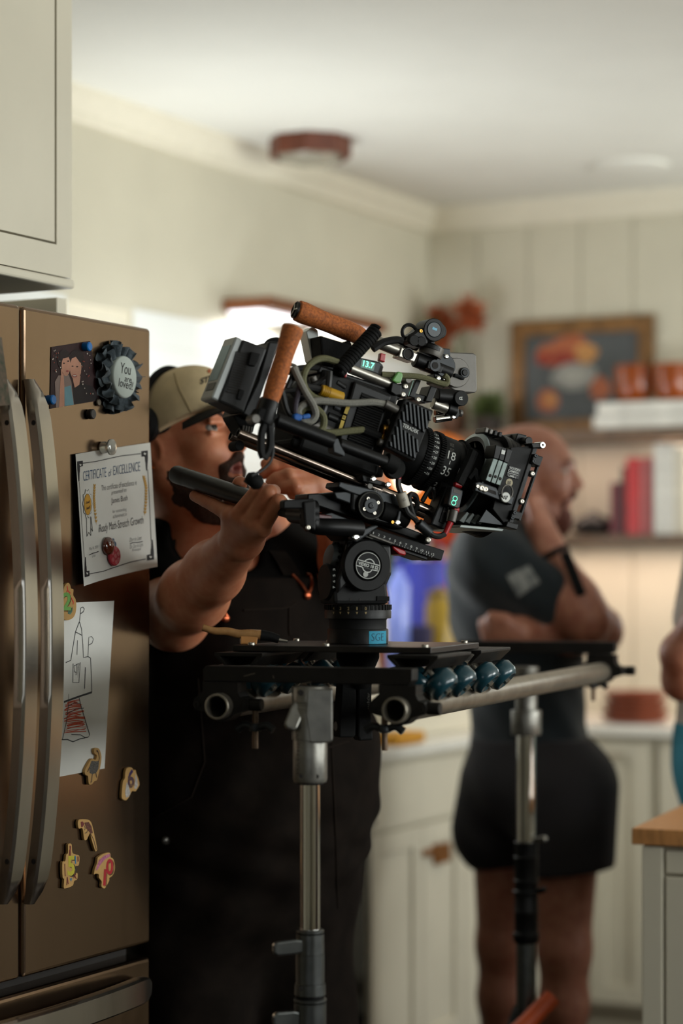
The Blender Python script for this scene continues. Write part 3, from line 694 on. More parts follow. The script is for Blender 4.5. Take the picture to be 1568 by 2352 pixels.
# ---------------------------------------------------------------- magnets
def disc_magnet(px, py, r, h, m, lab, nm='magnet', w=.0012, dome=0.0, grp='magnets on the refrigerator'):
    a, b = FR.pix(px, py, h); c = FR(a, b, w); mb = MB(); c2 = min(.0015, h / 3)
    pr = [(r - c2 * .4, 0), (r, c2), (r, h - c2), (r - c2, h)]
    if dome: pr = [(r, 0)] + [(r * math.cos(t), h * math.sin(t)) for t in [i * PI / 2 / 8 for i in range(1, 8)]] + [(r * .05, h)]
    mb.lathe(c, W, pr, 24); return tag(finish(nm, mb, m), lab, 'magnet', grp)
M_blue = mat('blue_plastic', '1673c4', .3)
disc_magnet(206, 796, .0075, .013, M_blue, 'blue round magnet at the top right corner of the family photo')
disc_magnet(123, 918, .0078, .014, M_blue, 'blue round magnet at the bottom left corner of the family photo')
disc_magnet(227, 924, .0062, .004, mat('grey_metal', '6e665c', .35, .8), 'tiny grey round magnet at the bottom right corner of the family photo')
disc_magnet(214, 951, .0085, .010, mat('charcoal_rubber', '2a2422', .5), 'plain black round magnet below the family photo')
# ---------------------------------------------------------------- family photo
qc = [(118, 797), (207, 783), (228, 920), (115, 939)]
mp = quad(FR, qc, .0012)
ph = thing('family_photo', 'glossy snapshot of a child and a smiling woman held by blue magnets', 'photo', mp(.5, 1))
mb = sheet(MB(), mp, 4, .0004); sn = finish('print', mb, mat('photo_dark', '2c1518', .55, spec=.25, var=.3, scale=60), ph)
def cr1(x, y): return (x * .26786, 620 + y * .26786)
mb = MB(); L0 = .0016; cols = ['hair_dark', 'face_a', 'shirt_grey', 'shirt_blue', 'coat', 'bokeh', 'lips', 'bokeh_r']
def sh(ci, pts, k=[0]):
    k[0] += 1; mb.cur = ci; mb.fpx(FR, [cr1(*p) for p in pts], L0 + k[0] * .00003)
def oval(cx, cy, rx, ry, n=14, rot=0): return [(cx + rx * math.cos(2 * PI * i / n) * math.cos(rot) - ry * math.sin(2 * PI * i / n) * math.sin(rot), cy + rx * math.cos(2 * PI * i / n) * math.sin(rot) + ry * math.sin(2 * PI * i / n) * math.cos(rot)) for i in range(n)]
sh(4, [(640, 1010), (700, 970), (790, 1000), (848, 1115), (640, 1150), (600, 1040)])
sh(2, [(470, 960), (500, 905), (590, 900), (612, 960), (635, 1155), (480, 1180)])
sh(3, [(552, 1005), (608, 990), (632, 1155), (555, 1168)])
sh(0, oval(655, 790, 70, 110)); sh(0, oval(548, 770, 58, 90)); sh(1, oval(648, 840, 50, 105)); sh(1, oval(566, 820, 38, 92)); sh(1, [(620, 920), (690, 910), (680, 985), (640, 1010)])
sh(0, [(510, 715), (595, 705), (600, 745), (540, 760), (520, 820)]); sh(0, [(604, 740), (650, 715), (700, 760), (690, 800), (650, 745), (612, 760)])
sh(1, [(520, 905), (545, 890), (552, 1000), (552, 1170), (505, 1178)]); sh(1, [(522, 850), (532, 850), (540, 910), (524, 915)])
for c in ((548, 800), (585, 782), (622, 825), (662, 830)): sh(0, oval(c[0], c[1], 9, 5))
sh(6, oval(640, 908, 22, 12)); sh(5, oval(640, 907, 17, 6)); sh(6, oval(578, 868, 12, 8))
for _ in range(52):
    x = random.choice([random.uniform(700, 800), random.uniform(440, 520)]); y = random.uniform(660, 1080)
    if x > 690 + (y - 640) * .22 + 70: x -= 60
    if x < 520 and y > 880: continue
    if x < 452: x += 14
    sh(random.choice([5, 5, 7]), oval(x, y, random.uniform(2, 5), random.uniform(3, 8), 6))
finish('picture', mb, [mat('photo_' + c, h, .55, spec=.25) for c, h in zip(cols, ('1e0f10', 'c4907a', '8d7a74', '6f9cab', '170d10', 'cfc4ba', '9c4a48', '8f3a2c'))], sn)
# slip of paper cut off at the left edge, on the left door
mp = quad(FR, [(-40, 770), (4, 775), (24, 930), (-30, 935)], .042)
mb = sheet(MB(), mp, 4, .0006); cl = finish('clipping', mb, mat('clipping_print', '6a5648', .5, var=.6, scale=90, col2='2c3a28'))
tag(cl, 'mottled picture clipping stuck on the left door at the edge of the photo', 'clipping')
# ---------------------------------------------------------------- ruffled badge
a, b = FR.pix(287, 866, .022)
rz = thing('ruffle_badge', 'round grey ruffled cloth badge with You are loved lettering', 'badge', FR(a, b, 0))
fb = Frame(FR(a, b, 0), U, Z); mb = MB(); NA = 168
for lay, (r0, r1, wb, am, fq, ph0) in enumerate(((.030, .054, .016, .0095, 15, 0), (.028, .060, .006, .008, 13, 1.3))):
    k = len(mb.v); NR = 6
    for j in range(NR + 1):
        t = j / NR
        for i in range(NA):
            th = 2 * PI * i / NA; r = r0 + (r1 * (1 + .045 * math.sin(7 * th + 2 * lay) + .03 * math.sin(3 * th + 1)) - r0) * t
            th2 = th + .06 * t * math.sin(fq * th * 2 + .5)
            mb.add([fb(r * math.cos(th2), r * math.sin(th2), max(.0015, wb + am * t * math.sin(fq * th + ph0 + .8 * math.sin(3 * th)) + .002 * math.sin(31 * th) * t))])
    for j in range(NR):
        for i in range(NA): i2 = (i + 1) % NA; mb.face((k + j * NA + i, k + j * NA + i2, k + (j + 1) * NA + i2, k + (j + 1) * NA + i), True)
finish('ruffle', mb, mat('slate_cloth', '4d5860', .9, var=.3, scale=300, sheen=.2), rz)
mb = MB(); mb.lathe(fb(0, 0, .0015), W, [(.034, 0), (.0355, .018), (.0345, .0205), (.033, .0215)], 40); ct = finish('button', mb, mat('pale_card', 'b9c4c0', .7, var=.02), rz)
def onb(px, py): return fb.pix(px, py, .0233)
mb = MB()
def btext(st, x0, x1, y0, y1):
    A = fb.pix(x0, y1, .0234); B = fb.pix(x1, y0, .0234); text(mb, st, lambda p, q: fb(p, q, .0234), A[0], B[0], A[1], B[1], .3, .004)
for st, p0, p1, hp in (('You', (278, 857), (301, 862), 25), ('are', (286, 876), (302, 880), 10), ('loved!', (272, 887), (306, 897), 20)):
    A = V(fb.pix(*p0, .0234)); B = V(fb.pix(*p1, .0234)); d = (B - A); L_ = d.length; d.normalize(); nrm = V((0, 1))
    text(mb, st, lambda x, y: fb(A.x + d.x * x * L_, A.y + d.y * x * L_ + y, .0234), 0, 1, 0, hp * .00072, .25, .002)
finish('lettering', mb, M_ink, ct)
# ---------------------------------------------------------------- certificate
crx = lambda x, y: (100 + x / 4.9, 980 + y / 4.9)
CQ = [(335, 310), (1176, 180), (1222, 1575), (392, 1795)]
mpc = quad(FR, [crx(*p) for p in CQ], .0012, bow=.011)
def cuv(x, y):
    a, b = .5, .5
    for _ in range(12):
        f = lambda a, b: [(CQ[0][i] * (1 - a) * (1 - b) + CQ[1][i] * a * (1 - b) + CQ[2][i] * a * b + CQ[3][i] * (1 - a) * b) for i in (0, 1)]
        q = f(a, b); da = [(f(a + .01, b)[i] - q[i]) / .01 for i in (0, 1)]; db = [(f(a, b + .01)[i] - q[i]) / .01 for i in (0, 1)]
        det = da[0] * db[1] - da[1] * db[0]; ex, ey = x - q[0], y - q[1]
        a += (ex * db[1] - ey * db[0]) / det; b += (da[0] * ey - da[1] * ex) / det
    return a, b
ce = thing('certificate', 'white certificate of excellence sheet with black border hanging on the refrigerator', 'certificate', mpc(.5, 1))
mb = sheet(MB(), mpc, 16, .0004); pg = finish('page', mb, M_paper, ce)
def cpoly(mb, pts, lift=.0007):
    q = [mpc(*cuv(*p), lift) for p in pts]; k = mb.add(q); n = len(q)
    ar = sum(pts[i][0] * pts[(i + 1) % n][1] - pts[(i + 1) % n][0] * pts[i][1] for i in range(n))
    mb.face([k + i for i in (range(n) if ar < 0 else range(n)[::-1])])
def cline(mb, pts, wd, lift=.0007, sub=5):
    q = []
    for p, r in zip(pts, pts[1:]):
        for i in range(sub): t = i / sub; q.append((p[0] + (r[0] - p[0]) * t, p[1] + (r[1] - p[1]) * t))
    q.append(pts[-1])
    for p, r in zip(q, q[1:]):
        dx, dy = r[0] - p[0], r[1] - p[1]; l = math.hypot(dx, dy) or 1; nx, ny = -dy / l * wd / 2, dx / l * wd / 2
        cpoly(mb, [(p[0] + nx, p[1] + ny), (r[0] + nx, r[1] + ny), (r[0] - nx, r[1] - ny), (p[0] - nx, p[1] - ny)], lift)
mb = MB()
cline(mb, [(415, 412), (560, 395), (700, 365), (860, 330), (1070, 305)], 9); cline(mb, [(465, 1660), (650, 1630), (830, 1570), (960, 1525), (1110, 1490)], 9)
cline(mb, [(368, 620), (385, 1050), (405, 1470)], 4); cline(mb, [(1142, 480), (1155, 880), (1165, 1285)], 4)
for c, sx, sy in (((350, 392), 1, 1), ((1145, 268), -1, 1), ((405, 1695), 1, -1), ((1188, 1495), -1, -1)):
    sl = -.13 if sy > 0 else -.2
    f = lambda dx, dy: (c[0] + sx * dx, c[1] + sx * dx * sl + sy * dy)
    cpoly(mb, [f(0, 0), f(66, 0), f(66, 62), f(30, 66), f(28, 118), f(24, 130), f(20, 225), f(10, 225), f(0, 90)])
finish('border', mb, M_ink, pg)
mb = MB()
for c, sx, sy in (((385, 430), 1, 1), ((1112, 305), -1, 1), ((438, 1650), 1, -1), ((1155, 1465), -1, -1)):
    cpoly(mb, [(c[0] - 13, c[1]), (c[0] - 8, c[1] - 14), (c[0] + 2, c[1] - 4), (c[0] + 14, c[1] - 8), (c[0] + 4, c[1] + 14), (c[0] - 6, c[1] + 12)], .0011)
finish('corner_ornament', mb, M_paper, pg)
def ctext(mb, st, bl, br, hgt, bold=0.0, shear=0.0):   # word on a slanted base line, crop coordinates
    dx, dy = br[0] - bl[0], br[1] - bl[1]
    text(mb, st, lambda a, b: mpc(*cuv(bl[0] + dx * a, bl[1] + dy * a - b), .0008), 0, 1, 0, hgt, shear, bold)
mb = MB(); ctext(mb, 'CERTIFICATE', (418, 612), (690, 566), 108, -.012); ctext(mb, 'of', (715, 563), (748, 553), 76, -.01); ctext(mb, 'EXCELLENCE', (772, 548), (1062, 498), 104, -.012)
finish('title_lettering', mb, mat('blue_ink', '22466e', .7), pg)
for a in (('This certificate of excellence is', (635, 722), (1024, 656), 60, -.01), ('presented to', (752, 778), (915, 745), 58, -.01), ('James Bush', (748, 886), (926, 850), 82, -.008), ('for outstanding', (762, 985), (914, 956), 46, -.012), ('achievement in', (764, 1033), (916, 1003), 42, -.012), ('iReady Math-Stretch Growth', (598, 1222), (1090, 1118), 118, -.008), ('May 16, 2024', (476, 1402), (588, 1376), 42, -.014), ('Date', (512, 1472), (554, 1462), 34, -.014), ('Dr. Darrin Lett', (952, 1376), (1084, 1345), 42, -.014), ('Principal', (978, 1420), (1062, 1398), 42, -.014)):
    mb = MB(); ctext(mb, *a); finish('body_lettering', mb, mat('grey_ink', '38353a', .7), pg)
mb = MB(); ctext(mb, 'Darrin Lett', (946, 1300), (1072, 1272), 46, -.012, .35); cline(mb, [(953, 1320), (985, 1305), (1030, 1305), (1082, 1292)], 9); cline(mb, [(474, 1444), (520, 1425), (560, 1418), (594, 1404)], 9)
finish('signature', mb, M_ink, pg)
mb = MB(); ctext(mb, 'HIB', (716, 1492), (756, 1484), 34, .005); cpoly(mb, oval(782, 1330, 22, 40)); cpoly(mb, oval(768, 1278, 14, 20))
finish('crest_lettering', mb, mat('navy_ink', '3c5570', .7), pg)
mb = MB()
star = [(462 + (1 + .10 * (-1) ** i) * 58 * math.cos(2 * PI * i / 20), 868 + (1 + .1 * (-1) ** i) * 158 * math.sin(2 * PI * i / 20)) for i in range(20)]
mb.cur = 0; cpoly(mb, star, .0007); mb.cur = 1; cpoly(mb, [(462 + (x - 462) * .93, 868 + (y - 868) * .96) for x, y in star], .0009)
mb.cur = 0; cpoly(mb, oval(462, 876, 48, 124), .0011); mb.cur = 2; cpoly(mb, oval(462, 876, 44, 118), .0013)
mb.cur = 0; cline(mb, [(448, 1020), (448, 1235), (474, 1188), (500, 1228), (502, 1010)], 5); cline(mb, [(505, 1015), (524, 1178), (500, 1140)], 5)
sd = finish('award_seal', mb, [M_ink, M_paper, mat('seal_gold', 'c9962f', .6)], pg)
mb = MB()
for st, bl, br in (('i-Ready', (436, 885), (488, 862)), ('Award', (444, 940), (490, 920))):
    dx, dy = br[0] - bl[0], br[1] - bl[1]; text(mb, st, lambda a, b: mpc(*cuv(bl[0] + dx * a, bl[1] + dy * a - b), .0016), 0, 1, 0, 40, 0, .005)
finish('seal_lettering', mb, M_ink, pg)
for pts in ([(553, 660), (545, 800), (552, 920), (572, 1100)], [(1100, 565), (1122, 680), (1118, 830), (1103, 1000)]):
    mb = MB()
    for i in range(14):
        t = i / 14; q = t * 3; j = min(2, int(q)); f = q - j; x = pts[j][0] + (pts[j + 1][0] - pts[j][0]) * f; y = pts[j][1] + (pts[j + 1][1] - pts[j][1]) * f
        for sg in (-1, 1): cpoly(mb, oval(x + sg * 6, y, 6, 17, 8, sg * .3), .0007 + (sg + 1) * .0001)
    cline(mb, pts, 3); finish('wheat_ornament', mb, mat('wheat_gold', 'c79a4a', .7), pg)
a, b = FR.pix(256, 1027, .02)
cm = thing('clear_magnet', 'clear round push magnet on the top edge of the certificate', 'magnet', FR(a, b, 0), 'magnets on the refrigerator')
mb = MB(); mb.lathe(FR(a, b, .0025), W, [(.010, 0), (.010, .006), (.0075, .010), (.0075, .013), (.0135, .016), (.0135, .019), (.009, .021)], 28); finish('body', mb, mat('clear_acrylic', 'e9e8e0', .1, trans=.6, ior=1.45), cm)
mb = MB(); mb.lathe(FR(a, b, .0212), W, [(.0088, 0), (.0088, .0005), (.002, .0012)], 24); finish('cap', mb, mat('white_disc', 'd8d6cc', .4), cm)
disc_magnet(251, 1254, .0155, .009, mat('amber_bead', '5a230f', .08, coat=1.0, var=.3, scale=50), 'shiny dark amber glass magnet at the foot of the certificate', w=.006, dome=1)
a, b = FR.pix(265, 1277, .009)
rm = thing('pattern_magnet', 'red round magnet with pale ring pattern at the foot of the certificate', 'magnet', FR(a, b, 0), 'magnets on the refrigerator')
mb = MB(); mb.lathe(FR(a, b, .005), W, [(.0165, 0), (.0168, .002), (.0155, .004)], 30); rb = finish('disc', mb, mat('crimson_cloth', 'a52a38', .6), rm)
mb = MB()
for dx, dy in ((0, 0), (.009, .004), (-.008, .005), (.003, -.010), (-.007, -.006), (.002, .011), (.0095, -.006)):
    for r in (.0014, .0031): mb.torus(FR(a + dx, b + dy, .0091), W, r, .0003, 16, 4)
finish('ring_pattern', mb, mat('pale_rose', 'd9a0a0', .6), rb)
# ---------------------------------------------------------------- child's drawing
DQ = [(128, 1386), (262, 1380), (240, 1765), (104, 1790)]
mp = quad(FR, DQ, .0012)
dr = thing('childs_drawing', 'white sheet with a pencil drawing of a castle and red scribbles', 'drawing', mp(.5, 1))
mb = sheet(MB(), mp, 4, .0004); dp = finish('page', mb, M_paper, dr)
cr3 = lambda x, y: (100 + x * .2126, 1320 + y * .2126)
mb = MB()
for pts, wd in (([(390, 500), (402, 360), (425, 350), (442, 370), (430, 400), (402, 420)], .0016), ([(388, 505), (345, 620), (295, 925), (240, 950)], .0016), ([(388, 505), (412, 590), (425, 760), (432, 895), (480, 885), (508, 900), (518, 1100), (522, 1270)], .0016),
                ([(345, 618), (418, 655)], .0013), ([(366, 708), (362, 865)], .0014), ([(480, 885), (490, 675), (520, 668), (540, 695), (525, 740), (488, 760)], .0013), ([(320, 960), (318, 1165), (382, 1165), (398, 950), (330, 985), (335, 1050), (355, 1055), (350, 1085), (362, 960), (370, 1110), (385, 960)], .0015),
                ([(452, 1000), (444, 1232)], .0018), ([(522, 1270), (400, 1310), (220, 1375)], .0032), ([(385, 1330), (400, 1400), (500, 1735), (480, 1755), (390, 1775), (318, 1805), (260, 1780), (185, 1782)], .0016), ([(270, 1400), (245, 1600), (205, 1780)], .0015), ([(268, 1420), (330, 1385), (392, 1390)], .0012), ([(260, 1500), (350, 1450), (435, 1440)], .0012), ([(300, 1725), (400, 1730), (455, 1762)], .0012), ([(272, 1290), (270, 1420)], .0009)):
    mb.line(FR, [cr3(*p) for p in pts], wd, .0016)
finish('pencil_strokes', mb, mat('pencil', '3f4044', .8), dp)
mb = MB()
for i in range(26):
    y = 1370 + i * 13.5; x0 = 235 + random.uniform(-15, 25); x1 = 395 + i * 3.4 + random.uniform(-35, 10)
    mb.line(FR, [cr3(x0, y + random.uniform(-6, 16)), cr3((x0 + x1) / 2, y - random.uniform(4, 26)), cr3(x1, y - random.uniform(0, 34))], random.uniform(.0008, .0021), .0015 + i * .000002, smooth=4)
finish('red_scribble', mb, mat('red_crayon', 'c4573f', .8, var=.2, scale=200), dp)
# ---------------------------------------------------------------- wooden number and dinosaur magnets
M_ply = mat('maple_ply', 'b58d52', .6, var=.08, scale=50); M_plyd = mat('ply_edge', '6b5138', .7)
cr4 = lambda x, y: (100 + x * .20408, 1680 + y * .20408)
def ply(nm, lab, outline, cat='magnet', w0=.0012, h=.005, f=cr4):
    px = [f(*p) for p in outline]; cx, cy = sum(p[0] for p in px) / len(px), max(p[1] for p in px)
    t = thing(nm, lab, cat, FR.at(cx, cy, 0), 'wooden magnets on the refrigerator')
    q = [FR.pix(x, y, w0 + h) for x, y in px]; q = [(p.x, p.y) for p in catmull([V((a, b, 0)) for a, b in q + q[:1]], 3)[:-1]]
    mb = MB(); mb.prism(FR, q, w0, w0 + h); b = finish('plywood', mb, M_ply, t, bev=.0005); t['_w'] = w0 + h
    return t, b
def ink(par, nm, m, shapes, w, f=cr4):
    mb = MB()
    for i, s_ in enumerate(shapes): mb.fpx(FR, [f(*p) for p in s_], w + .0003 + i * .00002)
    return finish(nm, mb, m, par)
def strokes(par, nm, m, ls, w, wd, f=cr4):
    mb = MB()
    for i, s_ in enumerate(ls): mb.line(FR, [f(*p) for p in s_], wd, w + .0004 + i * .00002)
    return finish(nm, mb, m, par)
def digit(par, st, x0, x1, y0, y1, w, m, f=cr4, skew=0.0, nm='digit', dy=0.0):
    mb = MB(); text(mb, st, lambda a, b: FR.at(*f(x0 + (x1 - x0) * a + skew * b, y1 + (y0 - y1) * b + dy * a), w), 0, 1, 0, 1, 0, .03); return finish(nm, mb, m, par)
WW = .0062
M_bone = mat('bone_ink', '4a342c', .7); M_dred = mat('dark_red_ink', '6a2420', .7)
t, b = ply('dinosaur_magnet', 'long necked dinosaur skeleton magnet at the bottom edge of the castle drawing', [(575, 190), (605, 184), (632, 205), (652, 280), (645, 370), (620, 480), (600, 550), (575, 560), (540, 598), (510, 590), (500, 505), (472, 490), (466, 440), (500, 370), (545, 305), (585, 320), (600, 270), (575, 250), (568, 215)], w0=.0018)
ink(b, 'skeleton', mat('grey_bone', '57534f', .8, var=.6, scale=500), [[(540, 330), (590, 335), (625, 330), (618, 420), (590, 470), (550, 480), (520, 470), (515, 410)]], WW + .0006)
strokes(b, 'bone_lines', M_bone, [[(605, 210), (622, 250), (630, 300), (620, 340)], [(590, 470), (600, 520)], [(550, 480), (540, 560), (530, 575)], [(520, 400), (495, 455)], [(596, 215), (612, 232)]], WW + .0006, .0016)
t, b = ply('dinosaur_magnet', 'running dinosaur skeleton magnet with a long straight tail', [(400, 992), (440, 988), (500, 992), (535, 1020), (555, 1080), (575, 1170), (603, 1310), (598, 1345), (580, 1340), (545, 1230), (525, 1150), (510, 1170), (490, 1215), (470, 1225), (455, 1205), (440, 1095), (400, 1095), (388, 1060), (388, 1015)])
ink(b, 'skeleton', mat('brown_bone', '5a3428', .8, var=.6, scale=500), [[(460, 1025), (510, 1020), (540, 1070), (555, 1145), (530, 1150), (505, 1120), (480, 1090)]], WW)
ink(b, 'skull', M_dred, [[(418, 1020), (440, 1012), (462, 1040), (440, 1075), (425, 1080)]], WW)
strokes(b, 'bone_lines', M_bone, [[(460, 1060), (470, 1090), (462, 1110)], [(500, 1110), (485, 1140), (465, 1145)], [(530, 1150), (565, 1220), (595, 1330)]], WW, .0013)
t, b = ply('number_magnet', 'wooden number 6 magnet with white ghost shapes, on the dark right side', [(935, 415), (970, 402), (1000, 412), (1015, 440), (1035, 432), (1045, 470), (1070, 540), (1080, 600), (1060, 640), (1035, 675), (1005, 670), (985, 690), (965, 735), (930, 775), (895, 765), (880, 740), (885, 640), (895, 560), (915, 530), (920, 460)])
digit(b, '6', 945, 1022, 420, 640, WW, mat('purple_ink', '3a2160', .6))
ink(b, 'figures', mat('ghost_white', 'a9a4a0', .7, var=.3, scale=300), [[(935, 570), (955, 610), (978, 690), (960, 735), (928, 745), (918, 690)], [(1035, 470), (1055, 540), (1062, 610), (1040, 650), (1020, 640), (1030, 560)]], WW)
t, b = ply('number_magnet', 'wooden number 5 magnet, lower left of the wooden ones', [(275, 1275), (295, 1260), (318, 1275), (325, 1360), (360, 1385), (400, 1395), (405, 1450), (395, 1510), (360, 1520), (370, 1590), (385, 1600), (380, 1665), (345, 1685), (330, 1735), (250, 1768), (228, 1755), (232, 1665), (215, 1640), (212, 1475), (245, 1460), (255, 1390), (275, 1370)])
digit(b, '5', 286, 372, 1410, 1640, WW, M_ink, nm='digit_shadow'); digit(b, '5', 270, 352, 1400, 1625, WW + .0002, mat('lime_ink', 'b8ad2e', .6))
strokes(b, 'figures', M_dred, [[(300, 1285), (303, 1400)], [(296, 1330), (290, 1400)], [(240, 1490), (245, 1630)], [(345, 1610), (370, 1660)], [(365, 1600), (340, 1650)], [(268, 1640), (262, 1730)], [(268, 1640), (280, 1720)]], WW, .0018)
ink(b, 'small_figures', mat('blue_ink2', '2f6d8f', .7), [[(350, 1400), (362, 1400), (368, 1490), (355, 1490)], [(295, 1655), (322, 1650), (310, 1690)]], WW); ink(b, 'red_figures', M_dred, [[(382, 1405), (394, 1405), (396, 1460), (384, 1470)], [(293, 1290), (310, 1290), (308, 1330), (296, 1330)]], WW)
t, b = ply('number_magnet', 'wooden number 10 magnet with pink feathered shape, lower right of the wooden ones', [(610, 1420), (660, 1385), (720, 1365), (750, 1370), (757, 1415), (785, 1435), (803, 1500), (800, 1570), (775, 1625), (740, 1650), (740, 1680), (700, 1755), (680, 1768), (652, 1745), (655, 1690), (625, 1650), (622, 1610), (590, 1600), (568, 1610), (580, 1540), (600, 1490)])
ink(b, 'feathered_shape', mat('pink_ink', 'a8607e', .7, var=.4, scale=300), [[(588, 1570), (602, 1510), (625, 1450), (680, 1400), (745, 1375), (750, 1405), (690, 1440), (640, 1500), (615, 1545)]], WW)
M_red = mat('red_ink', 'a01420', .5)
digit(b, '1', 652, 735, 1560, 1745, WW, M_ink, nm='digit_shadow', skew=12); digit(b, '0', 706, 795, 1440, 1625, WW, M_ink, nm='digit_shadow', skew=6)
digit(b, '1', 645, 722, 1550, 1735, WW + .0002, M_red, skew=12); digit(b, '0', 700, 782, 1432, 1612, WW + .0002, M_red, skew=6)
t, b = ply('number_magnet', 'wooden number 2 magnet half hidden behind the fridge handle', [(225, 130), (250, 95), (275, 90), (290, 115), (300, 150), (325, 160), (322, 220), (345, 260), (355, 320), (350, 400), (325, 460), (280, 488), (240, 490), (200, 450), (195, 300)], w0=.0018, f=cr3)
digit(b, '2', 205, 305, 195, 400, .0068, M_ink, f=cr3, nm='digit_shadow', skew=6); digit(b, '2', 200, 298, 190, 385, .0072, mat('green_ink', '6aa04c', .6), f=cr3, skew=6)
strokes(b, 'splashes', mat('red_ink3', 'c8402a', .6), [[(255, 120), (262, 170), (290, 200)], [(262, 170), (250, 185)], [(300, 250), (325, 300), (318, 320)], [(325, 290), (310, 280)]], .0068, .0022, cr3)
ink(b, 'foliage', mat('teal_ink', '4a6a58', .7, var=.5, scale=300), [[(265, 390), (300, 380), (320, 340), (310, 400), (290, 430), (262, 420)]], .0068, cr3)
# ================================================================ cinema camera (tilted down, lens to the right)
PSI = math.radians(24); PIT = math.atan(.352)
ca, sa, cp_, sp_ = math.cos(PSI), math.sin(PSI), math.cos(PIT), math.sin(PIT)
RA = V((ca * cp_, sa * cp_, -sp_)); RB = V((ca * sp_, sa * sp_, cp_)); RC_ = V((sa, -ca, 0))
RF = Frame(P(850, 1000, 3.44), RA, RB, RC_)
HF = Frame(P(850, 1000, 3.44), V((ca, sa, 0)), Z, RC_)          # upright plane of the pan head
A1 = lambda x, y: (480 + x * .28061, 660 + y * .28061)           # reading positions taken from enlarged views
A2 = lambda x, y: (840 + x * .28061, 700 + y * .28061)
A3 = lambda x, y: (640 + x * .28061, 1040 + y * .28061)
A4 = lambda x, y: (880 + x * .24872, 980 + y * .24872)
M_blk = mat('black_anodised', '09090a', .45, .15, spec=.3, var=.2, scale=60)
M_blk2 = mat('black_plastic', '0c0c0d', .6, spec=.25, var=.15, scale=60)
M_rub = mat('black_rubber', '080808', .75, spec=.2, var=.2, scale=80, bump=.15)
M_mg = mat('dark_grey_metal', '2a2c2e', .45, .6, var=.12, scale=60)
M_lg = mat('grey_metal_plate', '5d5a56', .5, .55, var=.1, scale=60)
M_alu = mat('worn_aluminium', '9b978f', .36, .9, var=.12, scale=50, bump=.1)
M_chr = mat('chrome', 'd4d2ce', .09, 1.0, var=.03, scale=20)
M_cork = mat('cork', 'a55c2c', .75, var=.4, scale=260, bump=.3, bscale=400)
M_gold = mat('gold_plug', 'a87c3a', .3, 1.0)
M_wht = mat('white_lettering', 'cfd2d0', .6)
M_redp = mat('red_plastic', '9c1018', .35)
M_grn = mat('olive_sleeve', '5b5a3e', .7, var=.25, scale=500)
M_gry = mat('grey_sleeve', '77766f', .7, var=.2, scale=500)
M_cbl = mat('black_cable', '101011', .5)
M_scr = mat('screw_steel', '9c978d', .36, 1.0)
cam_ = thing('cinema_camera', 'black cinema camera with cork grips and matte box tilted down on the pan head', 'camera', RF(0, -.1, 0))
def pr(name, px, w0, w1, m, par=None, bev=.0015, f=None, fr=None):
    fr = fr or RF; mb = MB(); mb.ppx(fr, [f(*p) for p in px] if f else px, w0, w1); return finish(name, mb, m, par or cam_, bev)
def pcyl(name, p0, p1, w, r, m, par=None, f=None, r1=None, bev=.001, fr=None, seg=24):
    fr = fr or RF; a = f(*p0) if f else p0; b = f(*p1) if f else p1
    mb = MB(); mb.cyl(fr.at(a[0], a[1], w), fr.at(b[0], b[1], w), r, r1, seg, bev); return finish(name, mb, m, par or cam_)
def knob(name, p, w0, w1, r, m, par=None, f=None, fr=None, bev=.001):      # a disc facing the near side
    fr = fr or RF; p = f(*p) if f else p; a, b = fr.pix(p[0], p[1], w1); mb = MB(); mb.cyl(fr(a, b, w0), fr(a, b, w1), r, None, 24, min(bev, r * .3)); return finish(name, mb, m, par or cam_)
def screw(p, w, r, par=None, f=None, fr=None, m=None):
    fr = fr or RF; p = f(*p) if f else p; a, b = fr.pix(p[0], p[1], w); mb = MB()
    mb.lathe(fr(a, b, w - .001), fr.z, [(r, 0), (r, .0016), (r * .8, .0022), (r * .42, .0022), (r * .4, .0008)], 16); return finish('screw', mb, m or M_scr, par or cam_)
def rtext(st, p0, p1, hgt, w, m, par=None, f=None, fr=None, name='lettering', bold=0.0, shear=0.0):
    """a word along the base line p0 -> p1 (pixels), letters hgt pixels tall"""
    fr = fr or RF; p0 = f(*p0) if f else p0; p1 = f(*p1) if f else p1
    a = V(fr.pix(p0[0], p0[1], w)); b = V(fr.pix(p1[0], p1[1], w)); d = b - a; L = d.length; d.normalize(); n = V((-d.y, d.x)); h = hgt / 1450
    mb = MB(); text(mb, st, lambda x, y: fr(a.x + d.x * x + n.x * y, a.y + d.y * x + n.y * y, w), 0, L, 0, h, shear, bold); return finish(name, mb, m, par or cam_)
def cable(name, pts, ws, r, m, f=None, par=None, fr=None, seg=8):
    fr = fr or RF; n = len(pts); q = []
    for i, p in enumerate(pts):
        p = f(*p) if f else p; w = ws if not hasattr(ws, '__len__') else (ws[i] if len(ws) == n else ws[0] + (ws[-1] - ws[0]) * i / (n - 1)); q.append(fr.at(p[0], p[1], w))
    mb = MB(); mb.tube(q, r, seg, 7); return finish(name, mb, m, par or cam_)
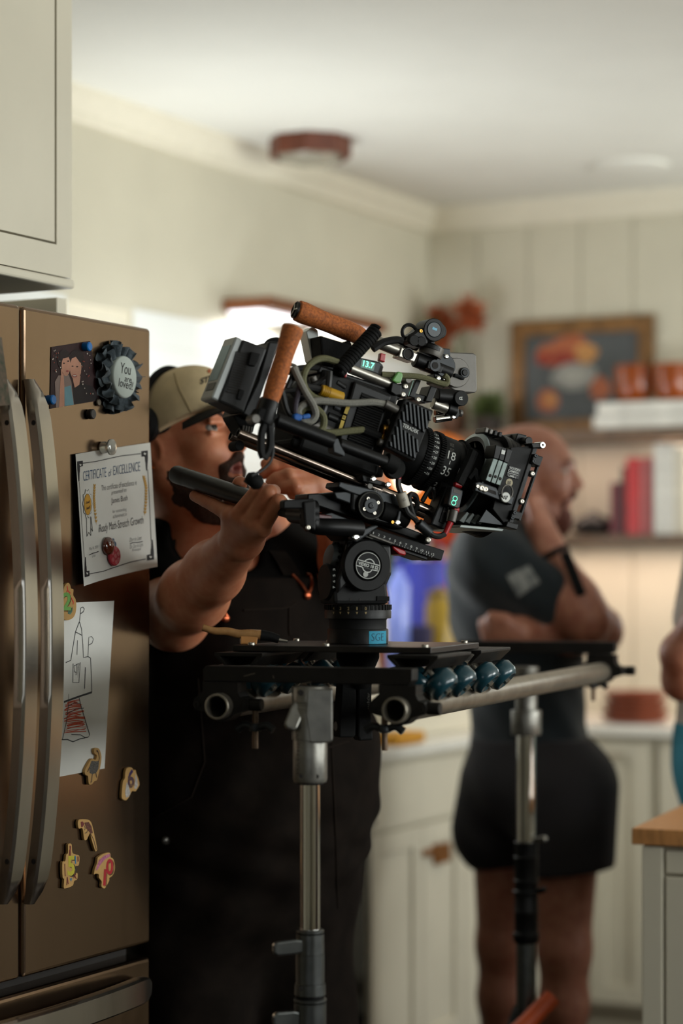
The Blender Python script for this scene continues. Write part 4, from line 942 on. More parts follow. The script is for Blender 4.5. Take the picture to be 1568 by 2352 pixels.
# --- body
body = pr('body', [(742, 846), (918, 905), (866, 1096), (686, 1030)], -.062, .050, M_blk2, bev=.005)
pn = pr('side_panel', [(1190, 760), (1500, 885), (1345, 1370), (1060, 1245)], .0502, .058, M_blk, f=A1, bev=.004)
pr('vent_recess', [(1250, 860), (1450, 935), (1330, 1330), (1130, 1255)], .0582, .0586, M_rub, body, f=A1, bev=0)
for i in range(19):
    t = i / 18; l0, l1 = (1245, 885), (1135, 1235); r0, r1 = (1437, 958), (1330, 1310)
    a = (l0[0] + (l1[0] - l0[0]) * t, l0[1] + (l1[1] - l0[1]) * t); b = (r0[0] + (r1[0] - r0[0]) * t, r0[1] + (r1[1] - r0[1]) * t)
    pcyl('cooling_fin', a, b, .0592, .0021, M_blk, body, f=A1, bev=.0005, seg=8)
yl = mat('yellow_label', 'b39a3a', .6)
for a, b, c, d in (((1125, 965), (1155, 975), (1130, 1040), (1103, 1030)), ((1098, 1045), (1122, 1055), (1112, 1085), (1086, 1075)), ((1083, 1085), (1110, 1095), (1075, 1195), (1052, 1185))):
    pr('yellow_label', [a, b, c, d], .0582, .0586, yl, pn, f=A1, bev=0)
rtext('+', (1097, 1077), (1117, 1070), 6, .0588, M_ink, pn, f=A1)
top = pr('top_plate', [(735, 838), (925, 900), (918, 920), (728, 856)], -.055, .045, M_blk, bev=.003)
pr('rear_block', [(690, 905), (745, 850), (775, 862), (715, 1040), (672, 1022)], -.055, .035, M_rub, bev=.004)
pr('dovetail_block', [(672, 1004), (884, 1075), (880, 1098), (690, 1032), (668, 1022)], -.05, .045, M_rub, bev=.004)
for p0, p1, r, m in (((1010, 975), (1065, 1000), .0075, M_mg), ((960, 1050), (1045, 1085), .008, M_blk), ((830, 1115), (905, 1145), .0085, M_lg), ((930, 1150), (1000, 1180), .008, M_lg), ((1035, 775), (1110, 825), .0065, M_blk)):
    c_ = pcyl('connector', p0, p1, .045, r, m, f=A1)
for p0, p1, r in (((1415, 1155), (1490, 1170), .0075), ((1400, 1215), (1445, 1265), .008)):
    g = pcyl('gold_connector', p0, p1, .062, r, M_gold, f=A1); pcyl('collar', ((p0[0] * .5 + p1[0] * .5), (p0[1] * .5 + p1[1] * .5)), p1, .062, r * 1.2, M_gold, g, f=A1)
cable('gold_lead', [(1255, 1165), (1330, 1195), (1400, 1225)], .064, .0065, M_rub, f=A1)
pcyl('pin', (1465, 1080), (1480, 1130), .066, .003, M_lg, f=A1)
# --- wireless transmitter
tx = pr('transmitter', [(929.8, 914), (997, 943), (952, 1061), (883, 1026)], .060, .086, M_blk2, bev=.003)
cor = [V(RF.pix(*p, .0862)) for p in ((929.8, 916), (995, 944), (951, 1058), (885, 1025))]
def bil(u, v): return cor[0] * (1 - u) * (1 - v) + cor[1] * u * (1 - v) + cor[2] * u * v + cor[3] * (1 - u) * v
for i in range(15):                                    # slanted cooling ribs, broken by the lettering
    u0 = -1.0 + i * .136
    seg = []
    for k in range(61):
        v = k / 60; u = u0 + v * .86
        mid = abs(v - .5 - (u - .5) * .10) < .085 and .2 < u < .95
        seg.append((u, v, .03 < u < .95 and .02 < v < .98 and not mid))
    run = []
    for s_ in seg + [(0, 0, False)]:
        if s_[2]: run.append(s_)
        else:
            if len(run) > 5:
                a, b = run[0], run[-1]; mb = MB(); q = [bil(a[0], a[1]), bil(a[0] + .075, a[1]), bil(b[0] + .075, b[1]), bil(b[0], b[1])]
                mb.prism(RF, [(p.x, p.y) for p in q][::-1], .0855, .0905); finish('cooling_rib', mb, M_mg, tx, .0008)
            run = []
rtext('TERADEK', (298, 998), (425, 1058), 8.6, .0875, M_wht, tx, f=A2, bold=.005)
pcyl('antenna_stub', (885, 1022), (868, 1014), .07, .006, M_lg, tx)
# --- lens on the optical axis
AX = V(RF.pix(987, 1060, 0)); bx = AX.y
def axp(px): return RF.pix(px, 1060 + (px - 987) * .385, .047)[0]
def ax(s, w=0, b=0): return RF(s, bx + b, w)
ln = MB(); S0, S1 = axp(935), axp(1098)
prof = [(.036, axp(930)), (.040, axp(948)), (.044, axp(960)), (.046, axp(972)), (.0462, axp(1001)), (.0448, axp(1002)), (.0448, axp(1006)), (.0475, axp(1018)), (.048, axp(1048)), (.0462, axp(1050)), (.0462, axp(1060)), (.049, axp(1061)), (.049, axp(1071)), (.046, axp(1072)), (.046, axp(1082)), (.047, axp(1100)), (.040, axp(1101))]
ln.lathe(ax(0), RA, prof, 56); lens = finish('lens', ln, M_blk2, cam_)
def gear(a, b, r, n=72):
    mb = MB(); 
    for i in range(n):
        t = 2 * PI * i / n; d = RB * math.cos(t) + RC_ * math.sin(t); e = RC_ * math.cos(t) - RB * math.sin(t); k = []
        for s_ in (a, b):
            for rr, hh in ((r - .002, .0013), (r + .0024, .0008), (r + .0024, -.0008), (r - .002, -.0013)): k.append(ax(s_) + d * rr + e * hh)
        q = mb.add(k)
        mb.face((q, q + 1, q + 2, q + 3)[::-1]); mb.face((q + 4, q + 5, q + 6, q + 7))
        for u in range(3): mb.face((q + u, q + u + 1, q + u + 5, q + u + 4))
    mb.lathe(ax(a), RA, [(r - .004, 0), (r - .0005, 0), (r - .0005, b - a), (r - .004, b - a)], 48, True, True)
    return finish('gear_ring', mb, M_rub, lens)
gear(axp(974), axp(986), .0472); gear(axp(1004), axp(1015), .047); gear(axp(1062), axp(1070), .0498)
def ltext(st, s0, s1, t0, hgt, r, name='lettering', m=M_wht, rot=False):
    """letters wrapped round the barrel: s along the axis, angle from the near side (up is +)"""
    mb = MB()
    def mp(x, y): t = t0 + y / r; return ax(x) + (RC_ * math.cos(t) + RB * math.sin(t)) * r
    text(mb, st, mp, s0, s1, 0, hgt, 0, .004); return finish(name, mb, m, lens)
ltext('18', axp(1020), axp(1037), .10, .0145, .0484); ltext('|', axp(1027), axp(1028.5), -.06, .006, .0484); ltext('35', axp(1018), axp(1036), -.46, .0145, .0484); ltext('2.0', axp(1020), axp(1033), -.95, .008, .0484)
ltext('F', axp(1052), axp(1058), -.30, .012, .0466)
for i, st in enumerate(('21', '24', '25', '26', '27', '28', '29', '30', '35')):
    t = .92 - i * .2; ltext(st, axp(992), axp(999), t, .0042, .0465)
    ltext('-', axp(988), axp(991), t + .03, .001, .0465)
for i in range(2):
    for j, wd in enumerate((8, 7, 8)): ltext('cine zoom'[:wd], axp(1022), axp(1022 + wd * 1.2), .72 - i * .24 - j * .055, .0018, .0484, 'fine_print', M_gry)
# --- matte box
mx = lambda px: RF.pix(px, 1060 + (px - 987) * .385, 0)[0]
ring = MB(); ring.lathe(ax(mx(1066)), RA, [(.060, 0), (.066, -.002), (.073, 0), (.074, .006), (.074, .030), (.060, .030)], 56, True, True)
mbx = finish('matte_box', ring, M_blk, cam_)
rg2 = MB(); rg2.lathe(ax(mx(1066)), RA, [(.0665, -.0025), (.0738, -.0005), (.0742, .002), (.069, .002)], 56, True, True); finish('donut_rim', rg2, mat('rim_grey', '7f8b90', .3, .7), mbx)
tl = MB(); tl.tube([ax(mx(1072)) + RB * .071 - RC_ * .02, ax(mx(1072)) + RB * .05], .0015, 6, 0); finish('spoke', tl, M_lg, mbx)
for i, (a, b) in enumerate(((1100, 1108), (1112, 1120), (1124, 1132))):
    mb = MB(); mb.lathe(ax(mx(a + 4)), RA, [(.058, 0), (.084, 0), (.085, .002), (.085, mx(b + 2) - mx(a)), (.083, mx(b + 3) - mx(a)), (.058, mx(b + 3) - mx(a))], 48, True, True); finish('filter_stage', mb, M_blk, mbx)
M_tray = mat('tray_metal', '59625f', .45, .6, var=.25, scale=70)
for q, h, up in (([(1015, 290), (1060, 303), (987, 515), (943, 493)], (988, 452), [(1040, 165), (1098, 185), (1062, 303), (1015, 290)]), ([(1064, 304), (1106, 320), (1033, 532), (993, 514)], (1036, 462), [(1092, 182), (1138, 200), (1108, 320), (1066, 304)]), ([(1110, 323), (1150, 340), (1078, 548), (1038, 530)], (1080, 480), [(1142, 200), (1195, 215), (1152, 340), (1112, 323)])):
    t_ = pr('filter_tray', q, .060, .088, M_tray, mbx, f=A4, bev=.001); knob('hole', h, .0882, .0886, .0026, M_dark, t_, f=A4, bev=.0001)
    pr('tray_cover', up, .055, .089, M_blk, mbx, f=A4, bev=.0012)
pr('qr_plate', [(1095, 212), (1128, 222), (1120, 258), (1088, 250)], .0892, .0896, M_wht, mbx, f=A4, bev=0)
for i in range(4):
    p = (960 + i * 42, 14 + i * 14); pr('top_catch', [(p[0] - 14, p[1] - 12), (p[0] + 16, p[1] - 4), (p[0] + 4, p[1] + 46), (p[0] - 26, p[1] + 38)], -.005, .03, M_lg if i < 2 else M_blk, mbx, f=A4)
# the flared box and its front frame
near = [A4(1180, 190), A4(1385, 175), A4(1140, 925), A4(1010, 760), A4(1060, 560)]
pr('side_wall', near, .080, .086, M_blk2, mbx, bev=.001)
q = [RF.pix(*p, .083) for p in (A4(1180, 190), A4(1385, 172), A4(1140, 925), A4(905, 905))]
mb = MB(); mb.prism(RF, q, -.086, -.080); finish('side_wall', mb, M_blk2, mbx, .001)
mb = MB(); mb.prism(RF, [q[0], q[1], (q[1][0], q[1][1] - .004), (q[0][0], q[0][1] - .004)], -.086, .080); finish('top_wall', mb, M_blk2, mbx, .001)
b0, b1 = RF.pix(*A4(715, 905), .08), RF.pix(*A4(1120, 940), .08)
mb = MB(); mb.prism(RF, [b0, b1, (b1[0] - .002, b1[1] - .006), (b0[0] - .001, b0[1] - .005)], -.082, .080); finish('bottom_tray', mb, mat('pale_grey_edge', '6d7370', .4, .4), mbx, .001)
mb = MB(); mb.prism(RF, [RF.pix(*A4(x, y), .084) for x, y in ((950, 765), (1120, 915), (880, 880))], .0805, .084); finish('gusset', mb, M_mg, mbx, .0005)
for i in range(4):
    x0 = 700 + i * 52
    pr('bellows_fold', [(x0, 868 + i * 6), (x0 + 74, 785 + i * 12), (x0 + 92, 800 + i * 12), (x0 + 44, 892 + i * 5)], -.05, .074 - i * .004, mat('bellows_cloth', '565d5c', .6, var=.2), mbx, f=A4, bev=.001)
pr('front_frame', [(1385, 172), (1428, 195), (1190, 925), (1140, 925)], -.088, .088, M_blk, mbx, f=A4, bev=.002)
pr('clamp_bar', [(1430, 345), (1447, 350), (1268, 870), (1250, 866)], .078, .086, M_blk, mbx, f=A4, bev=.0006)
for q in ([(1392, 248), (1478, 280), (1446, 372), (1362, 335)], [(1200, 768), (1282, 795), (1258, 862), (1172, 840)], [(1148, 872), (1250, 900), (1236, 955), (1128, 925)], [(1362, 150), (1470, 150), (1465, 195), (1380, 200)]):
    c_ = pr('clamp', q, .070, .094, M_blk, mbx, f=A4)
for p in ((1407, 268), (1388, 318), (1212, 795), (1192, 842)): screw(p, .0945, .0032, mbx, f=A4, m=M_mg)
for p in ((1376, 434), (1280, 690)): knob('washer', p, .082, .090, .0052, M_mg, mbx, f=A4); screw(p, .0905, .004, mbx, f=A4)
mb = MB(); c_ = RF.pix(*A4(1472, 170), .095); mb.lathe(RF(c_[0], c_[1], .07), RC_, [(.0055, 0), (.0055, .024), (.0045, .0255), (.0022, .0255), (.002, .022)], 20); finish('tube_end', mb, M_chr, mbx)
knob('lock_knob', (1345, 132), .02, .05, .007, M_blk, mbx, f=A4); pr('top_flag_hinge', [(1115, 75), (1240, 60), (1310, 75), (1320, 115), (1240, 130), (1125, 130)], -.06, .01, M_lg, mbx, f=A4)
pr('top_bracket', [(1195, 185), (1240, 60), (1325, 78), (1330, 160), (1200, 205)], -.02, .03, M_blk, mbx, f=A4)
lv = pr('rosette_arm', [(850, 520), (885, 508), (1045, 562), (1062, 600), (1208, 648), (1186, 724), (1100, 690), (846, 592)], .086, .096, M_mg, mbx, f=A4)
pr('slot', [(965, 572), (1040, 600), (1042, 630), (960, 600)], .0962, .0966, M_dark, lv, f=A4, bev=0)
for p, r in (((870, 550), .003), ((907, 567), .005), ((940, 579), .005)): screw(p, .0975, r, lv, f=A4)
c_ = RF.pix(*A4(1142, 608), .098); mb = MB(); mb.torus(RF(c_[0], c_[1], .098), RC_ + RA * .3, .0118, .0014, 28, 8); finish('split_ring', mb, M_lg, lv)
dk = knob('emblem_disc', (1131, 652), .096, .100, .0085, mat('pale_steel', '969792', .45, .3), lv, f=A4)
mb = MB()
for a, b in (((1112, 640), (1150, 640)), ((1112, 640), (1131, 674)), ((1150, 640), (1131, 674)), ((1131, 674), (1131, 652)), ((1131, 652), (1118, 643)), ((1131, 652), (1145, 643))): mb.line(RF, [A4(*a), A4(*b)], .0007, .1003)
finish('emblem', mb, M_ink, dk)
lp_ = pr('name_plate', [(1165, 355), (1278, 385), (1246, 490), (1132, 455)], .0862, .0872, M_blk, mbx, f=A4, bev=.0005)
rtext('WOODEN', (1163, 388), (1260, 416), 5.6, .0875, M_wht, lp_, f=A4, bold=.01); rtext('CAMERA', (1152, 414), (1248, 440), 5.4, .0875, M_wht, lp_, f=A4, bold=.01); rtext('UMB-1', (1155, 460), (1222, 478), 4.8, .0875, M_wht, lp_, f=A4, bold=.01)
mb = MB(); mb.line(RF, [A4(1148, 424), A4(1245, 452)], .0006, .0875); finish('rule', mb, M_wht, lp_)
st_ = knob('round_sticker', (1163, 516), .0862, .0866, .0063, mat('sticker_beige', 'a39a80', .6), mbx, f=A4, bev=.0001)
mb = MB()
for a, b in (((1150, 505), (1176, 505)), ((1176, 505), (1172, 530)), ((1172, 530), (1148, 527)), ((1148, 527), (1150, 505)), ((1150, 505), (1172, 530)), ((1176, 505), (1148, 527))): mb.line(RF, [A4(*a), A4(*b)], .0006, .0868)
finish('sticker_print', mb, M_ink, st_)
cable('lens_bellows', [(790, 480), (830, 430), (850, 400), (860, 480), (900, 500)], .07, .004, M_rub, f=A4)
# --- rods and base plate
for w, p0, p1, in ((.030, (546, 994), (1004, 1172)), (-.030, (529, 1000), (985, 1176))):
    a, b = RF.pix(*p0, w), RF.pix(*p1, w); mb = MB(); mb.pipe(RF(a[0], a[1], w), RF(b[0], a[1] if w > 0 else a[1], w), .0080, .0062); finish('steel_rod', mb, mat('rod_steel', '8a7c72', .2, 1.0), cam_)
M_bp = M_blk
pr('base_plate', [(780, 1106), (905, 1135), (925, 1155), (918, 1172), (800, 1130), (776, 1118)], .0, .052, M_mg, bev=.002)
rtext('ARRI', A3(850, 312), A3(785, 293), 6.5, .0526, M_lg); knob('stud', (748, 272), .05, .053, .005, M_lg, f=A3)
pr('bridge_plate', [(600, 305), (700, 330), (1060, 480), (1065, 560), (1015, 632), (720, 545), (590, 470)], -.045, .050, M_bp, f=A3, bev=.004)
pr('plate_end', [(450, 322), (600, 308), (590, 420), (470, 375)], -.04, .046, M_mg, f=A3, bev=.002)
pr('bridge_foot', [(240, 335), (330, 330), (1252, 690), (1235, 752), (260, 415), (235, 370)], -.030, .024, M_bp, f=A3, bev=.002)
rz_ = knob('rosette', (757, 432), .050, .058, .0225, M_rub, f=A3); knob('rosette_centre', (757, 432), .058, .0605, .012, M_mg, rz_, f=A3)
mb = MB(); c_ = RF.pix(*A3(757, 432), .0585)
for i in range(60): t = 2 * PI * i / 60; mb.line(RF, [(c_[0] + .0195 * math.cos(t), c_[1] + .0195 * math.sin(t)), (c_[0] + .0215 * math.cos(t), c_[1] + .0215 * math.sin(t))], .0005, .0584, px=False)
finish('rosette_teeth', mb, M_gry, rz_)
for p in ((731, 376), (812, 408), (700, 460), (783, 493)): screw(p, .0590, .0032, rz_, f=A3)
screw((757, 432), .0612, .005, rz_, f=A3, m=M_mg)
pcyl('clamp_barrel', (830, 470), (1050, 540), .045, .016, M_rub, f=A3); pr('clamp_lever', [(985, 470), (1005, 478), (985, 585), (955, 578)], .05, .064, M_mg, f=A3)
for p, r in (((972, 572), .0045), ((930, 567), .0028), ((893, 262), .0045), ((773, 213), .0045), ((997, 295), .003)): screw(p, .066, r, f=A3, m=M_chr if r > .003 else M_gold)
pr('rod_clamp', [(680, 175), (760, 205), (870, 240), (905, 290), (760, 250), (690, 235)], .0, .058, M_blk, f=A3)
# --- side handle arm (near side) and its cork grip
gp = MB(); g0, g1 = RF.at(*A1(690, 322), .115), RF.at(*A1(500, 928), .115); d = (g1 - g0)
gp.lathe(g0, d, [(.010, -.001), (.0155, .001), (.0165, .004), (.0162, d.length * .12), (.0142, d.length * .33), (.0138, d.length * .45), (.0148, d.length * .7), (.0138, d.length * .9), (.0125, d.length)], 28)
sg = finish('side_grip', gp, M_cork, cam_); sg['label'] = 'upright cork side grip'
gk = MB(); gk.lathe(g1, d, [(.0135, .0), (.0145, .004), (.015, .03), (.0135, .036)], 24); finish('grip_collar', gk, M_blk, cam_)
j = pr('grip_joint', [(415, 985), (520, 985), (575, 1055), (540, 1085), (445, 1105), (365, 1070)], .10, .128, M_rub, f=A1, bev=.003); knob('joint_knob', (385, 1075), .105, .13, .007, M_lg, j, f=A1)
pcyl('arm_tube', (545, 1085), (1010, 1262), .112, .0115, M_blk, f=A1); pcyl('arm_tube', (1060, 1285), (1445, 1430), .112, .0095, M_blk, f=A1)
pr('arm_clamp', [(1010, 1240), (1055, 1232), (1075, 1290), (1110, 1350), (1108, 1385), (1020, 1350)], .1, .122, M_mg, f=A1); pcyl('arm_end', (1440, 1420), (1530, 1470), .105, .014, M_rub, f=A1)
for pts in ([(455, 1110), (430, 1200), (425, 1330), (445, 1395)], [(490, 1120), (500, 1230), (490, 1330), (450, 1400)]): cable('hanging_strap', pts, .118, .006, M_blk2, f=A1)
cable('mini_jack_lead', [(515, 1085), (525, 1150), (520, 1250), (525, 1340), (500, 1430), (430, 1500), (350, 1540)], .12, .0022, M_cbl, f=A1)
mb = MB(); mb.lathe(RF.at(567, 1093, .10), RF.at(590, 1108, .10) - RF.at(567, 1093, .10), [(.006, 0), (.011, .006), (.012, .02), (.008, .026)], 14); finish('run_switch', mb, M_rub, cam_)
pr('switch_grip', [(572, 1095), (592, 1098), (594, 1110), (580, 1117), (566, 1105)], .09, .105, M_rub)
# --- battery and mount
bt_ = pr('battery', [(275, 420), (480, 500), (285, 1032), (72, 930)], .0, .052, mat('battery_black', '101112', .55, var=.12), f=A1, bev=.004)
sc_ = [RF.pix(*A1(*p), .052) for p in ((275, 420), (72, 930))]
q0, q1 = sc_; dd = V((q0[0] - q1[0], q0[1] - q1[1])); dl = dd.normalized(); nn = V((-dl.y, dl.x))
FB = Frame(RF(q1[0], q1[1], .052), RC_, RB * dl.y + RA * dl.x, None)      # the rear face of the battery
bz = FB.z
mb = MB(); mb.box(FB, -.052, -.002, .0, dd.length, -.002, .011); bk = finish('back_shell', mb, mat('battery_grey', 'a0a4a4', .45, .3, var=.1), bt_, .003)
mb = MB(); mb.box(FB, -.046, -.008, dd.length * .30, dd.length * .86, .0111, .0116); finish('status_panel', mb, mat('panel_blue', '7598a5', .35, var=.15), bk)
mb = MB(); mb.box(FB, -.040, -.008, dd.length * .14, dd.length * .26, .0111, .0118); finish('button_panel', mb, mat('panel_dark', '3b4547', .4), bk)
pr('side_vent', [(225, 520), (345, 560), (262, 870), (140, 850)], .0522, .0526, mat('battery_black', '1d1e20'), bt_, f=A1, bev=0)
for i in range(17):
    t = i / 16; a = (235 - 95 * t, 530 + 320 * t); mb = MB(); mb.line(RF, [A1(*a), A1(a[0] + 100, a[1] + 26)], .0022, .0531); finish('vent_slot', mb, M_dark, bt_)
pr('latch', [(345, 525), (425, 545), (405, 610), (375, 650), (318, 635)], .052, .057, M_blk2, bt_, f=A1); pr('socket_cover', [(245, 830), (292, 845), (285, 885), (262, 925), (228, 915)], .052, .0545, M_blk2, bt_, f=A1)
mb = MB(); 
pr('battery_mount', [(490, 440), (580, 445), (360, 1085), (270, 1035), (400, 760)], -.045, .045, M_blk, f=A1, bev=.003)
pr('mount_foot', [(200, 1050), (300, 1040), (385, 1090), (360, 1190), (280, 1190), (215, 1080)], -.02, .03, M_rub, f=A1)
for i in range(4): pr('contact_rib', [(280 + i * 22, 1130 + i * 4), (292 + i * 22, 1130 + i * 4), (284 + i * 22, 1180 + i * 4), (272 + i * 22, 1178 + i * 4)], .03, .034, M_lg, f=A1, bev=.0003)
knob('rod_knob', (252, 1296), -.01, .02, .008, M_rub, f=A1)
cable('mount_cable', [(470, 480), (500, 450), (560, 440), (590, 470)], .03, .006, M_rub, f=A1)
# --- top handle
tg = MB(); g0, g1 = RF.at(*A1(715, 188), .0), RF.at(*A1(1250, 400), .0); d = g1 - g0; L = d.length
tg.lathe(g0, d, [(.0125, -.001), (.0165, .002), (.0172, .01), (.0172, L * .12), (.0152, L * .35), (.0150, L * .5), (.0160, L * .75), (.0150, L * .93), (.013, L)], 28)
th_ = finish('top_grip', tg, M_cork, cam_); th_['label'] = 'long cork top grip'
mb = MB(); mb.lathe(g0, -d, [(.0138, 0), (.0138, .003), (.012, .004), (.011, .0025), (.003, .0025), (.003, .004)], 28); ec = finish('end_cap', mb, M_blk, th_)
mb = MB(); 
for i in range(3): t = i * 2 * PI / 3; mb.tube([g0 - d.normalized() * .0036, g0 - d.normalized() * .0036 + (RC_ * math.cos(t) + RB * math.sin(t)) * .0115], .0013, 6, 0)
finish('spokes', mb, M_alu, ec)
pcyl('handle_tube', A1(1240, 392), A2(290, 385), 0, .0098, M_alu, bev=.001)
hb = pr('handle_block', [(292, 345), (425, 400), (395, 470), (268, 425)], -.012, .013, M_alu, f=A2); knob('hex_hole', (347, 402), .0132, .0138, .0075, M_dark, hb, f=A2, bev=.0002)
mb = MB(); c_ = RF.pix(*A2(347, 402), .014); mb.torus(RF(c_[0], c_[1], .014), RC_, .0085, .0016, 20, 6); finish('bolt_ring', mb, M_blk, hb)
pcyl('handle_tube', (400, 445), (690, 560), 0, .0125, M_blk, f=A2); hb2 = pr('handle_block', [(515, 455), (640, 505), (615, 560), (500, 520)], -.015, .016, M_blk, f=A2); knob('hex_hole', (568, 497), .0162, .0168, .0095, M_mg, hb2, f=A2, bev=.0002); knob('bolt', (568, 497), .0168, .0175, .0055, M_dark, hb2, f=A2, bev=.0002)
cable('handle_strap', [(1340, 505), (1430, 450), (1530, 430), (1580, 440)], .02, .006, M_blk2, f=A1)
# --- coiled lead
mb = MB(); p0, p1 = RF.at(*A1(1372, 345), .05), RF.at(*A1(1055, 690), .055); x, y, a_ = basis(p1 - p0); L = (p1 - p0).length; pts = []
for i in range(17 * 12 + 1):
    t = i / (17 * 12); g = 2 * PI * i / 12; pts.append(p0 + a_ * L * t + (x * math.cos(g) + y * math.sin(g)) * .0088)
mb.tube(pts, .0039, 8, 0); finish('coiled_lead', mb, M_rub, cam_)
# --- voltage meter on the top rail
vm = pr('voltage_meter', [(1165, 558), (1400, 608), (1432, 640), (1402, 725), (1150, 645), (1140, 610)], .030, .052, M_mg, f=A1, bev=.003)
pr('meter_window', [(1250, 590), (1362, 618), (1345, 685), (1238, 655)], .0522, .0525, mat('meter_glow', '06302a', .3, emit='0a5a48', estr=.5), vm, f=A1, bev=0)
mg = mat('meter_digits', '9fffe0', .3, emit='5affc8', estr=1.6)
rtext('13.7', (1256, 645), (1345, 670), 14, .0532, mg, vm, f=A1, name='digits', bold=.015)
mb = MB(); mb.line(RF, [A1(1415, 645), A1(1395, 710)], .005, .0524); finish('slot', mb, M_dark, vm)
mb = MB(); mb.line(RF, [A1(1150, 648), A1(1400, 728)], .0012, .0524); finish('glow_edge', mb, mat('meter_glow', '06302a'), vm)
pcyl('silver_rail', (1150, 660), (1505, 800), .045, .0085, M_alu, f=A1); pr('rail_clamp', [(1500, 775), (1575, 800), (1575, 880), (1530, 885), (1485, 855)], .03, .058, M_blk, f=A1)
pr('red_catch', [(1405, 535), (1450, 548), (1440, 615), (1395, 600)], .02, .03, M_redp, f=A1); pr('red_latch', [(1128, 665), (1142, 672), (1125, 740), (1105, 735)], .048, .056, M_redp, f=A1)
pr('white_bracket', [(795, 360), (850, 320), (890, 350), (925, 600), (880, 650), (845, 600)], -.05, -.02, mat('clear_plate', 'b9c2c0', .3), f=A1)
pr('monitor_back', [(735, 770), (800, 790), (830, 800), (800, 850), (742, 840)], -.03, .02, M_rub, bev=.003)
cable('monitor_arm', [(930, 500), (1000, 490), (1080, 490), (1150, 470)], .0, .007, M_rub, f=A1)
# --- cables on the near side
cable('olive_lead', [(1055, 612), (950, 582), (870, 598), (800, 660), (770, 750), (790, 830), (850, 895), (930, 925)], (.055, .075), .0052, M_grn, f=A1)
cable('grey_lead', [(1440, 955), (1330, 940), (1150, 948), (990, 935), (870, 930), (770, 962), (730, 1020), (765, 1085), (830, 1098), (872, 1045), (850, 960), (790, 860), (725, 730), (690, 650)], (.075, .095), .0055, M_gry, f=A1)
cx_ = pcyl('silver_connector', (1435, 950), (1540, 1005), .076, .0068, M_lg, f=A1)
cable('olive_lead', [(1262, 1165), (1150, 1175), (1000, 1190), (860, 1170), (760, 1120), (745, 1040), (790, 985), (870, 990), (935, 1060), (930, 1150), (885, 1190)], (.065, .085), .0055, M_grn, f=A1)
cable('black_lead', [(600, 850), (640, 1000), (700, 1070), (830, 1105), (920, 1040), (962, 900), (980, 760), (985, 690)], (.08, .06), .0052, M_cbl, f=A1)
cable('black_lead', [(600, 850), (700, 838), (830, 815), (960, 740)], (.06, .05), .004, M_cbl, f=A1); cable('black_lead', [(650, 700), (720, 665), (830, 655), (960, 670)], .04, .0045, M_cbl, f=A1)
cable('black_lead', [(640, 780), (680, 860), (750, 905), (830, 880)], .045, .004, M_cbl, f=A1); cable('black_lead', [(700, 690), (660, 780), (630, 850)], .05, .0045, M_cbl, f=A1)
cable('violet_lead', [(695, 650), (735, 740), (730, 860), (708, 960), (706, 1030)], .085, .0042, mat('violet_sleeve', '3c3742', .7), f=A1)
cable('thin_lead', [(690, 700), (640, 640), (700, 640), (730, 690), (700, 760), (640, 850)], .05, .0025, M_lg, f=A1)
yc = pcyl('yellow_connector', (912, 840), (1090, 905), .066, .0088, mat('yellow_rubber', 'b58a16', .5), f=A1); cable('yellow_lead', [(800, 815), (860, 825), (912, 840)], .064, .006, M_cbl, f=A1)
for i in range(4): pcyl('ridge', (930 + i * 14, 846 + i * 5), (937 + i * 14, 849 + i * 5), .066, .0096, mat('yellow_rubber', 'b58a16'), yc, f=A1)
tie = mat('blue_tie', '0f57a8', .6)
for q in ([(692, 1040), (720, 1030), (770, 1045), (765, 1085), (712, 1102), (695, 1080)], [(762, 1045), (820, 1030), (835, 1045), (832, 1070), (770, 1080)]): pr('blue_tie', q, .088, .098, tie, f=A1, bev=.003)
for p0, p1 in (((700, 655), (735, 760)), ((845, 730), (860, 770))): pcyl('plug', p0, p1, .06, .006, M_lg, f=A1)
cable('olive_rail_lead', [(125, 570), (260, 578), (400, 585), (500, 605), (600, 640), (660, 645), (665, 600), (640, 580)], .05, .0048, M_grn, f=A2)
pr('green_clip', [(215, 620), (262, 545), (300, 555), (305, 585), (288, 640), (250, 640)], .045, .06, mat('green_plastic', '5f9a4e', .4), f=A2, bev=.002)
# --- posts and finder bracket at the front of the handle
for q in ([(412, 610), (455, 618), (395, 765), (352, 750)], [(532, 660), (585, 680), (540, 800), (484, 790)]): pr('handle_post', q, .0, .035, M_blk, f=A2)
pr('cross_block', [(390, 720), (500, 745), (490, 810), (395, 780)], -.01, .03, M_blk, f=A2); pr('front_block', [(230, 650), (330, 640), (370, 690), (330, 770), (215, 730)], .0, .05, M_blk, f=A2, bev=.003)
for p in ((324, 668), (304, 733), (428, 775)): screw(p, .052, .0042, f=A2)
knob('thumb_bolt', (350, 615), .03, .05, .0055, M_lg, f=A2); pr('glow_edge', [(388, 618), (393, 620), (352, 748), (346, 745)], .036, .037, mat('meter_glow', '06302a'), f=A2, bev=0)
fb_ = pr('finder_bracket', [(640, 385), (880, 395), (905, 410), (912, 700), (895, 722), (740, 715), (650, 650), (600, 500)], -.035, -.005, M_lg, f=A2, bev=.002)
knob('bracket_disc', (745, 555), -.005, .001, .024, M_lg, fb_, f=A2); knob('pivot_ring', (812, 555), .001, .006, .0085, M_mg, fb_, f=A2); knob('pivot_bolt', (812, 555), .006, .008, .005, M_blk, fb_, f=A2)
dk_ = knob('friction_disc', (650, 500), -.004, .010, .0185, M_mg, f=A2); pr('disc_arm', [(585, 350), (690, 360), (695, 420), (620, 430)], -.004, .008, M_mg, f=A2)
for p in ((659, 423), (594, 602), (648, 608)): screw(p, .0115, .0038, f=A2, m=M_chr)
cable('pivot_lever', [(725, 575), (770, 590), (800, 605)], .004, .003, M_mg, f=A2)
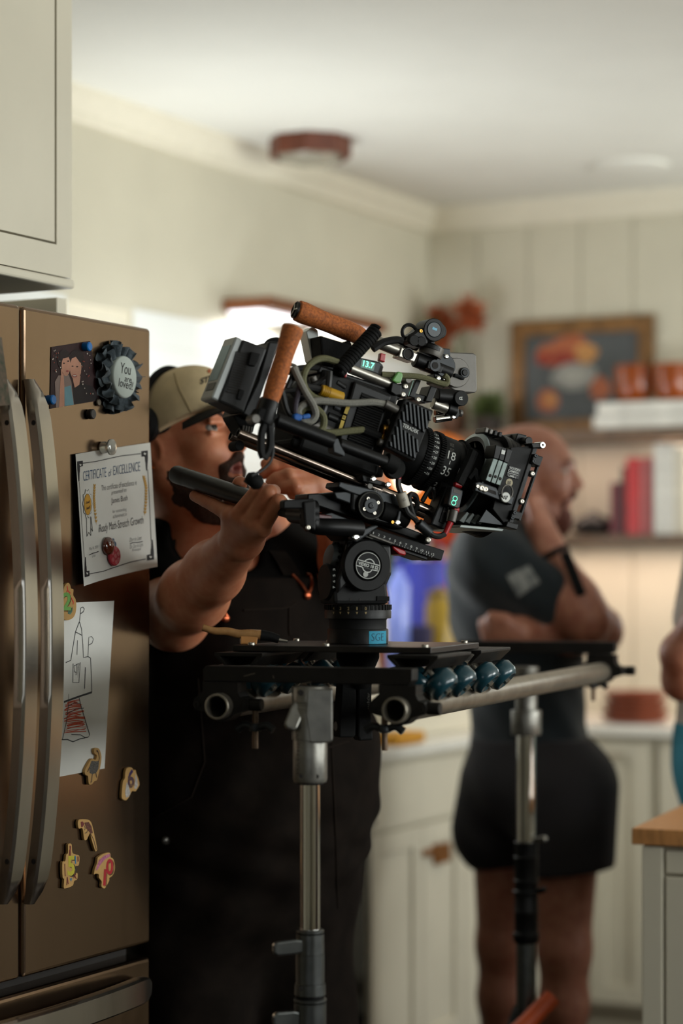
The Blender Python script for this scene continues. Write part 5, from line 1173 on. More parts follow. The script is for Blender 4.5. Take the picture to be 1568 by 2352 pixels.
pr('lower_bracket', [(560, 560), (650, 580), (700, 640), (640, 680), (555, 640)], -.02, .008, M_blk, f=A2)
# top clamp with rod ends
mb = MB(); c_ = RF.pix(*A2(355, 228), .005)
mb.torus(RF(c_[0], c_[1], .005), RC_, .0125, .003, 28, 8); finish('clamp_ring', mb, M_blk, cam_)
pr('clamp_body', [(345, 250), (400, 220), (430, 190), (500, 180), (515, 330), (440, 350), (365, 320), (340, 290)], -.01, .016, M_blk, f=A2, bev=.004); screw((450, 215), .017, .0032, f=A2, m=M_gold)
for p, r in (((398, 292), .009), ((455, 300), .008)): knob('clamp_bolt', p, .016, .019, r, M_blk2, f=A2)
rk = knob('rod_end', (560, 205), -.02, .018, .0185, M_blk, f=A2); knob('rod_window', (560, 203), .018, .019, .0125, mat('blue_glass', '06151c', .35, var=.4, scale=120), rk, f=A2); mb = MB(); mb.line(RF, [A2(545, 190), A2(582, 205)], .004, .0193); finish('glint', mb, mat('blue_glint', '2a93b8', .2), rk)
knob('rod_end', (605, 215), -.03, .005, .0125, M_blk, f=A2)
pr('clamp_stem', [(535, 255), (570, 265), (560, 345), (525, 350)], -.005, .008, M_blk, f=A2)
mb = MB(); mb.lathe(RF.at(*A2(522, 425), .0), RB, [(.0185, 0), (.0195, .003), (.0195, .016), (.0175, .018)], 28); finish('turn_knob', mb, M_lg, cam_)
mb = MB(); mb.lathe(RF.at(*A2(518, 375), .0), RB, [(.021, 0), (.021, .006), (.017, .009)], 28); finish('turn_knob_cap', mb, M_blk, cam_)
cable('clamp_arm', [(250, 325), (330, 320), (420, 345)], -.02, .007, M_blk2, f=A2)
# rods below the finder bracket
pcyl('rod_knob', (575, 745), (780, 765), .018, .0125, M_blk, f=A2); kk = knob('knob_face', (783, 765), .022, .034, .0125, M_blk2, f=A2); mb = MB()
for a, b in (((765, 772), (792, 776)), ((765, 772), (768, 757)), ((768, 757), (782, 757)), ((787, 752), (783, 780))): mb.line(RF, [A2(*a), A2(*b)], .0011, .0343)
finish('knob_mark', mb, M_wht, kk)
pcyl('silver_tube', (545, 805), (675, 855), .015, .009, M_alu, f=A2); pcyl('black_tube', (660, 845), (730, 870), .015, .0115, M_blk, f=A2)
pr('hinge', [(700, 830), (760, 845), (770, 905), (745, 935), (690, 925)], .0, .018, M_blk, f=A2); pcyl('thumb_screw', (758, 885), (785, 888), .01, .006, M_lg, f=A2)
lv2 = pcyl('chrome_lever', (560, 940), (700, 920), .012, .0058, M_chr, f=A2); screw((717, 919), .020, .0036, f=A2, m=M_chr)
pcyl('chrome_lever', (565, 885), (640, 880), -.01, .0055, M_chr, f=A2)
# --- focus motor, control box and leads under the lens
pr('motor_plate', [(582, 548), (640, 560), (575, 945), (548, 952), (470, 915), (440, 905), (455, 860)], .02, .056, M_blk, f=A4, bev=.003)
pr('motor_face', [(560, 740), (605, 755), (565, 900), (515, 880)], .0562, .058, M_blk2, f=A4); rtext('CAM', (553, 788), (583, 794), 3.4, .0584, M_gry, f=A4)
pcyl('motor_gear', (470, 560), (560, 600), .02, .02, M_rub, f=A4)
mc = pr('control_box', [(640, 545), (742, 590), (738, 612), (705, 745), (690, 760), (600, 728), (595, 712), (628, 560)], .06, .078, M_mg, f=A4, bev=.002)
pr('box_label', [(652, 572), (720, 592), (712, 625), (645, 606)], .0782, .0785, mat('label_grey', '5a5451', .6), mc, f=A4, bev=0)
for p in ((663, 664), (650, 703)):
    c_ = RF.pix(*A4(*p), .079); mb = MB(); mb.torus(RF(c_[0], c_[1], .0788), RC_, .0037, .0006, 24, 6); finish('lit_ring', mb, mat('ring_glow', '7fffd8', .3, emit='5fe8bb', estr=1.1), mc)
mb = MB(); q = [(628, 634), (692, 648), (676, 735), (614, 718), (628, 634)]; mb.line(RF, [A4(*p) for p in q], .0006, .0786); finish('display_border', mb, mat('tan_line', '84704a', .6), mc)
pcyl('red_collar', (655, 528), (720, 548), .069, .005, M_redp, f=A4); pcyl('red_collar', (640, 758), (690, 772), .069, .0055, M_redp, f=A4)
cable('thick_lead', [(690, 535), (735, 440), (790, 330), (830, 230)], (.069, .062), .0085, M_rub, f=A4)
sc2 = pcyl('silver_connector', (655, 770), (628, 880), .07, .0068, M_lg, f=A4); pcyl('red_boot', (622, 880), (565, 1000), .07, .0052, M_redp, f=A4, r1=.0042)
cable('black_lead', [(570, 990), (520, 1012), (470, 1008), (430, 985)], .07, .0045, M_cbl, f=A4)
pcyl('inline_connector', (430, 985), (320, 890), .07, .0085, M_mg, f=A4); mb = MB()
cable('black_lead', [(320, 890), (280, 830), (250, 740), (235, 660), (260, 625), (300, 650), (310, 730), (270, 800)], (.07, .03), .0046, M_cbl, f=A4)
lc = pcyl('white_connector', (160, 610), (200, 740), .066, .0088, mat('white_sleeve', 'a9a49a', .5), f=A4); rtext('LC', A4(186, 690), A4(210, 676), 6, .0755, M_ink, lc)
pcyl('red_boot', (148, 425), (135, 490), .066, .0046, M_redp, f=A4); cable('black_lead', [(138, 480), (140, 545), (160, 610)], .066, .0046, M_cbl, f=A4); cable('black_lead', [(200, 740), (230, 800), (290, 850), (320, 890)], .066, .0046, M_cbl, f=A4)
knob('motor_cap', (118, 385), .06, .075, .0165, M_rub, f=A4); screw((45, 535), .066, .0045, f=A4, m=M_chr)
for pts in ([(440, 560), (400, 620), (360, 690)], [(455, 560), (480, 640), (470, 740), (460, 790)]): cable('black_lead', pts, .03, .0042, M_cbl, f=A4)
# ================================================================ fluid head
hd = thing('tripod_head', 'black fluid pan head with blue tape on its base and round silver badge', 'tripod head', P(821.5, 1480, 3.436))
HC_ = P(821.5, 1480, 3.436); hz_ = lambda y: -(y - 1480) / F * 3.436
def lat(name, prof, m, par=None, seg=48):
    mb = MB(); mb.lathe(HC_, (0, 0, 1), [(r, hz_(y)) for r, y in prof], seg); return finish(name, mb, m, par or hd)
base = lat('base', [(.047, 1478.3), (.0482, 1477), (.0482, 1446), (.047, 1444)], M_blk)
lat('neck', [(.0452, 1443.8), (.0452, 1424), (.047, 1420)], M_blk2)
pr_ = lat('pan_ring', [(.0525, 1419.8), (.0528, 1405), (.0518, 1401), (.0518, 1390), (.0505, 1388)], M_blk)
mb = MB()
for i in range(44):
    t = 2 * PI * i / 44; d = V((math.cos(t), math.sin(t), 0)); e = V((-math.sin(t), math.cos(t), 0)); c = HC_ + d * .0522
    f = Frame(c + Z * hz_(1401), e, Z, d); mb.box(f, -.0022, .0022, .0005, .0085, -.001, .0012)
finish('knurling', mb, M_rub, pr_)
def cyltext(st, px, y0, h, r, name='lettering', m=None):
    t0 = -PI / 2 + math.asin(max(-1, min(1, (px - 821.5) / F * 3.436 / r))); w_ = h * .62; mb = MB()
    text(mb, st, lambda x, y: HC_ + V((math.cos(t0 + x / r) * r, math.sin(t0 + x / r) * r, hz_(y0) + y)), -w_ / 2, w_ / 2, 0, h); return finish(name, mb, m or mat('scale_gold', 'a8946a', .6), pr_)
for st, px in (('4', 766), ('3', 781.5), ('2', 799.5), ('1', 819), ('0', 839)):
    cyltext(st, px, 1400, .0048, .0540); t0 = -PI / 2 + math.asin((px - 821.5) / F * 3.436 / .0534); mb = MB()
    fr = Frame(HC_ + V((math.cos(t0) * .0534, math.sin(t0) * .0534, hz_(1408))), V((-math.sin(t0), math.cos(t0), 0)), Z); mb.flat(fr, [(-.0018, .0025), (.0018, .0025), (0, -.0012)], 0); finish('pointer', mb, mat('scale_gold', 'a8946a'), pr_)
mb = MB(); k = mb.add([HC_ + V((math.cos(t) * .0487, math.sin(t) * .0487, hz_(y))) for y in (1477, 1448) for t in [-PI / 2 + .36 + i * .78 / 10 for i in range(11)]])
for i in range(10): mb.face((k + i, k + i + 1, k + 12 + i, k + 11 + i))
tp = finish('blue_tape', mb, mat('blue_tape', '1f87a6', .7, var=.12, scale=90), base)
mb = MB(); text(mb, 'SGE', lambda x, y: HC_ + V((math.cos(-PI / 2 + .70 + x / .049) * .049, math.sin(-PI / 2 + .70 + x / .049) * .049, hz_(1470) + y)), -.013, .013, 0, .0115, .1, -.018); finish('lettering', mb, mat('marker_blue', '16324a', .7), tp)
# housing
def hpr(name, px, w0, w1, m, par=None, bev=.002): return pr(name, px, w0, w1, m, par or hd, bev, fr=HF)
HW = .0
hpr('housing', [(782, 1290), (800, 1235), (845, 1222), (901, 1250), (901, 1320), (890, 1344), (895, 1388), (768, 1388), (766, 1362), (772, 1310)], -.034, .028, M_blk2, bev=.006)
hpr('housing_cheek', [(786, 1300), (800, 1245), (898, 1252), (900, 1316), (886, 1342), (840, 1358), (795, 1345), (777, 1364), (776, 1330)], .028, .040, M_blk, bev=.004)
c_ = HF.pix(846, 1299, .052); ctr = HF(c_[0], c_[1], 0)
mb = MB(); mb.lathe(ctr + RC_ * .036, RC_, [(.0405, 0), (.0405, .010), (.0385, .0125), (.0245, .0125), (.0225, .010)], 56); dr_ = finish('drum', mb, M_blk2, hd)
mb = MB(); mb.lathe(ctr + RC_ * .047, RC_, [(.0222, 0), (.0222, .0025), (.0212, .0032), (.0205, .0022)], 48); bg_ = finish('badge', mb, mat('badge_black', '070708', .45, spec=.12), dr_)
f = Frame(ctr + RC_ * .0504, V((ca, sa, 0)), Z); rr = math.radians(-14); fb2 = Frame(f.O, f.x * math.cos(rr) + f.y * math.sin(rr), f.y * math.cos(rr) - f.x * math.sin(rr))
mb = MB(); mb.torus(f.O - RC_ * .0004, RC_, .0202, .0006, 48, 6)
mb.line(fb2, [(-.0195, .0047), (-.001, .0047), (.002, .0085), (.0065, .0105), (.011, .0085), (.0135, .0047), (.0195, .0047)][3:] and [(-.0075, .0047), (-.004, .0085), (.0015, .0105), (.007, .0085), (.0105, .0047)], .0014, .0003, px=False, smooth=4)
mb.line(fb2, [(-.0198, -.0047), (-.0095, -.0047), (-.006, -.0085), (0, -.0105), (.006, -.0085), (.0075, -.0047)], .0014, .0003, px=False, smooth=3)
mb.line(fb2, [(-.0075, .0047), (.0198, .0047)], .0012, .0003, px=False); mb.line(fb2, [(-.0198, .0047 - .0125), (-.0198, .0047 - .0125)], .0001, .0003, px=False); mb.line(fb2, [(-.0198, -.0047), (.0198, -.0047 + .0)], .0001, .0003, px=False)
mb.line(fb2, [(.0075, -.0047), (.0198, -.0047 + .0006)], .0012, .0003, px=False); mb.line(fb2, [(-.0198, .0047), (-.0075, .0047)], .0012, .0003, px=False)
finish('badge_lines', mb, M_wht, bg_)
mb = MB(); text(mb, 'VIDEO 18 S2', lambda x, y: fb2(x, y, .0004), -.0172, .0178, -.0026, .0026, 0, .02); finish('lettering', mb, M_wht, bg_)
mb = MB(); mb.lathe(fb2(-.001, -.0143, .0001), RC_, [(.0042, 0), (.0042, .0006), (.001, .0006)], 24); finish('badge_dot', mb, mat('dot_grey', '9b9d9a', .4), bg_)
f2 = HF
for px in (805, 827): knob('hole', (px, 1377), .0282, .0285, .002, M_dark, hd, fr=HF, bev=.0001)
hpr('level_window', [(866, 1369), (894, 1370), (894, 1380), (865, 1380)], .0282, .030, M_rub, bev=.0006)
# drag dial and lock on the left side
mb = MB(); d0 = HF.at(766, 1336, .0); mb.lathe(d0, -V((ca, sa, 0)), [(.026, -.006), (.030, -.004), (.030, .012), (.027, .016)], 40); dl_ = finish('drag_dial', mb, M_blk2, hd)
for i, st in enumerate('3567'):
    px, py = A3(462, 965 + i * 48); mb = MB(); a, b = HF.pix(px, py, .0322); text(mb, st, lambda x, y: HF(a - y, b + x, .0322), 0, .0034, 0, .0038); finish('lettering', mb, M_wht, hd)
mb = MB(); d0 = HF.at(776, 1283, .0); mb.lathe(d0, V((-ca, -sa, .25)), [(.019, -.006), (.022, 0), (.022, .012), (.019, .017), (.012, .018)], 32); finish('brake_knob', mb, mat('grey_knob2', '4a4f52', .45, .3), hd)
mb = MB()
for i in range(14): t = 2 * PI * i / 14; x, y, a_ = basis(V((-ca, -sa, .25))); mb.ball(d0 + a_ * .008 + (x * math.cos(t) + y * math.sin(t)) * .022, .003, 8, 6)
finish('knob_knurl', mb, M_rub, hd)
# platform and slide, tilted with the camera
def tpr(name, px, w0, w1, m, par=None, bev=.0015): return pr(name, px, w0, w1, m, par or hd, bev, f=A3)
tpr('platform', [(560, 590), (700, 610), (930, 745), (920, 760), (700, 690), (590, 720), (520, 650)], -.036, .040, M_blk)
sl_ = tpr('sliding_plate', [(765, 635), (800, 620), (1358, 800), (1332, 884), (735, 690)], -.028, .041, M_blk2)
for i in range(12):
    p = (772 + i * 44.3, 665 + i * 15.9); rtext(str(i + 1), (p[0] - (7 if i < 9 else 11), p[1] - 2), (p[0] + (7 if i < 9 else 11), p[1] + 3), 5.2, .0414, M_wht, sl_, f=A3, name='digit')
    mb = MB(); mb.line(RF, [A3(p[0] - 4, p[1] + 5), A3(p[0] - 8, p[1] + 17)], .0006, .0414)
    if i < 11: mb.line(RF, [A3(p[0] + 19, p[1] + 17), A3(p[0] + 17, p[1] + 23)], .0006, .0414)
    finish('scale_mark', mb, M_wht, sl_)
rtext('37880', (716, 690), (768, 708), 3.2, .0414, M_gry, hd, f=A3)
tpr('slide_rail', [(745, 660), (940, 735), (930, 752), (735, 680)], .0412, .0445, M_lg); tpr('lower_rail', [(1030, 770), (1225, 850), (1215, 882), (1020, 815)], -.02, .034, M_blk)
tpr('red_lever', [(930, 752), (1035, 795), (1047, 820), (1038, 846), (985, 832), (932, 785)], .0, .036, M_redp, bev=.003)
lv3 = tpr('locking_lever', [(600, 660), (760, 598), (805, 590), (820, 605), (690, 700), (640, 732), (600, 720), (588, 690)], .042, .054, M_mg, bev=.003); screw((631, 691), .0555, .0052, lv3, f=A3, m=M_chr)
pr('slide_stop', [(1205, 660), (1258, 690), (1235, 750), (1190, 735)], -.02, .045, M_blk, f=A3); screw((1222, 713), .046, .0045, f=A3)
tpr('platform_tail', [(310, 585), (690, 580), (720, 605), (520, 645), (350, 640)], -.03, .035, M_blk)
tpr('red_catch', [(318, 500), (440, 515), (430, 562), (308, 555)], .027, .034, mat('dark_red_plastic', '4a1216', .4)); tpr('tail_wedge', [(380, 500), (430, 488), (640, 565), (560, 578), (390, 540)], -.02, .03, M_mg)
# pan bar
tp0 = A3(700, 605); pb = thing('pan_bar', 'black pan bar with rubber grip in the hand of the man in the cap', 'pan bar', HF.at(395, 1085, .05))
def BP(px, py): return P(px, py, 3.36 + (700 - px) / 305 * .21)     # the bar swings away from the camera
mb = MB(); mb.tube([HF.at(*A3(665, 622), .046), HF.at(*A3(540, 612), .052), HF.at(*A3(420, 607), .054), HF.at(*A3(310, 600), .05), HF.at(*A3(270, 570), .05)], .0135, 14); finish('arm', mb, M_blk, pb)
pr('hinge_block', [(200, 400), (305, 385), (305, 640), (215, 600)], .042, .064, M_blk2, pb, f=A3, fr=HF, bev=.003); pr('hinge_plate', [(40, 395), (60, 385), (290, 375), (300, 440), (290, 458), (40, 455)], .042, .060, M_blk2, pb, f=A3, fr=HF, bev=.002)
for y in (470, 530): pcyl('hinge_ring', (205, y), (300, y + 8), .046, .017, M_blk, pb, f=A3, fr=HF)
screw((240, 612), .064, .004, pb, f=A3, fr=HF)
mb = MB(); mb.cyl(HF.at(*A3(240, 510), .048), BP(672, 1180), .0145, None, 20, .001); mb.cyl(BP(674, 1181), BP(565, 1147), .0095, None, 20, .001); finish('tube', mb, M_blk, pb)
g0, g1 = BP(400, 1088), BP(598, 1154); d = g1 - g0; L = d.length
mb = MB(); mb.lathe(g0, d, [(.009, 0), (.0135, .0015), (.0150, .006), (.0150, .03), (.0146, .034), (.0152, .038), (.0152, L * .6), (.0142, L), (.0095, L + .001)], 28); finish('rubber_grip', mb, mat('grip_rubber', '0b0b0b', .42, var=.2, scale=90), pb)
# ================================================================ slider rails, rolling dolly, stands
DD = V((.339, .941, 0)).normalized(); DE = V((.941, -.339, 0)).normalized()
T2 = V((.0763, 3.155, 1.193)); DF = Frame(T2, DE, DD, Z); EF = Frame(T2, DE, Z)       # EF faces the viewer (z = -DD)
M_iron = mat('black_iron', '15120f', .55, .5, var=.25, scale=40, bump=.15)
M_tube = mat('raw_steel_tube', '8d867a', .42, .85, var=.15, scale=30, stretch=(1, 1, 1), bump=.1)
M_wheel = mat('teal_urethane', '15424f', .28, .0, var=.25, scale=25, trans=.25, coat=.3)
A5 = lambda x, y: (420 + x * .34439, 1400 + y * .34439)
sr = thing('slider_rails', 'pair of grey steel tube rails clamped to black end bars across two stands', 'rails', DF(-.14, .68, -.02))
LEN = 1.375
for e in (0, -.2796):
    mb = MB(); mb.pipe(DF(e, 0, 0), DF(e, LEN, 0), .0195, .0163, 36); finish('tube', mb, M_tube, sr)
def end_bar(d0, sgn):
    f = Frame(DF(0, d0, 0), DE, Z); 
    mb = MB(); mb.prism(f, [(-.311, .036), (.014, .036), (.020, .042), (.020, .060), (-.306, .060), (-.311, .054)], -.03, .0); b = finish('end_bar', mb, M_iron, sr, .0015)
    for e in (0, -.2796):
        mb = MB(); s_ = 1
        out = [(.0235 * math.cos(t), .0235 * math.sin(t)) for t in [math.radians(a) for a in range(-150, -20, 10)]] + [(.040, -.006), (.043, .002), (.040, .011), (.031, .014), (.027, .0215), (.027, .0358), (-.030, .0358), (-.030, .022), (-.037, .016), (-.044, .010), (-.0465, .002), (-.043, -.006), (-.030, -.009)]
        k = []
        inn = [(.0198 * math.cos(t), .0198 * math.sin(t)) for t in [2 * PI * i / 40 for i in range(40)]]
        # ring shaped clamp body: bridge the outer outline to the bore
        n = len(out); angs = [math.atan2(y, x) for x, y in out]
        for w in (.004 * sgn, -.030 * sgn):
            a = mb.add([f(e + x, y, w) for x, y in out]); c = mb.add([f(e + .0198 * math.cos(t), .0198 * math.sin(t), w) for t in angs]); k.append((a, c))
        for i in range(n):
            j = (i + 1) % n
            for q, (a, c) in enumerate(k): mb.face((a + i, a + j, c + j, c + i) if (q == 0) == (sgn > 0) else (c + i, c + j, a + j, a + i))
            a0, a1 = k[0][0], k[1][0]; mb.face((a0 + j, a0 + i, a1 + i, a1 + j)); c0, c1 = k[0][1], k[1][1]; mb.face((c0 + i, c0 + j, c1 + j, c1 + i))
        cl = finish('clamp', mb, M_iron, sr)
        for x in (-.039, .0345):
            mb = MB(); mb.lathe(f(e + x, .002, (.0045 if sgn > 0 else -.0045)), f.z * sgn, [(.0055, 0), (.0055, .0015), (.0022, .0018), (.002, .0004)], 14); finish('bolt', mb, M_iron, cl)
        mb = MB(); mb.cyl(f(e + .040, .002, -.012), f(e + .060, .002, -.012), .0095, None, 16, .001); finish('hinge_pin', mb, M_iron, cl)
        for wn, (nx, ny) in ((0, (.048, -.030)),) if e < 0 else ((0, (-.027, -.027)),):
            mb = MB(); mb.lathe(f(e + nx, .0 + ny - .034, -.014), Z, [(.0045 + .0004 * (i % 2), i * .0012) for i in range(58)], 12); finish('threaded_rod', mb, mat('rusty_thread', '5d4c3d', .5, .8, var=.3), cl)
            mb = MB(); mb.lathe(f(e + nx, ny - .008, -.014), Z, [(.0085, 0), (.0095, .004), (.0075, .012)], 16); wb = finish('wing_nut', mb, M_mg, cl)
            for s2 in (-1, 1): mb = MB(); mb.tube([f(e + nx + s2 * .006, ny - .002, -.014), f(e + nx + s2 * .018, ny + .001, -.014), f(e + nx + s2 * .029, ny - .006, -.014)], .0055, 10, taper=1.15); finish('wing', mb, M_mg, wb)
    return b
b1 = end_bar(.022, 1); end_bar(LEN - .022, -1)
mb = MB()
for p0, p1 in (((405, 445), (480, 425)), ((780, 500), (855, 483)), ((600, 440), (606, 460))): mb.line(EF, [A5(*p0), A5(*p1)], .0009, -.0218)
finish('scratches', mb, mat('scratch', '6e6456', .5), b1)
# --- rolling plate
dl2 = thing('camera_dolly', 'black camera plate on teal skate wheels rolling on the tube rails', 'dolly', DF(-.14, .25, .02))
PZ = 1.281 - 1.193
mb = MB(); mb.box(DF, -.303, .0187, .118, .376, PZ - .0095, PZ); finish('plate', mb, mat('scuffed_black', '1c1816', .38, .3, var=.45, scale=35), dl2, .0012)
for e, d in ((-.155, .135), (-.21, .30), (.002, .35), (-.28, .14), (-.29, .36), (.005, .132)):
    mb = MB(); mb.lathe(DF(e, d, PZ), Z, [(.0055, 0), (.0055, .003), (.0045, .004), (.0022, .004), (.002, .0015)], 14); finish('bolt', mb, M_scr, dl2)
mb = MB(); mb.flat(DF, [(-.005, .150), (.003, .150), (.004, .165), (-.006, .168)], PZ + .0003); mb.flat(DF, [(-.075, .14), (-.05, .141), (-.052, .146), (-.076, .145)], PZ + .0003); finish('worn_patch', mb, mat('bare_metal', 'b5aea2', .4, .6), dl2)
for e0 in (0, -.2796):
    for dt in (.085, .315):
        pf = Frame(DF(e0, dt, 0), DE, Z, -DD)
        mb = MB(); prof = [(-.040, PZ - .0105), (.040, PZ - .0105), (.040, PZ - .015), (.022, PZ - .032), (.0165, PZ - .032), (.030, PZ - .016), (-.030, PZ - .016), (-.0165, PZ - .032), (-.022, PZ - .032), (-.040, PZ - .015)]
        mb.prism(pf, prof, -.175, 0); finish('truck_channel', mb, M_iron, dl2, .001)
        for s_ in (-1, 1):
            for dw in (.035, .135):
                c = DF(e0 + s_ * .0335, dt + dw, .0335); axd = (DE * s_ - Z).normalized(); R = .0262; h = .031
                c0 = c - axd * h / 2
                mb = MB(); mb.lathe(c0, axd, [(.011, .003), (.0185, .0), (.0215, .001), (R, .008), (R, h - .008), (.0215, h - .001), (.0185, h), (.011, h - .004), (.006, h - .004), (.006, .003)], 32, True, True); wh = finish('wheel', mb, M_wheel, dl2)
                mb = MB(); mb.lathe(c0 + axd * (h - .010), axd, [(.0108, 0), (.0108, .004), (.006, .005)], 20); finish('bearing', mb, M_alu, wh)
                mb = MB(); mb.cyl(c0 - axd * .012, c0 + axd * (h + .002), .004, None, 10); mb.lathe(c0 + axd * (h - .003), axd, [(.0065, 0), (.0065, .005), (.003, .006)], 6, False); finish('axle', mb, M_scr, wh)
# --- tie-down of the pan head below the plate
td = MB(); HB = Frame(P(821.5, 1500, 3.436), V((ca, sa, 0)), Z)
mb = MB(); c = P(821.5, 1498, 3.436); mb.lathe(V((c.x, c.y, 1.193 + PZ - .0105)), -Z, [(.034, 0), (.034, .012), (.026, .03), (.022, .055), (.018, .06)], 32); finish('bowl_stud', mb, M_rub, hd)
def tie(name, px, w0, w1, m=M_rub, bev=.003): return pr(name, px, w0, w1, m, hd, bev, fr=HB)
tie('tie_down', [(785, 1570), (817, 1570), (819, 1600), (817, 1690), (812, 1694), (779, 1694), (779, 1660)], -.010, .014); t2 = tie('tie_down', [(822, 1570), (855, 1572), (853, 1640), (858, 1700), (826, 1702), (822, 1690)], -.008, .016)
mb = MB()
a, b = HB.pix(849, 1629, .0164); text(mb, 'sachtler', lambda x, y: HB(a - y, b + x, .0164), 0, .026, 0, .0052); finish('lettering', mb, M_gry, t2)
pcyl('side_knob', (770, 1668), (788, 1668), .0, .008, M_lg, hd, fr=HB)
# --- tool on the plate
tf = Frame(DF(-.30, .15, 0), V((1, .12, 0)), Z)
tool = thing('hand_tool', 'amber handled tool with black tape lying over the left edge of the dolly plate', 'tool', tf.at(555, 1470, 0))
def tz(px): return [tf.pix(*p, 0) for p in px]
zp = PZ + T2.z + .0006
pts = [tf.at(x, y, 0) for x, y in ((465, 1441), (492, 1449), (520, 1450), (548, 1456), (575, 1456), (598, 1458))]
mb = MB(); mb.tube(pts, .0052, 12, 6, taper=1.5); finish('handle', mb, mat('amber_resin', 'b98a58', .25, trans=.3, var=.2, scale=60), tool)
mb = MB(); q = tz([(552, 1456), (592, 1456), (588, 1466)]); mb.prism(tf, [(q[0][0], zp - T2.z), (q[1][0] - .002, zp - T2.z), (q[1][0], q[1][1]), (q[0][0], q[0][1])], -.012, .006); finish('heel', mb, mat('amber_block', 'b07a42', .5), tool, .001)
mb = MB(); a = tf.at(598, 1459, 0); b = tf.at(640, 1464, 0); mb.tube([a, (a + b) / 2, V((b.x, b.y, zp + .0075))], .0085, 12, 5, taper=.8); finish('black_tape', mb, M_rub, tool)
mb = MB(); b2 = tf.at(660, 1468, 0); mb.tube([V((b.x, b.y, zp + .006)), V((b2.x, b2.y, zp + .004))], .0036, 6, 0, taper=.6); finish('metal_tip', mb, M_scr, tool)
# ================================================================ stands
def stand(label, X0, Y0, prof, knobs, legs, zb, far=False):
    base = V((X0, Y0, 0)); t = thing('light_stand', label, 'stand', base, 'stands carrying the slider rails')
    zz = lambda y: EYE - (y - HY) / F * Y0
    for nm, m, pr_ in prof:
        mb = MB(); mb.lathe(V((X0, Y0, 0)), Z, [(r / F * Y0, zz(y)) for r, y in reversed(pr_)], 36); finish(nm, mb, m, t)
    for nm, m, a, b, r, k in knobs:
        p = P(a[0], a[1], Y0 - .01); q = P(b[0], b[1], Y0 - .025); mb = MB(); d = (q - p)
        if k == 'tab':
            fr = Frame(p, d, d.cross(V((0, 1, 0)))); L = d.length; w = r / F * Y0
            mb.prism(fr, [(-.004, -w * .7), (L * .3, -w), (L * .9, -w * .95), (L, -w * .5), (L, w * .5), (L * .9, w * .95), (L * .3, w), (-.004, w * .7)], -.006, .006); o = finish(nm, mb, m, t, .003)
            mb = MB(); mb.cyl(p - d.normalized() * .004 + V((0, .012, 0)), p + V((0, -.002, 0)), .006, None, 12); finish('screw_shaft', mb, M_alu, o)
        else: mb.cyl(p, q, r / F * Y0, None, 20, .001); finish(nm, mb, m, t)
    for i, (ang, m) in enumerate(legs):
        d = V((math.cos(ang), math.sin(ang), 0)); h = zb; mb = MB(); mb.tube([V((X0, Y0, h)) + d * .03, V((X0, Y0, h * .62)) + d * .16, V((X0, Y0, .02)) + d * .42], .0155, 12, 8); finish('leg', mb, m, t)
    return t, zz
M_gs = mat('grey_casting', '7c7a74', .42, .85, var=.2, scale=40, bump=.2); M_st = mat('stand_steel', '5b5d5c', .35, .9, var=.15, scale=40)
X1, Y1 = (712 - CX) / F * 3.22, 3.22
st1, zz1 = stand('near light stand with chrome column in front of the man in overalls', X1, Y1, [
    ('receiver', M_gs, [(40, 1576), (42, 1579), (42, 1612), (40, 1614), (40, 1622), (42, 1624), (42, 1698)]), ('collar', M_gs, [(38.5, 1698.5), (39.5, 1701), (39.5, 1788), (37, 1796)]),
    ('seal', M_rub, [(30, 1796.5), (30, 1801)]), ('column', M_chr, [(22.7, 1801.5), (22.7, 2139)]),
    ('ring', M_st, [(29, 2134), (32, 2136), (32, 2141), (29, 2144)]), ('lower_block', M_st, [(32, 2144.5), (32.5, 2190)]), ('sleeve', M_st, [(33, 2190.5), (33, 2258)]), ('band', M_st, [(35.5, 2258.5), (36, 2284)]), ('seal', M_rub, [(33, 2284.5), (33, 2291)]),
    ('ring', M_st, [(35, 2291.5), (38, 2294), (38, 2299), (35, 2302)]), ('lower_block', M_st, [(37, 2302.5), (37, 2400)]), ('lower_tube', M_st, [(28, 2401), (28, 2900)])],
    [('lever', M_gs, (690, 1612), (664, 1676), 17, 'tab'), ('t_handle', M_st, (700, 2172), (626, 2180), 17, 'tab'), ('t_handle', M_st, (692, 2338), (626, 2342), 18, 'tab')], [(.6, M_st), (2.7, M_st), (4.8, M_st)], .42)
fs = Frame(V((X1, Y1, 0)), (1, 0, 0), Z)
mb = MB(); mb.prism(fs, [(-.0, zz1(1703)), (.030, zz1(1703)), (.0335, zz1(1696)), (.0335, zz1(1580)), (-.004, zz1(1580)), (-.006, zz1(1640))], .002, .0275); finish('casting_rib', mb, M_gs, st1, .002)
r_ = .02565; mb = MB()
text(mb, 'MATTHEWS', lambda x, y: V((X1 + math.sin(-.62 - y / r_) * (r_ + (.0018 if zz1(1775) + x > zz1(1698) else 0)), Y1 - math.cos(-.62 - y / r_) * (r_ + (.0018 if zz1(1775) + x > zz1(1698) else 0)), zz1(1775) + x)), 0, .066, 0, .0075, 0, -.01); finish('embossed_lettering', mb, mat('casting_shadow', '4c4a46', .5, .6), st1)
for px, py in ((691, 1783), (727, 1784), (690, 2272)):
    c = fs.pix(px, py, .026); mb = MB(); mb.cyl(fs(c[0], c[1], .012), fs(c[0], c[1], .0235), .0032, None, 10); finish('set_screw', mb, M_dark, st1)
c = fs.pix(690, 1591, .0255); mb = MB(); mb.cyl(fs(c[0], c[1], .010), fs(c[0], c[1], .0262), .0045, None, 14); finish('pin_hole', mb, M_dark, st1)
X2, Y2 = (1208 - CX) / F * 4.43, 4.43
M_or = mat('orange_tape', 'b5491a', .5)
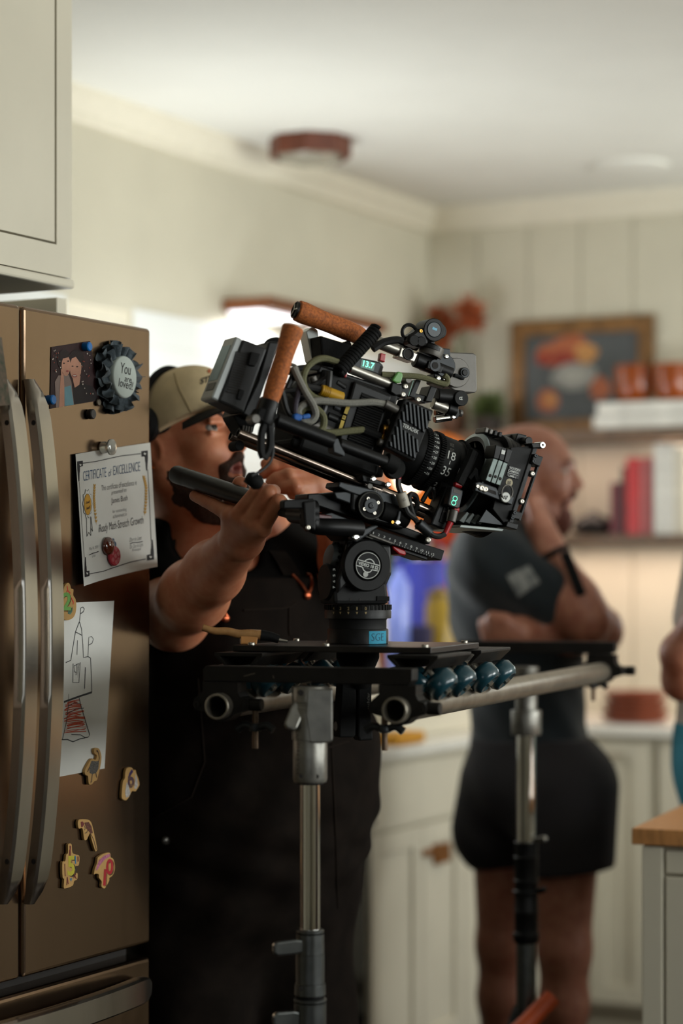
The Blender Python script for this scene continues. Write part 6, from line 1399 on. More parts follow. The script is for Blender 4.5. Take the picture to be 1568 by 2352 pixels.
st2, zz2 = stand('far light stand with dark lower column in front of the man in shorts', X2, Y2, [
    ('receiver', M_gs, [(29, 1531), (29, 1549), (25, 1552), (25, 1630)]), ('collar', M_gs, [(34, 1631), (35, 1634), (35, 1684), (33, 1688)]), ('column', M_chr, [(21.5, 1688.5), (21.5, 1932)]),
    ('sleeve', M_blk, [(24, 1932.5), (29, 1934), (27, 1938), (27, 1966), (29, 1968), (27, 1971), (27, 2020), (29, 2022), (27, 2026), (27, 2043), (31, 2046), (31, 2051), (27, 2054)]),
    ('sleeve', M_blk, [(27, 2054.5), (27, 2090), (29, 2093), (27, 2096), (27, 2140), (30, 2143), (30, 2160), (26, 2165)]), ('lower_tube', M_st, [(23, 2165.5), (23, 2320)]), ('hub', M_blk, [(30, 2320.5), (30, 2370)]), ('lower_tube', M_st, [(20, 2370.5), (20, 2870)])],
    [('t_handle', M_gs, (1232, 1930), (1254, 1926), 7, 'tab'), ('t_handle', M_blk, (1236, 2046), (1252, 2043), 6, 'tab')], [(-2.2, M_blk), (1.9, M_blk)], .5)
d = V((math.cos(-.5), math.sin(-.5), 0)); mb = MB(); mb.tube([P(1268, 2290, 4.38), P(1215, 2345, 4.36), P(1130, 2440, 4.32), P(1000, 2700, 4.25)], .019, 12, 8); lg = finish('leg', mb, M_or, st2); lg['label'] = 'orange leg'
# ================================================================ people
from mathutils.bvhtree import BVHTree
def skinmat(nm, c, c2): return mat(nm, c, .48, var=.1, scale=45, col2=c2, bump=.12, bscale=260, sss=.12)
M_skin = skinmat('skin_warm', 'd8926f', 'c97a58'); M_skin2 = skinmat('skin_ruddy', 'a3705b', '8f5a48')
M_hair = mat('beard_hair', '3a2317', .75, var=.5, scale=300, bump=.8, bscale=500); M_hair2 = mat('beard_red', '54281a', .75, var=.4, scale=200, bump=.6)
M_lips = mat('lips', '8e4a42', .4); M_tee = mat('black_cotton', '0b0908', .9, var=.2, scale=60, spec=.08, bump=.2, bscale=900)
M_denim = mat('washed_black_denim', '17120f', .88, var=.35, scale=22, bump=.3, bscale=700, spec=.08)
M_cap = mat('khaki_twill', 'cbb792', .85, var=.08, scale=30, bump=.25, bscale=900); M_brim = mat('dark_brim', '17130f', .8)
M_eye = mat('eye_white', 'a89e96', .15); M_iris = mat('iris', '2e2620', .1)
def lists(p): return tuple(p)
class Head:
    """head frame: (forward, left, up) from the midpoint between the ears"""
    def __init__(s, O, yaw, pitch, roll, k):
        f = V((math.cos(yaw), math.sin(yaw), 0)); l = Z.cross(f)
        s.f = f * math.cos(pitch) + Z * math.sin(pitch); u = s.f.cross(l)
        s.l = l * math.cos(roll) + u * math.sin(roll); s.u = s.f.cross(s.l); s.O = V(O); s.k = k
    def __call__(s, a, b, c): return s.O + (s.f * a + s.l * b + s.u * c) * s.k
    def ax(s): return (s.f, s.l, s.u)
def head_field(F_, h, neck, mouth=.0):
    k = h.k; A = h.ax(); e = lambda c, r, kk=.02, sub=False: F_.ell(h(*c), [x * k for x in r], A, kk * k, sub); c = lambda a, b, ra, rb=None, kk=.02, sub=False: F_.cap(h(*a), h(*b), ra * k, (rb if rb else ra) * k, kk * k, sub)
    e((-.005, 0, .046), (.096, .075, .080)); e((.045, 0, -.005), (.060, .060, .088)); e((.066, 0, -.080), (.030, .034, .028), .03)
    for s in (-1, 1):
        c((-.005, s * .055, -.040), (.060, s * .020, -.085), .024, .022, .03); e((.066, s * .036, -.012), (.026, .024, .026), .02); c((-.002, s * .060, .01), (-.005, s * .055, -.04), .02, .024, .02)
    c((.086, -.036, .044), (.086, .036, .044), .011, None, .014); e((.02, 0, -.085), (.05, .045, .03), .03)
    c((.094, 0, .036), (.119, 0, -.002), .0075, .0115, .012); e((.112, 0, -.010), (.012, .013, .008), .008)
    for s in (-1, 1):
        e((.106, s * .0135, -.009), (.012, .0075, .009), .006); e((.103, s * .032, .024), (.016, .017, .011), .012, True)
        e((-.008, s * .077, .002), (.018, .009, .031), .006); e((.000, s * .086, .002), (.009, .006, .017), .004, True); c((-.004, s * .077, -.024), (.004, s * .074, -.030), .008, None, .006)
        c((.0945, s * .018, .0350), (.0915, s * .046, .0325), .0056, .0050, .004); c((.0930, s * .018, .0130), (.0890, s * .046, .0145), .0048, None, .004)
        c((.088, s * .026, -.047), (.102, 0, -.040), .0058, .0068, .006); c((.086, s * .025, -.050), (.098, 0, -.055), .0058, .0075, .006)
    if mouth: c((.090, -.016, -.047), (.090, .016, -.047), .003, None, .003, True); e((.106, 0, -.0475), (.014, .014, mouth), .003, True)
    for p, q, ra, rb in neck: F_.cap(p, q, ra, rb, .03)
def beard_field(F_, h, thick=1.0, full=True):
    k = h.k; c = lambda a, b, ra, rb=None, kk=.012: F_.cap(h(*a), h(*b), ra * k, (rb if rb else ra) * k, kk * k)
    for s in (-1, 1):
        c((.004, s * .066, .000), (.006, s * .062, -.040), .009, .015); c((.006, s * .060, -.040), (.050, s * .040, -.088), .018, .022); c((.050, s * .040, -.088), (.082, 0, -.096), .022, .024)
        c((.108, 0, -.026), (.092, s * .028, -.046), .0065, .007); c((.091, s * .030, -.046), (.082, s * .026, -.082), .0055, .012)
        c((.012, s * .045, -.075), (.040, s * .02, -.105), .02, .022)
    c((.092, -.012, -.080), (.092, .012, -.080), .0185); c((.05, 0, -.11), (.085, 0, -.098), .022, .022); c((.098, 0, -.064), (.096, 0, -.075), .006, .01)
def join_blob(name, fields, m, par, smooth=1, picks=None):
    vs = []; qs = []; mi = []; n = 0
    for i, f in enumerate(fields):
        v, q = f.mesh(smooth); vs.append(v); qs.append(q + n); n += len(v)
        c = v[q].mean(1); mi.append(picks(i, c) if picks else np.zeros(len(q), np.int32))
    vs = np.concatenate(vs); qs = np.concatenate(qs); mi = np.concatenate(mi).astype(np.int32)
    me = bpy.data.meshes.new(name); me.from_pydata((vs - np.array(ROOTLOC[par.name])).tolist(), [], qs.tolist())
    for x in (m if isinstance(m, (list, tuple)) else [m]): me.materials.append(x)
    me.polygons.foreach_set('material_index', mi); me.polygons.foreach_set('use_smooth', [True] * len(me.polygons)); me.update()
    o = bpy.data.objects.new(name, me); COL.objects.link(o); o.parent = par; ROOTLOC[o.name] = ROOTLOC[par.name]; return o
def bvh_of(o):
    L = ROOTLOC[o.name]; me = o.data
    return BVHTree.FromPolygons([v.co + L for v in me.vertices], [tuple(p.vertices) for p in me.polygons])
def onto(b, px, py, lift=.001):
    e = V((0, 0, EYE)); d = V(((px - CX) / F, 1, -(py - HY) / F)).normalized(); p, n, i, t = b.ray_cast(e, d)
    if p is None: return None
    if n.dot(d) > 0: n = -n
    return p + n * lift
def stitched(name, b, lines, r, m, par, lift=.0006, step=6, smooth=True):
    mb = MB()
    for L in lines:
        q = []
        for a, c in zip(L, L[1:]):
            n = max(1, int(math.hypot(c[0] - a[0], c[1] - a[1]) / step))
            for i in range(n): q.append((a[0] + (c[0] - a[0]) * i / n, a[1] + (c[1] - a[1]) * i / n))
        q.append(L[-1]); w = [onto(b, *p, lift) for p in q]; w = [p for p in w if p is not None]
        if len(w) > 1: mb.tube(w, r, 6, 0)
    return finish(name, mb, m, par)
def print_on(name, b, polys, m, par, lift=.0012, n=10):
    """a flat patch pressed onto cloth: each outline (pixels) is filled by a fan of points on the surface"""
    mb = MB()
    for P4 in polys:
        k = len(mb.v); ok = True
        for j in range(n + 1):
            for i in range(n + 1):
                a, c = i / n, j / n; x = (P4[0][0] * (1 - a) + P4[1][0] * a) * (1 - c) + (P4[3][0] * (1 - a) + P4[2][0] * a) * c; y = (P4[0][1] * (1 - a) + P4[1][1] * a) * (1 - c) + (P4[3][1] * (1 - a) + P4[2][1] * a) * c
                p = onto(b, x, y, lift); 
                if p is None: p = mb.v[-1] if mb.v else (0, 0, 0)
                mb.add([p])
        for j in range(n):
            for i in range(n): q = k + j * (n + 1) + i; mb.face((q, q + n + 1, q + n + 2, q + 1), True)
    return finish(name, mb, m, par)
# ---------------------------------------------------------------- the operator
op = thing('person', 'man in khaki cap and black overalls holding the pan bar beside the refrigerator', 'person', V((-.18, 4.0, 0)), None)
oh = Head(P(420, 1050, 3.93), math.radians(-28), math.radians(13), math.radians(-3), 1.06)
SHR, ELR, WRR = P(350, 1300, 4.02), P(402, 1416, 3.83), P(556, 1237, 3.506)
SHL, ELL, WRL = V((-.02, 4.14, 1.40)), P(818, 1375, 3.98), P(752, 1122, 3.82)
NB = V((-.195, 4.02, 1.47))
hf = Field((-.52, 3.70, 1.36), (.02, 4.25, 1.82), .0025)
head_field(hf, oh, [(oh(-.025, 0, -.02), NB, .068, .078), (oh(.0, 0, -.07), NB + V((.03, -.04, -.0)), .055, .07)], .0018)
hf.cap(NB + V((-.08, -.04, -.03)), NB + V((.08, .05, -.03)), .075, .075, .05); hf.ell(NB + V((.02, -.04, -.10)), (.12, .07, .07), None, .05)
rf = Field((-.48, 3.32, 1.16), (-.02, 4.15, 1.60), .0021)
fl = ((ELR + WRR) / 2)
rf.chain([SHR, ELR + (SHR - ELR) * .1], [.075, .060], .02); rf.chain([ELR + (SHR - ELR) * .1, ELR, ELR + (WRR - ELR) * .3, ELR + (WRR - ELR) * .6, WRR], [.058, .053, .056, .047, .033], .03)
def R_(x, y, off): return P(x, y, 3.36 + (700 - x) / 305 * .21 + off)     # off = depth measured from the bar
MCP = [R_(529, 1183, -.010), R_(547, 1183, -.018), R_(574, 1197, -.016), R_(603, 1213, -.006)]
for i, q in enumerate(MCP):
    rf.cap(WRR + (q - WRR) * .05, q, .029, .0138, .014)
rf.cap(MCP[0], MCP[3], .0135, .0125, .008)
for pts, rad in (([MCP[1], R_(591, 1128, -.021), R_(603, 1124, .002), R_(600, 1138, .026)], [.0135, .0122, .0112, .0100]), ([MCP[2], R_(619, 1130, -.019), R_(628, 1129, .004), R_(622, 1146, .027)], [.0135, .0122, .0112, .0100]),
                 ([MCP[3], R_(641, 1150, -.012), R_(647, 1155, .008), R_(640, 1168, .026)], [.0122, .0110, .0102, .0092]), ([MCP[0], R_(492, 1161, -.006), R_(470, 1150, -.004), R_(447, 1139, -.002)], [.0130, .0112, .0102, .0092])):
    rf.chain(pts, rad, .0016)
rf.chain([WRR + V((.01, -.01, .01)), R_(540, 1195, .022), R_(536, 1150, .036), R_(551, 1110, .018)], [.026, .020, .0150, .0120], .010)
lf = Field((-.24, 3.62, 1.28), (.20, 4.25, 1.62), .0028)
lf.chain([SHL, ELL, ELL + (WRL - ELL) * .35, WRL], [.072, .052, .048, .030], .02)
for pts, rad in (([P(722, 1080, 3.80), P(655, 1063, 3.775), P(625, 1072, 3.77), P(606, 1088, 3.772)], [.0160, .0125, .0115, .0105]), ([P(722, 1098, 3.785), P(662, 1092, 3.745), P(636, 1100, 3.745), P(622, 1108, 3.755)], [.0160, .0125, .0115, .0105]),
                 ([P(725, 1115, 3.78), P(675, 1118, 3.735), P(650, 1120, 3.74), P(640, 1122, 3.76)], [.0155, .012, .011, .010]), ([P(730, 1130, 3.785), P(692, 1138, 3.745), P(672, 1136, 3.75)], [.014, .0108, .0098])):
    lf.cap(WRL, pts[0], .026, rad[0], .02); lf.chain(pts, rad, .006)
lf.chain([WRL + V((-.01, 0, .01)), P(700, 1070, 3.835), P(648, 1052, 3.825), P(612, 1066, 3.81)], [.024, .018, .014, .0115], .012)
LT = V((.8, .6, 0)); FT = V((.6, -.8, 0)); TC = V((-.19, 4.03, 0)); AXT = (LT, FT, Z)
tf_ = Field((-.62, 3.55, .0), (.28, 4.45, 1.52), .010)
def torso(F_, g=0.0, k=.06):
    F_.ell(TC + V((.01, 0, 1.30)), (.20 + g, .14 + g, .22 + g), AXT, k); F_.ell(TC + FT * .05 + V((0, 0, 1.03)), (.225 + g, .185 + g, .26 + g), AXT, k); F_.ell(TC + V((0, 0, .84)), (.205 + g, .165 + g, .18 + g), AXT, k)
torso(tf_)
LEGS = []
for s, dx in ((-1, .01), (1, .03)):
    hp = TC + LT * s * .105 + V((0, 0, .82)); kn = TC + LT * s * .12 + FT * .03 + V((0, 0, .47)); an = TC + LT * s * .13 + V((0, 0, .09)); LEGS.append((hp, kn, an))
    tf_.chain([hp, kn, an], [.105, .068, .045], .03); tf_.cap(an + V((0, 0, -.045)), an + FT * .15 + V((0, 0, -.055)), .04, .034, .02)
tf_.cap(NB + V((0, 0, -.12)), TC + V((0, 0, 1.2)), .12, .15, .05)
def pick(i, c):
    if i: return np.zeros(len(c), np.int32)
    d = c - np.array(oh(.097, 0, -.047)); x = (d * np.array(oh.f)).sum(1); y = (d * np.array(oh.l)).sum(1); z = (d * np.array(oh.u)).sum(1)
    return (((y / .027) ** 2 + (z / .0105) ** 2 < 1) & (x > -.02)).astype(np.int32)
body_o = join_blob('body', [hf, rf, lf, tf_], [M_skin, M_lips], op, 2, pick)
# eyes and brows
for s in (-1, 1):
    c = oh(.0795, s * .0325, .0245); mb = MB(); mb.ball(c, .0142 * oh.k, 20, 14); ey = finish('eye', mb, M_eye, op)
    d = (oh.f + oh.l * -.30 + oh.u * .08).normalized(); mb = MB(); mb.lathe(c + d * .0139, d, [(.0064, 0), (.0060, .0010), (.003, .0016)], 18); finish('iris', mb, M_iris, ey)
    mb = MB(); mb.tube([oh(.0965, s * .014, .044), oh(.0975, s * .028, .049), oh(.090, s * .047, .046)], .0056, 8, 6, taper=.55); finish('eyebrow', mb, M_hair, op)
bf = Field(tuple(oh.O + V((-.16, -.16, -.22))), tuple(oh.O + V((.18, .16, .06))), .0026); beard_field(bf, oh)
bf.wrinkle(lambda X, Y, Q: .0016 * np.sin(X * 420 + 60 * Q) * np.sin(Q * 380) * np.sin(Y * 400))
blob('beard', bf, M_hair, op, 1)
hr = Field(tuple(oh.O + V((-.2, -.2, -.06))), tuple(oh.O + V((.14, .2, .22))), .004)
hr.ell(oh(-.012, 0, .042), [x * oh.k for x in (.095, .079, .080)], oh.ax(), .01); hr.plane(oh(.035, 0, 0), oh.f); hr.plane(oh(0, 0, .02), oh.f * .55 - oh.u)
blob('hair', hr, mat('cropped_hair', '241812', .8, var=.4, scale=300, bump=.6), op, 1)
# cap
cf = Field(tuple(oh.O + V((-.2, -.2, -.02))), tuple(oh.O + V((.2, .2, .26))), .003)
cf.ell(oh(-.002, 0, .048), [x * oh.k for x in (.110, .089, .092)], oh.ax(), .01); cf.ell(oh(.045, 0, .080), [x * oh.k for x in (.062, .062, .062)], oh.ax(), .05)
cf.plane(oh(-.10, 0, .000), oh.f * .30 - oh.u); capo = blob('cap', cf, M_cap, op, 2)
mb = MB(); nu, nv = 24, 8; k = 0
for lay in (0, -.0035):
    for j in range(nv + 1):
        for i in range(nu + 1):
            u = -1 + 2 * i / nu; v = j / nv; th = u * 1.05
            f0 = .098 * math.cos(th) + .006; r1 = .082 * (max(0, 1 - abs(u) ** 2.6)); mb.add([oh(f0 + r1 * v, .086 * math.sin(th) * (1 + .04 * v), .060 - .022 * u * u - .010 * v + .006 * v * (1 - u * u) + lay)])
M_ = (nu + 1) * (nv + 1)
for j in range(nv):
    for i in range(nu):
        q = j * (nu + 1) + i; mb.face((q, q + 1, q + nu + 2, q + nu + 1), True); mb.face((q + M_, q + M_ + nu + 1, q + M_ + nu + 2, q + M_ + 1), True)
for i in range(nu): q = nv * (nu + 1) + i; mb.face((q, q + 1, q + 1 + M_, q + M_))
finish('brim', mb, M_brim, capo); cb_ = bvh_of(capo)
mb = MB(); text(mb, 'STIHL', lambda x, y: V(onto(cb_, 459 + 46 * x + 2 * y, 884 - 15 * x - 14 * y) or oh(.1, 0, .1)), 0, 1, 0, 1, 0, .03); finish('lettering', mb, M_ink, capo)
print_on('emblem', cb_, [[(476, 853), (481, 847), (484, 856), (478, 858)], [(487, 850), (493, 846), (497, 855), (490, 856)], [(484, 858), (491, 857), (490, 866), (486, 865)]], mat('orange_thread', 'a8502a', .8), capo, n=3)
stitched('panel_seam', cb_, [[(400, 858), (412, 895), (430, 930), (438, 948)], [(388, 985), (420, 966), (460, 946), (500, 930)]], .0012, mat('seam_khaki', '978665', .9), capo)
# headset
pts = []
for i in range(25):
    t = math.radians(-8 + 196 * i / 24); pts.append(oh(-.014 + .024 * math.sin(t), -.100 * math.cos(t), .045 + .108 * math.sin(t)))
hs = MB(); hs.tube(pts, .0065, 10, 2); hso = finish('headset', hs, M_rub, op)
for s in (-1, 1):
    mb = MB(); mb.lathe(oh(-.014, s * .080, .050), oh.l * s, [(.030, -.004), (.034, .002), (.034, .014), (.026, .022)], 28); finish('ear_cup', mb, M_blk2, hso)
mb = MB(); mb.tube([oh(-.02, -.088, .012), oh(-.026, -.093, -.006), oh(-.018, -.092, -.020), oh(-.006, -.088, -.026)], .0018, 8, 6); finish('ear_hook', mb, mat('orange_cord', 'd0661c', .4), op)
# clothes
tee = Field((-.58, 3.50, .95), (.22, 4.40, 1.56), .006)
torso(tee, .014); tee.ell(TC + V((.01, 0, 1.34)), (.215, .150, .14), AXT, .05)
tee.cap(TC + LT * -.15 + V((0, 0, 1.42)), TC + LT * .15 + V((0, 0, 1.42)), .075, .075, .06); tee.cap(NB + V((0, 0, -.05)), NB + V((0, 0, .012)), .098, .092, .04)
tee.chain([SHR, SHR + (ELR - SHR) * .66], [.088, .080], .04); tee.chain([SHL, SHL + (ELL - SHL) * .75], [.085, .075], .04)
tee.cap(oh(.045, 0, -.14), NB + V((.0, .0, .11)), .088, .078, .008, True); tee.ell(NB + V((.05, -.10, .065)), (.055, .06, .05), None, .02, True)
tee.wrinkle(lambda X, Y, Q: .005 * np.sin(48 * (X * .8 + Q * .9) + 4 * np.sin(9 * Q)) * np.sin(18 * Y + 14 * X))
teeo = blob('t_shirt', tee, M_tee, op, 2)
ov = Field((-.60, 3.48, .03), (.26, 4.44, 1.42), .007)
torso(ov, .026)
for hp, kn, an in LEGS: ov.chain([hp, kn, an + V((0, 0, .05))], [.128, .105, .092], .05)
ov.plane(TC + FT * .1 + V((0, 0, 1.305)), Z * .96 - FT * .5)
ov.wrinkle(lambda X, Y, Q: .004 * np.sin(26 * X + 40 * Q + 3 * np.sin(14 * Q)) * np.sin(30 * Y) + .003 * np.sin(55 * (X - Q * .5)))
ovo = blob('overalls', ov, M_denim, op, 2); ob = bvh_of(ovo)
# bib, straps, buckles, seams
bibv = Field((-.50, 3.55, 1.15), (.20, 4.35, 1.50), .006); torso(bibv, .024); bibv.ell(TC + V((.01, 0, 1.34)), (.226, .160, .15), AXT, .05); bibv.plane(TC + FT * .075, -FT); bibv.plane(TC + V((0, 0, 1.385)), Z)
for s in (-1, 1): bibv.plane(TC + LT * s * .135, LT * s)
bib = blob('bib', bibv, M_denim, ovo, 2); bb_ = bvh_of(bib)
def either(px, py, lift=.003):
    c = [q for q in (onto(bb_, px, py, lift), onto(ob, px, py, lift), onto(tb_, px, py, lift)) if q is not None]
    return min(c, key=lambda q: q.y) if c else None
tb_ = bvh_of(teeo)
for L in ([(668, 1322), (640, 1275), (600, 1232), (560, 1190)], [(520, 1395), (470, 1340), (420, 1280), (395, 1240)]):
    mb = MB(); q = [either(a, c, .002) for a, c in L]; q = [p for p in q if p is not None]
    if len(q) > 1:
        c_ = catmull(q, 6); k = 0; d = (c_[-1] - c_[0]).normalized(); sd = d.cross(FT).normalized() * .019
        k = mb.add([p - sd for p in c_] + [p + sd for p in c_] + [p - sd + FT * .003 for p in c_] + [p + sd + FT * .003 for p in c_]); n = len(c_)
        for i in range(n - 1): mb.face((k + 2 * n + i, k + 2 * n + i + 1, k + 3 * n + i + 1, k + 3 * n + i)); mb.face((k + i, k + n + i, k + n + i + 1, k + i + 1)); mb.face((k + i, k + i + 1, k + 2 * n + i + 1, k + 2 * n + i)); mb.face((k + n + i, k + 3 * n + i, k + 3 * n + i + 1, k + n + i + 1))
        finish('strap', mb, M_denim, ovo)
M_cop = mat('copper_hardware', 'a8573a', .3, 1.0, var=.1)
for L in ([(668, 1322), (690, 1345), (703, 1362), (712, 1345), (708, 1325), (700, 1322)], [(724, 1322), (729, 1332)], [(500, 1392), (512, 1400), (520, 1416), (512, 1420)]):
    mb = MB(); q = [either(a, c, .005) for a, c in L]; q = [p for p in q if p is not None]
    if len(q) > 1: mb.tube(q, .0028, 8, 5); finish('buckle', mb, M_cop, ovo)
for px, py in ((703, 1368), (518, 1420), (383, 1930)):
    p = either(px, py, .003)
    if p is not None: mb = MB(); mb.lathe(p, FT, [(.0075, -.002), (.0075, .003), (.005, .005)], 16); finish('button', mb, M_cop if py < 1500 else mat('dark_button', '4d4a46', .35, .8), ovo)
def seam(lines):
    mb = MB()
    for L in lines:
        q = []
        for a, c in zip(L, L[1:]):
            n = max(2, int(math.hypot(c[0] - a[0], c[1] - a[1]) / 12)); q += [either(a[0] + (c[0] - a[0]) * i / n, a[1] + (c[1] - a[1]) * i / n, .0005) for i in range(n)]
        q = [p for p in q if p is not None]
        if len(q) > 2: mb.tube(q, .0022, 6, 0)
    return mb
for L in ([(560, 1402), (648, 1398), (668, 1392), (690, 1378)], [(664, 1394), (664, 1450), (668, 1470)], [(745, 1720), (790, 1705), (812, 1700)], [(760, 1700), (768, 1850), (776, 2100)], [(455, 1560), (470, 1750), (440, 1830), (350, 1880)]):
    mb = seam([L]); 
    if mb.v: finish('seam', mb, mat('denim_seam', '211b17', .95, spec=.1), ovo)
for s, (hp, kn, an) in zip((0, 1), LEGS):
    sf = Field(tuple(an + V((-.2, -.25, -.1))), tuple(an + V((.25, .15, .08))), .006); sf.cap(an + V((0, 0, -.04)), an + FT * .16 + V((0, 0, -.05)), .052, .044, .02); sf.plane((0, 0, .004), (0, 0, -1)); blob('shoe', sf, M_rub, op, 1)
# ---------------------------------------------------------------- the man with crossed arms
bm = thing('person', 'bald bearded man in dark t-shirt and shorts, hand at chin, near the bookshelf', 'person', V((.45, 5.25, 0)))
bh = Head(P(1212, 1100, 5.2), math.radians(-12), math.radians(-6), 0, 1.04)
D5 = 5.2
b_sh, b_el, b_wr = P(1135, 1300, 5.06), P(1348, 1425, 5.0), P(1262, 1262, 5.03)
b2 = Field((.18, 4.78, 0), (.80, 5.62, 1.80), .0062)
head_field(b2, bh, [(bh(-.03, 0, -.03), P(1150, 1240, 5.2), .062, .075)])
TB = P(1165, 1400, 5.24); 
def btor(F_, g=0.0):
    F_.ell(P(1160, 1370, 5.24), (.125 + g, .205 + g, .21 + g), None, .06); F_.ell(P(1208, 1570, 5.24), (.128 + g, .17 + g, .22 + g), None, .06); F_.ell(P(1222, 1770, 5.24), (.135 + g, .17 + g, .15 + g), None, .06)
    F_.cap(P(1135, 1285, 5.10), P(1140, 1285, 5.40), .085 + g, .085 + g, .05)
btor(b2)
b2.chain([b_sh, b_el, b_el + (b_wr - b_el) * .3, b_wr], [.068, .052, .050, .032], .03)
for i, (dx, dy) in enumerate(((-38, -70), (-25, -82), (-12, -84), (2, -78))): 
    q = P(1250 + dx * .5, 1225 + dy * .35, 5.03 + i * .012); b2.cap(b_wr, q, .028, .017, .02); b2.chain([q, P(1238 + dx * .6, 1175 + dy * .35, 5.05 + i * .016), P(1222 + dx * .3, 1165 + dy * .1, 5.09 + i * .016)], [.014, .0125, .010], .008)
b2.chain([b_wr, P(1222, 1228, 5.06), P(1210, 1195, 5.10)], [.024, .016, .012], .012)
e2, w2 = P(1372, 1448, 5.16), P(1190, 1452, 4.98); b2.chain([P(1200, 1300, 5.42), P(1340, 1400, 5.36), e2, e2 + (w2 - e2) * .35, w2], [.065, .05, .055, .048, .032], .03)
for i in range(4):
    q = P(1140, 1428 + i * 13, 4.965 + i * .006); b2.cap(w2, q, .027, .017, .02); b2.chain([q, P(1112 + i * 4, 1432 + i * 14, 4.985), P(1118 + i * 6, 1440 + i * 13, 5.02)], [.0165, .014, .012], .008)
b2.chain([w2, P(1160, 1425, 4.955), P(1128, 1415, 4.96)], [.024, .016, .013], .01)
for A_, kn, an in ((P(1170, 1830, 5.33), P(1152, 2170, 5.34), P(1150, 2570, 5.36)), (P(1290, 1840, 5.13), P(1296, 2180, 5.12), P(1290, 2610, 5.16))):
    b2.chain([A_, kn, kn + (an - kn) * .3, an], [.098, .060, .056, .038], .03); b2.cap(V((an.x, an.y, .05)), V((an.x + .15, an.y - .04, .04)), .045, .036, .02); b2.cap(an, V((an.x, an.y, .05)), .038, .042, .02)
blob('body', b2, M_skin2, bm, 2)
bb2 = Field(tuple(bh.O + V((-.16, -.16, -.22))), tuple(bh.O + V((.18, .16, .06))), .004); beard_field(bb2, bh); blob('beard', bb2, M_hair2, bm, 1)
for s in (-1, 1): mb = MB(); mb.ball(bh(.0795, s * .0325, .0245), .0145); finish('eye', mb, M_eye, bm); mb = MB(); mb.tube([bh(.0955, s * .014, .042), bh(.0975, s * .028, .048), bh(.090, s * .047, .045)], .005, 8, 4); finish('eyebrow', mb, M_hair2, bm)
M_tee2 = mat('slate_cotton', '1e2428', .9, var=.12, scale=30, sheen=.2, spec=.2)
t2_ = Field((.18, 4.78, .85), (.80, 5.62, 1.55), .0065); btor(t2_, .014); t2_.chain([b_sh, b_sh + (b_el - b_sh) * .52], [.084, .080], .04); t2_.chain([P(1200, 1300, 5.42), P(1280, 1360, 5.4)], [.08, .075], .04); t2_.cap(P(1150, 1255, 5.2), P(1160, 1225, 5.2), .09, .086, .03)
t2_.cap(bh(-.01, 0, -.05), P(1162, 1215, 5.19), .07, .075, .008, True); t2_.plane(P(1220, 1735, 5.24), (0, 0, -1)); t2_.wrinkle(lambda X, Y, Q: .004 * np.sin(40 * X + 50 * Q) * np.sin(30 * Y))
t2o = blob('t_shirt', t2_, M_tee2, bm, 2); t2b = bvh_of(t2o)
print_on('sleeve_print', t2b, [[(1163, 1322), (1215, 1298), (1240, 1338), (1190, 1372)]], mat('grey_print', '8d8f8c', .8, var=.35, scale=60, col2='55585a'), t2o, .002)
s2 = Field((.15, 4.80, .55), (.80, 5.62, 1.12), .0065); btor(s2, .016); s2.chain([P(1170, 1810, 5.33), P(1150, 1905, 5.34)], [.125, .122], .05); s2.chain([P(1300, 1810, 5.13), P(1308, 2015, 5.12)], [.125, .105], .05); s2.plane(P(1220, 1690, 5.24), (0, 0, 1)); s2.plane(P(1220, 2000, 5.2), (.12, 0, -1))
blob('shorts', s2, mat('charcoal_cotton', '1d1a1c', .9, var=.15), bm, 2)
mb = MB(); mb.torus(b_wr + (b_el - b_wr) * .08, b_el - b_wr, .034, .009, 24, 8); finish('wristwatch', mb, M_rub, bm)
mb = MB(); a, c = P(1296, 1268, 4.95), P(1336, 1368, 4.95); fs_ = Frame(a, c - a, V((.1, 1, 0)).cross(c - a)); mb.box(fs_, 0, (c - a).length, -.012, .012, -.004, .004); finish('black_strap', mb, M_rub, bm, .003)
for an in ((P(1150, 2570, 5.36)), (P(1290, 2610, 5.16))):
    sf = Field((an.x - .12, an.y - .16, 0), (an.x + .28, an.y + .14, .16), .006); sf.cap(V((an.x, an.y, .055)), V((an.x + .16, an.y - .045, .045)), .056, .046, .02); sf.plane((0, 0, .004), (0, 0, -1)); blob('shoe', sf, M_rub, bm, 1)
# ---------------------------------------------------------------- someone at the right edge
ed = thing('person', 'person in pale shirt and teal shorts, mostly cut off by the right edge', 'person', V((.86, 4.9, 0)))
eh = Head(P(1700, 1060, 4.9), math.radians(185), 0, 0, 1.0); ec0 = P(1690, 1400, 4.9)
e_ = Field((.60, 4.55, 0), (1.22, 5.25, 1.8), .007); head_field(e_, eh, [(eh(-.02, 0, -.03), P(1705, 1240, 4.9), .06, .07)])
def etor(F_, g): F_.ell(P(1705, 1390, 4.9), (.12 + g, .19 + g, .22 + g), None, .06); F_.ell(P(1695, 1600, 4.9), (.12 + g, .16 + g, .2 + g), None, .06); F_.ell(P(1690, 1760, 4.9), (.125 + g, .16 + g, .14 + g), None, .06)
etor(e_, 0); e_.chain([P(1650, 1290, 4.76), P(1600, 1490, 4.72), P(1570, 1560, 4.70), P(1560, 1500, 4.66), P(1600, 1420, 4.62)], [.06, .048, .046, .04, .028], .02)
ha = P(1606, 1400, 4.62)
for i in range(4): q = ha + V((.006 * i, .014 * i - .02, 0)); e_.cap(P(1600, 1420, 4.62), q, .026, .014, .01); e_.chain([q, q + V((-.012, 0, .035)), q + V((.004, .0, .06))], [.012, .011, .009], .006)
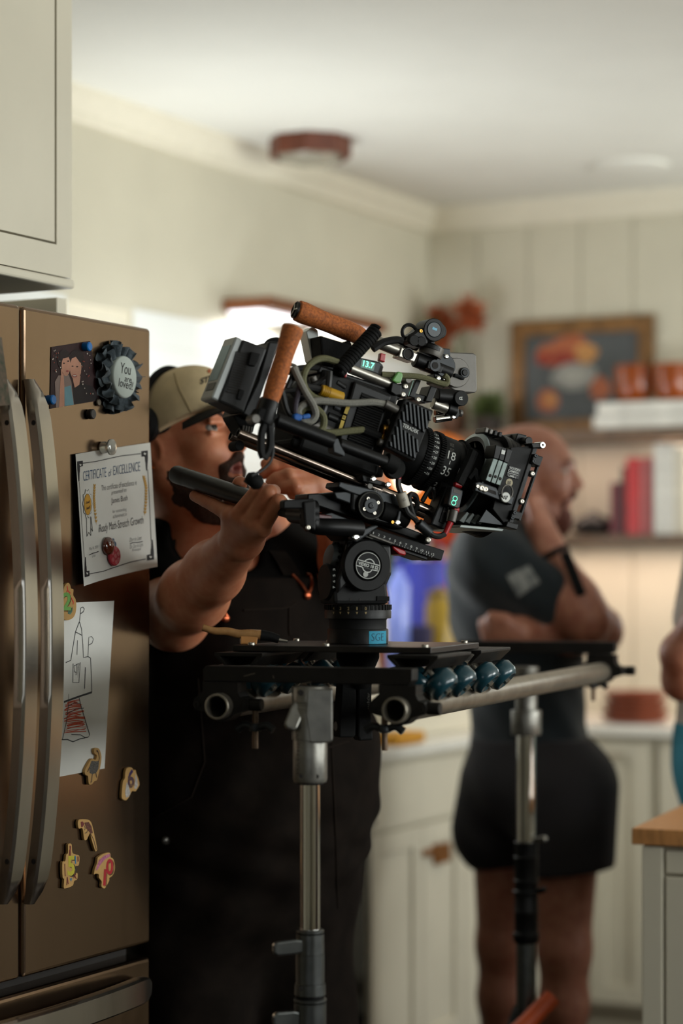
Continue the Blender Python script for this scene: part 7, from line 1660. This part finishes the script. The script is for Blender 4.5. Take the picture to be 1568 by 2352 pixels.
for s in (-1, 1): hp = P(1690, 1800, 4.9 + s * .09); e_.chain([hp, P(1690, 2200, 4.9 + s * .1), P(1690, 2700, 4.9 + s * .1)], [.095, .06, .04], .03); an = V((hp.x, 4.9 + s * .1, .05)); e_.cap(an, an + V((-.15, 0, -.01)), .045, .036, .02)
blob('body', e_, M_skin2, ed, 2)
e2_ = Field((.60, 4.55, .8), (1.22, 5.25, 1.56), .008); etor(e2_, .015); e2_.chain([P(1650, 1290, 4.76), P(1618, 1420, 4.735)], [.078, .07], .03); e2_.chain([P(1650, 1290, 5.04), P(1650, 1420, 5.08)], [.078, .07], .03); e2_.cap(P(1700, 1270, 4.8), P(1700, 1270, 5.0), .07, .07, .05); e2_.plane(P(1690, 1700, 4.9), (0, 0, -1)); blob('t_shirt', e2_, mat('pale_cotton', 'b9aea6', .9, var=.06), ed, 2)
e3_ = Field((.60, 4.55, .4), (1.22, 5.25, 1.1), .008); etor(e3_, .018)
for s in (-1, 1): e3_.chain([P(1690, 1790, 4.9 + s * .09), P(1690, 2000, 4.9 + s * .1)], [.118, .11], .05)
e3_.plane(P(1690, 1655, 4.9), (0, 0, 1)); e3_.plane(P(1690, 1990, 4.9), (0, 0, -1)); blob('shorts', e3_, mat('teal_cotton', '2f7f93', .85, var=.08), ed, 2)
hr3 = Field(tuple(eh.O + V((-.16, -.16, -.05))), tuple(eh.O + V((.16, .16, .2))), .006); hr3.ell(eh(-.012, 0, .06), (.104, .086, .098), eh.ax(), .01); hr3.plane(eh(.05, 0, 0), eh.f - eh.u * .3); blob('hair', hr3, mat('cropped_hair', '241812'), ed, 1)
# ================================================================ light and camera
def area(name, loc, aim, sx, sy, power, col):
    l = bpy.data.lights.new(name, 'AREA'); l.shape = 'RECTANGLE'; l.size = sx; l.size_y = sy; l.energy = power; l.color = col
    o = bpy.data.objects.new(name, l); COL.objects.link(o); o.location = loc
    o.rotation_euler = (V(aim) - V(loc)).to_track_quat('-Z', 'Y').to_euler(); return o
day = (0.93, 0.98, 1.0)
cx = (WIN_L[0] + WIN_L[1]) / 2
area('window_area_light', LW(cx, 1.6, .03), LW(cx + .3, 2.9, 1.0), WIN_L[1] - WIN_L[0] - .1, .85, 22, day)
for h, pw in zip(WIN_R, (72, 42)):
    area('window_area_light', RW((h[0] + h[1]) / 2, 1.75, .03), RW((h[0] + h[1]) / 2, 2.2, 3), h[1] - h[0], .9, pw, (.97, 1, .95))  # area lamps in the added right windows, out of view
area('window_area_light', FW(1.45, 1.55, .03), FW(1.45, 2.3, 3), 1.4, 1.2, 2, (.95, 1, .97))  # weak fill through the added window behind the camera
area('ceiling_fill_lamp', (1.95, 6.0, 1.7), (.1, 6.2, 2.6), .6, .6, 9, (.93, 1, .98))  # fill lamp out of view, added to brighten the ceiling
for f0 in (.19, .82):
    area('shelf_light_and_fill', LW(xa_ + (xb_ - xa_) * f0, zsh - .05, .07), LW(xa_ + (xb_ - xa_) * f0, 0, .10), .3, .08, 1.2, (1, .97, .92))
for z_, p_ in ((zu, 1.6), (zl, 3.2)):
    area('shelf_light_and_fill', BW(.95, z_ - .04, .14), BW(.95, 0, .10), 1.3, .06, p_, (1, .75, .6))  # warm fill added under the back wall shelves, no fitting modelled
wd = bpy.data.worlds.new('sky'); S.world = wd; wd.use_nodes = True
bg = wd.node_tree.nodes['Background']; bg.inputs['Color'].default_value = (.85, .93, 1, 1); bg.inputs['Strength'].default_value = 2.2
cam = bpy.data.cameras.new('photo_camera'); co = bpy.data.objects.new('photo_camera', cam); COL.objects.link(co)
co.location = (0, 0, EYE); co.rotation_euler = (PI / 2, 0, 0)
cam.sensor_fit = 'VERTICAL'; cam.sensor_height = 36; cam.lens = F / 2352 * 36; cam.shift_y = (HY - 1176) / 2352
cam.clip_start = .05; cam.clip_end = 60
cam.dof.use_dof = True; cam.dof.focus_distance = 3.50; cam.dof.aperture_fstop = cam.lens / 45
S.camera = co
S.view_settings.view_transform = 'Standard'; S.view_settings.look = 'None'; S.view_settings.exposure = 0.0; S.view_settings.gamma = 1.0
S.view_settings.use_curve_mapping = False
S.cycles.use_denoising = True; S.cycles.max_bounces = 5; S.cycles.use_adaptive_sampling = True; S.cycles.adaptive_threshold = .04; S.cycles.sample_clamp_indirect = 4.0; S.cycles.caustics_reflective = False; S.cycles.caustics_refractive = False
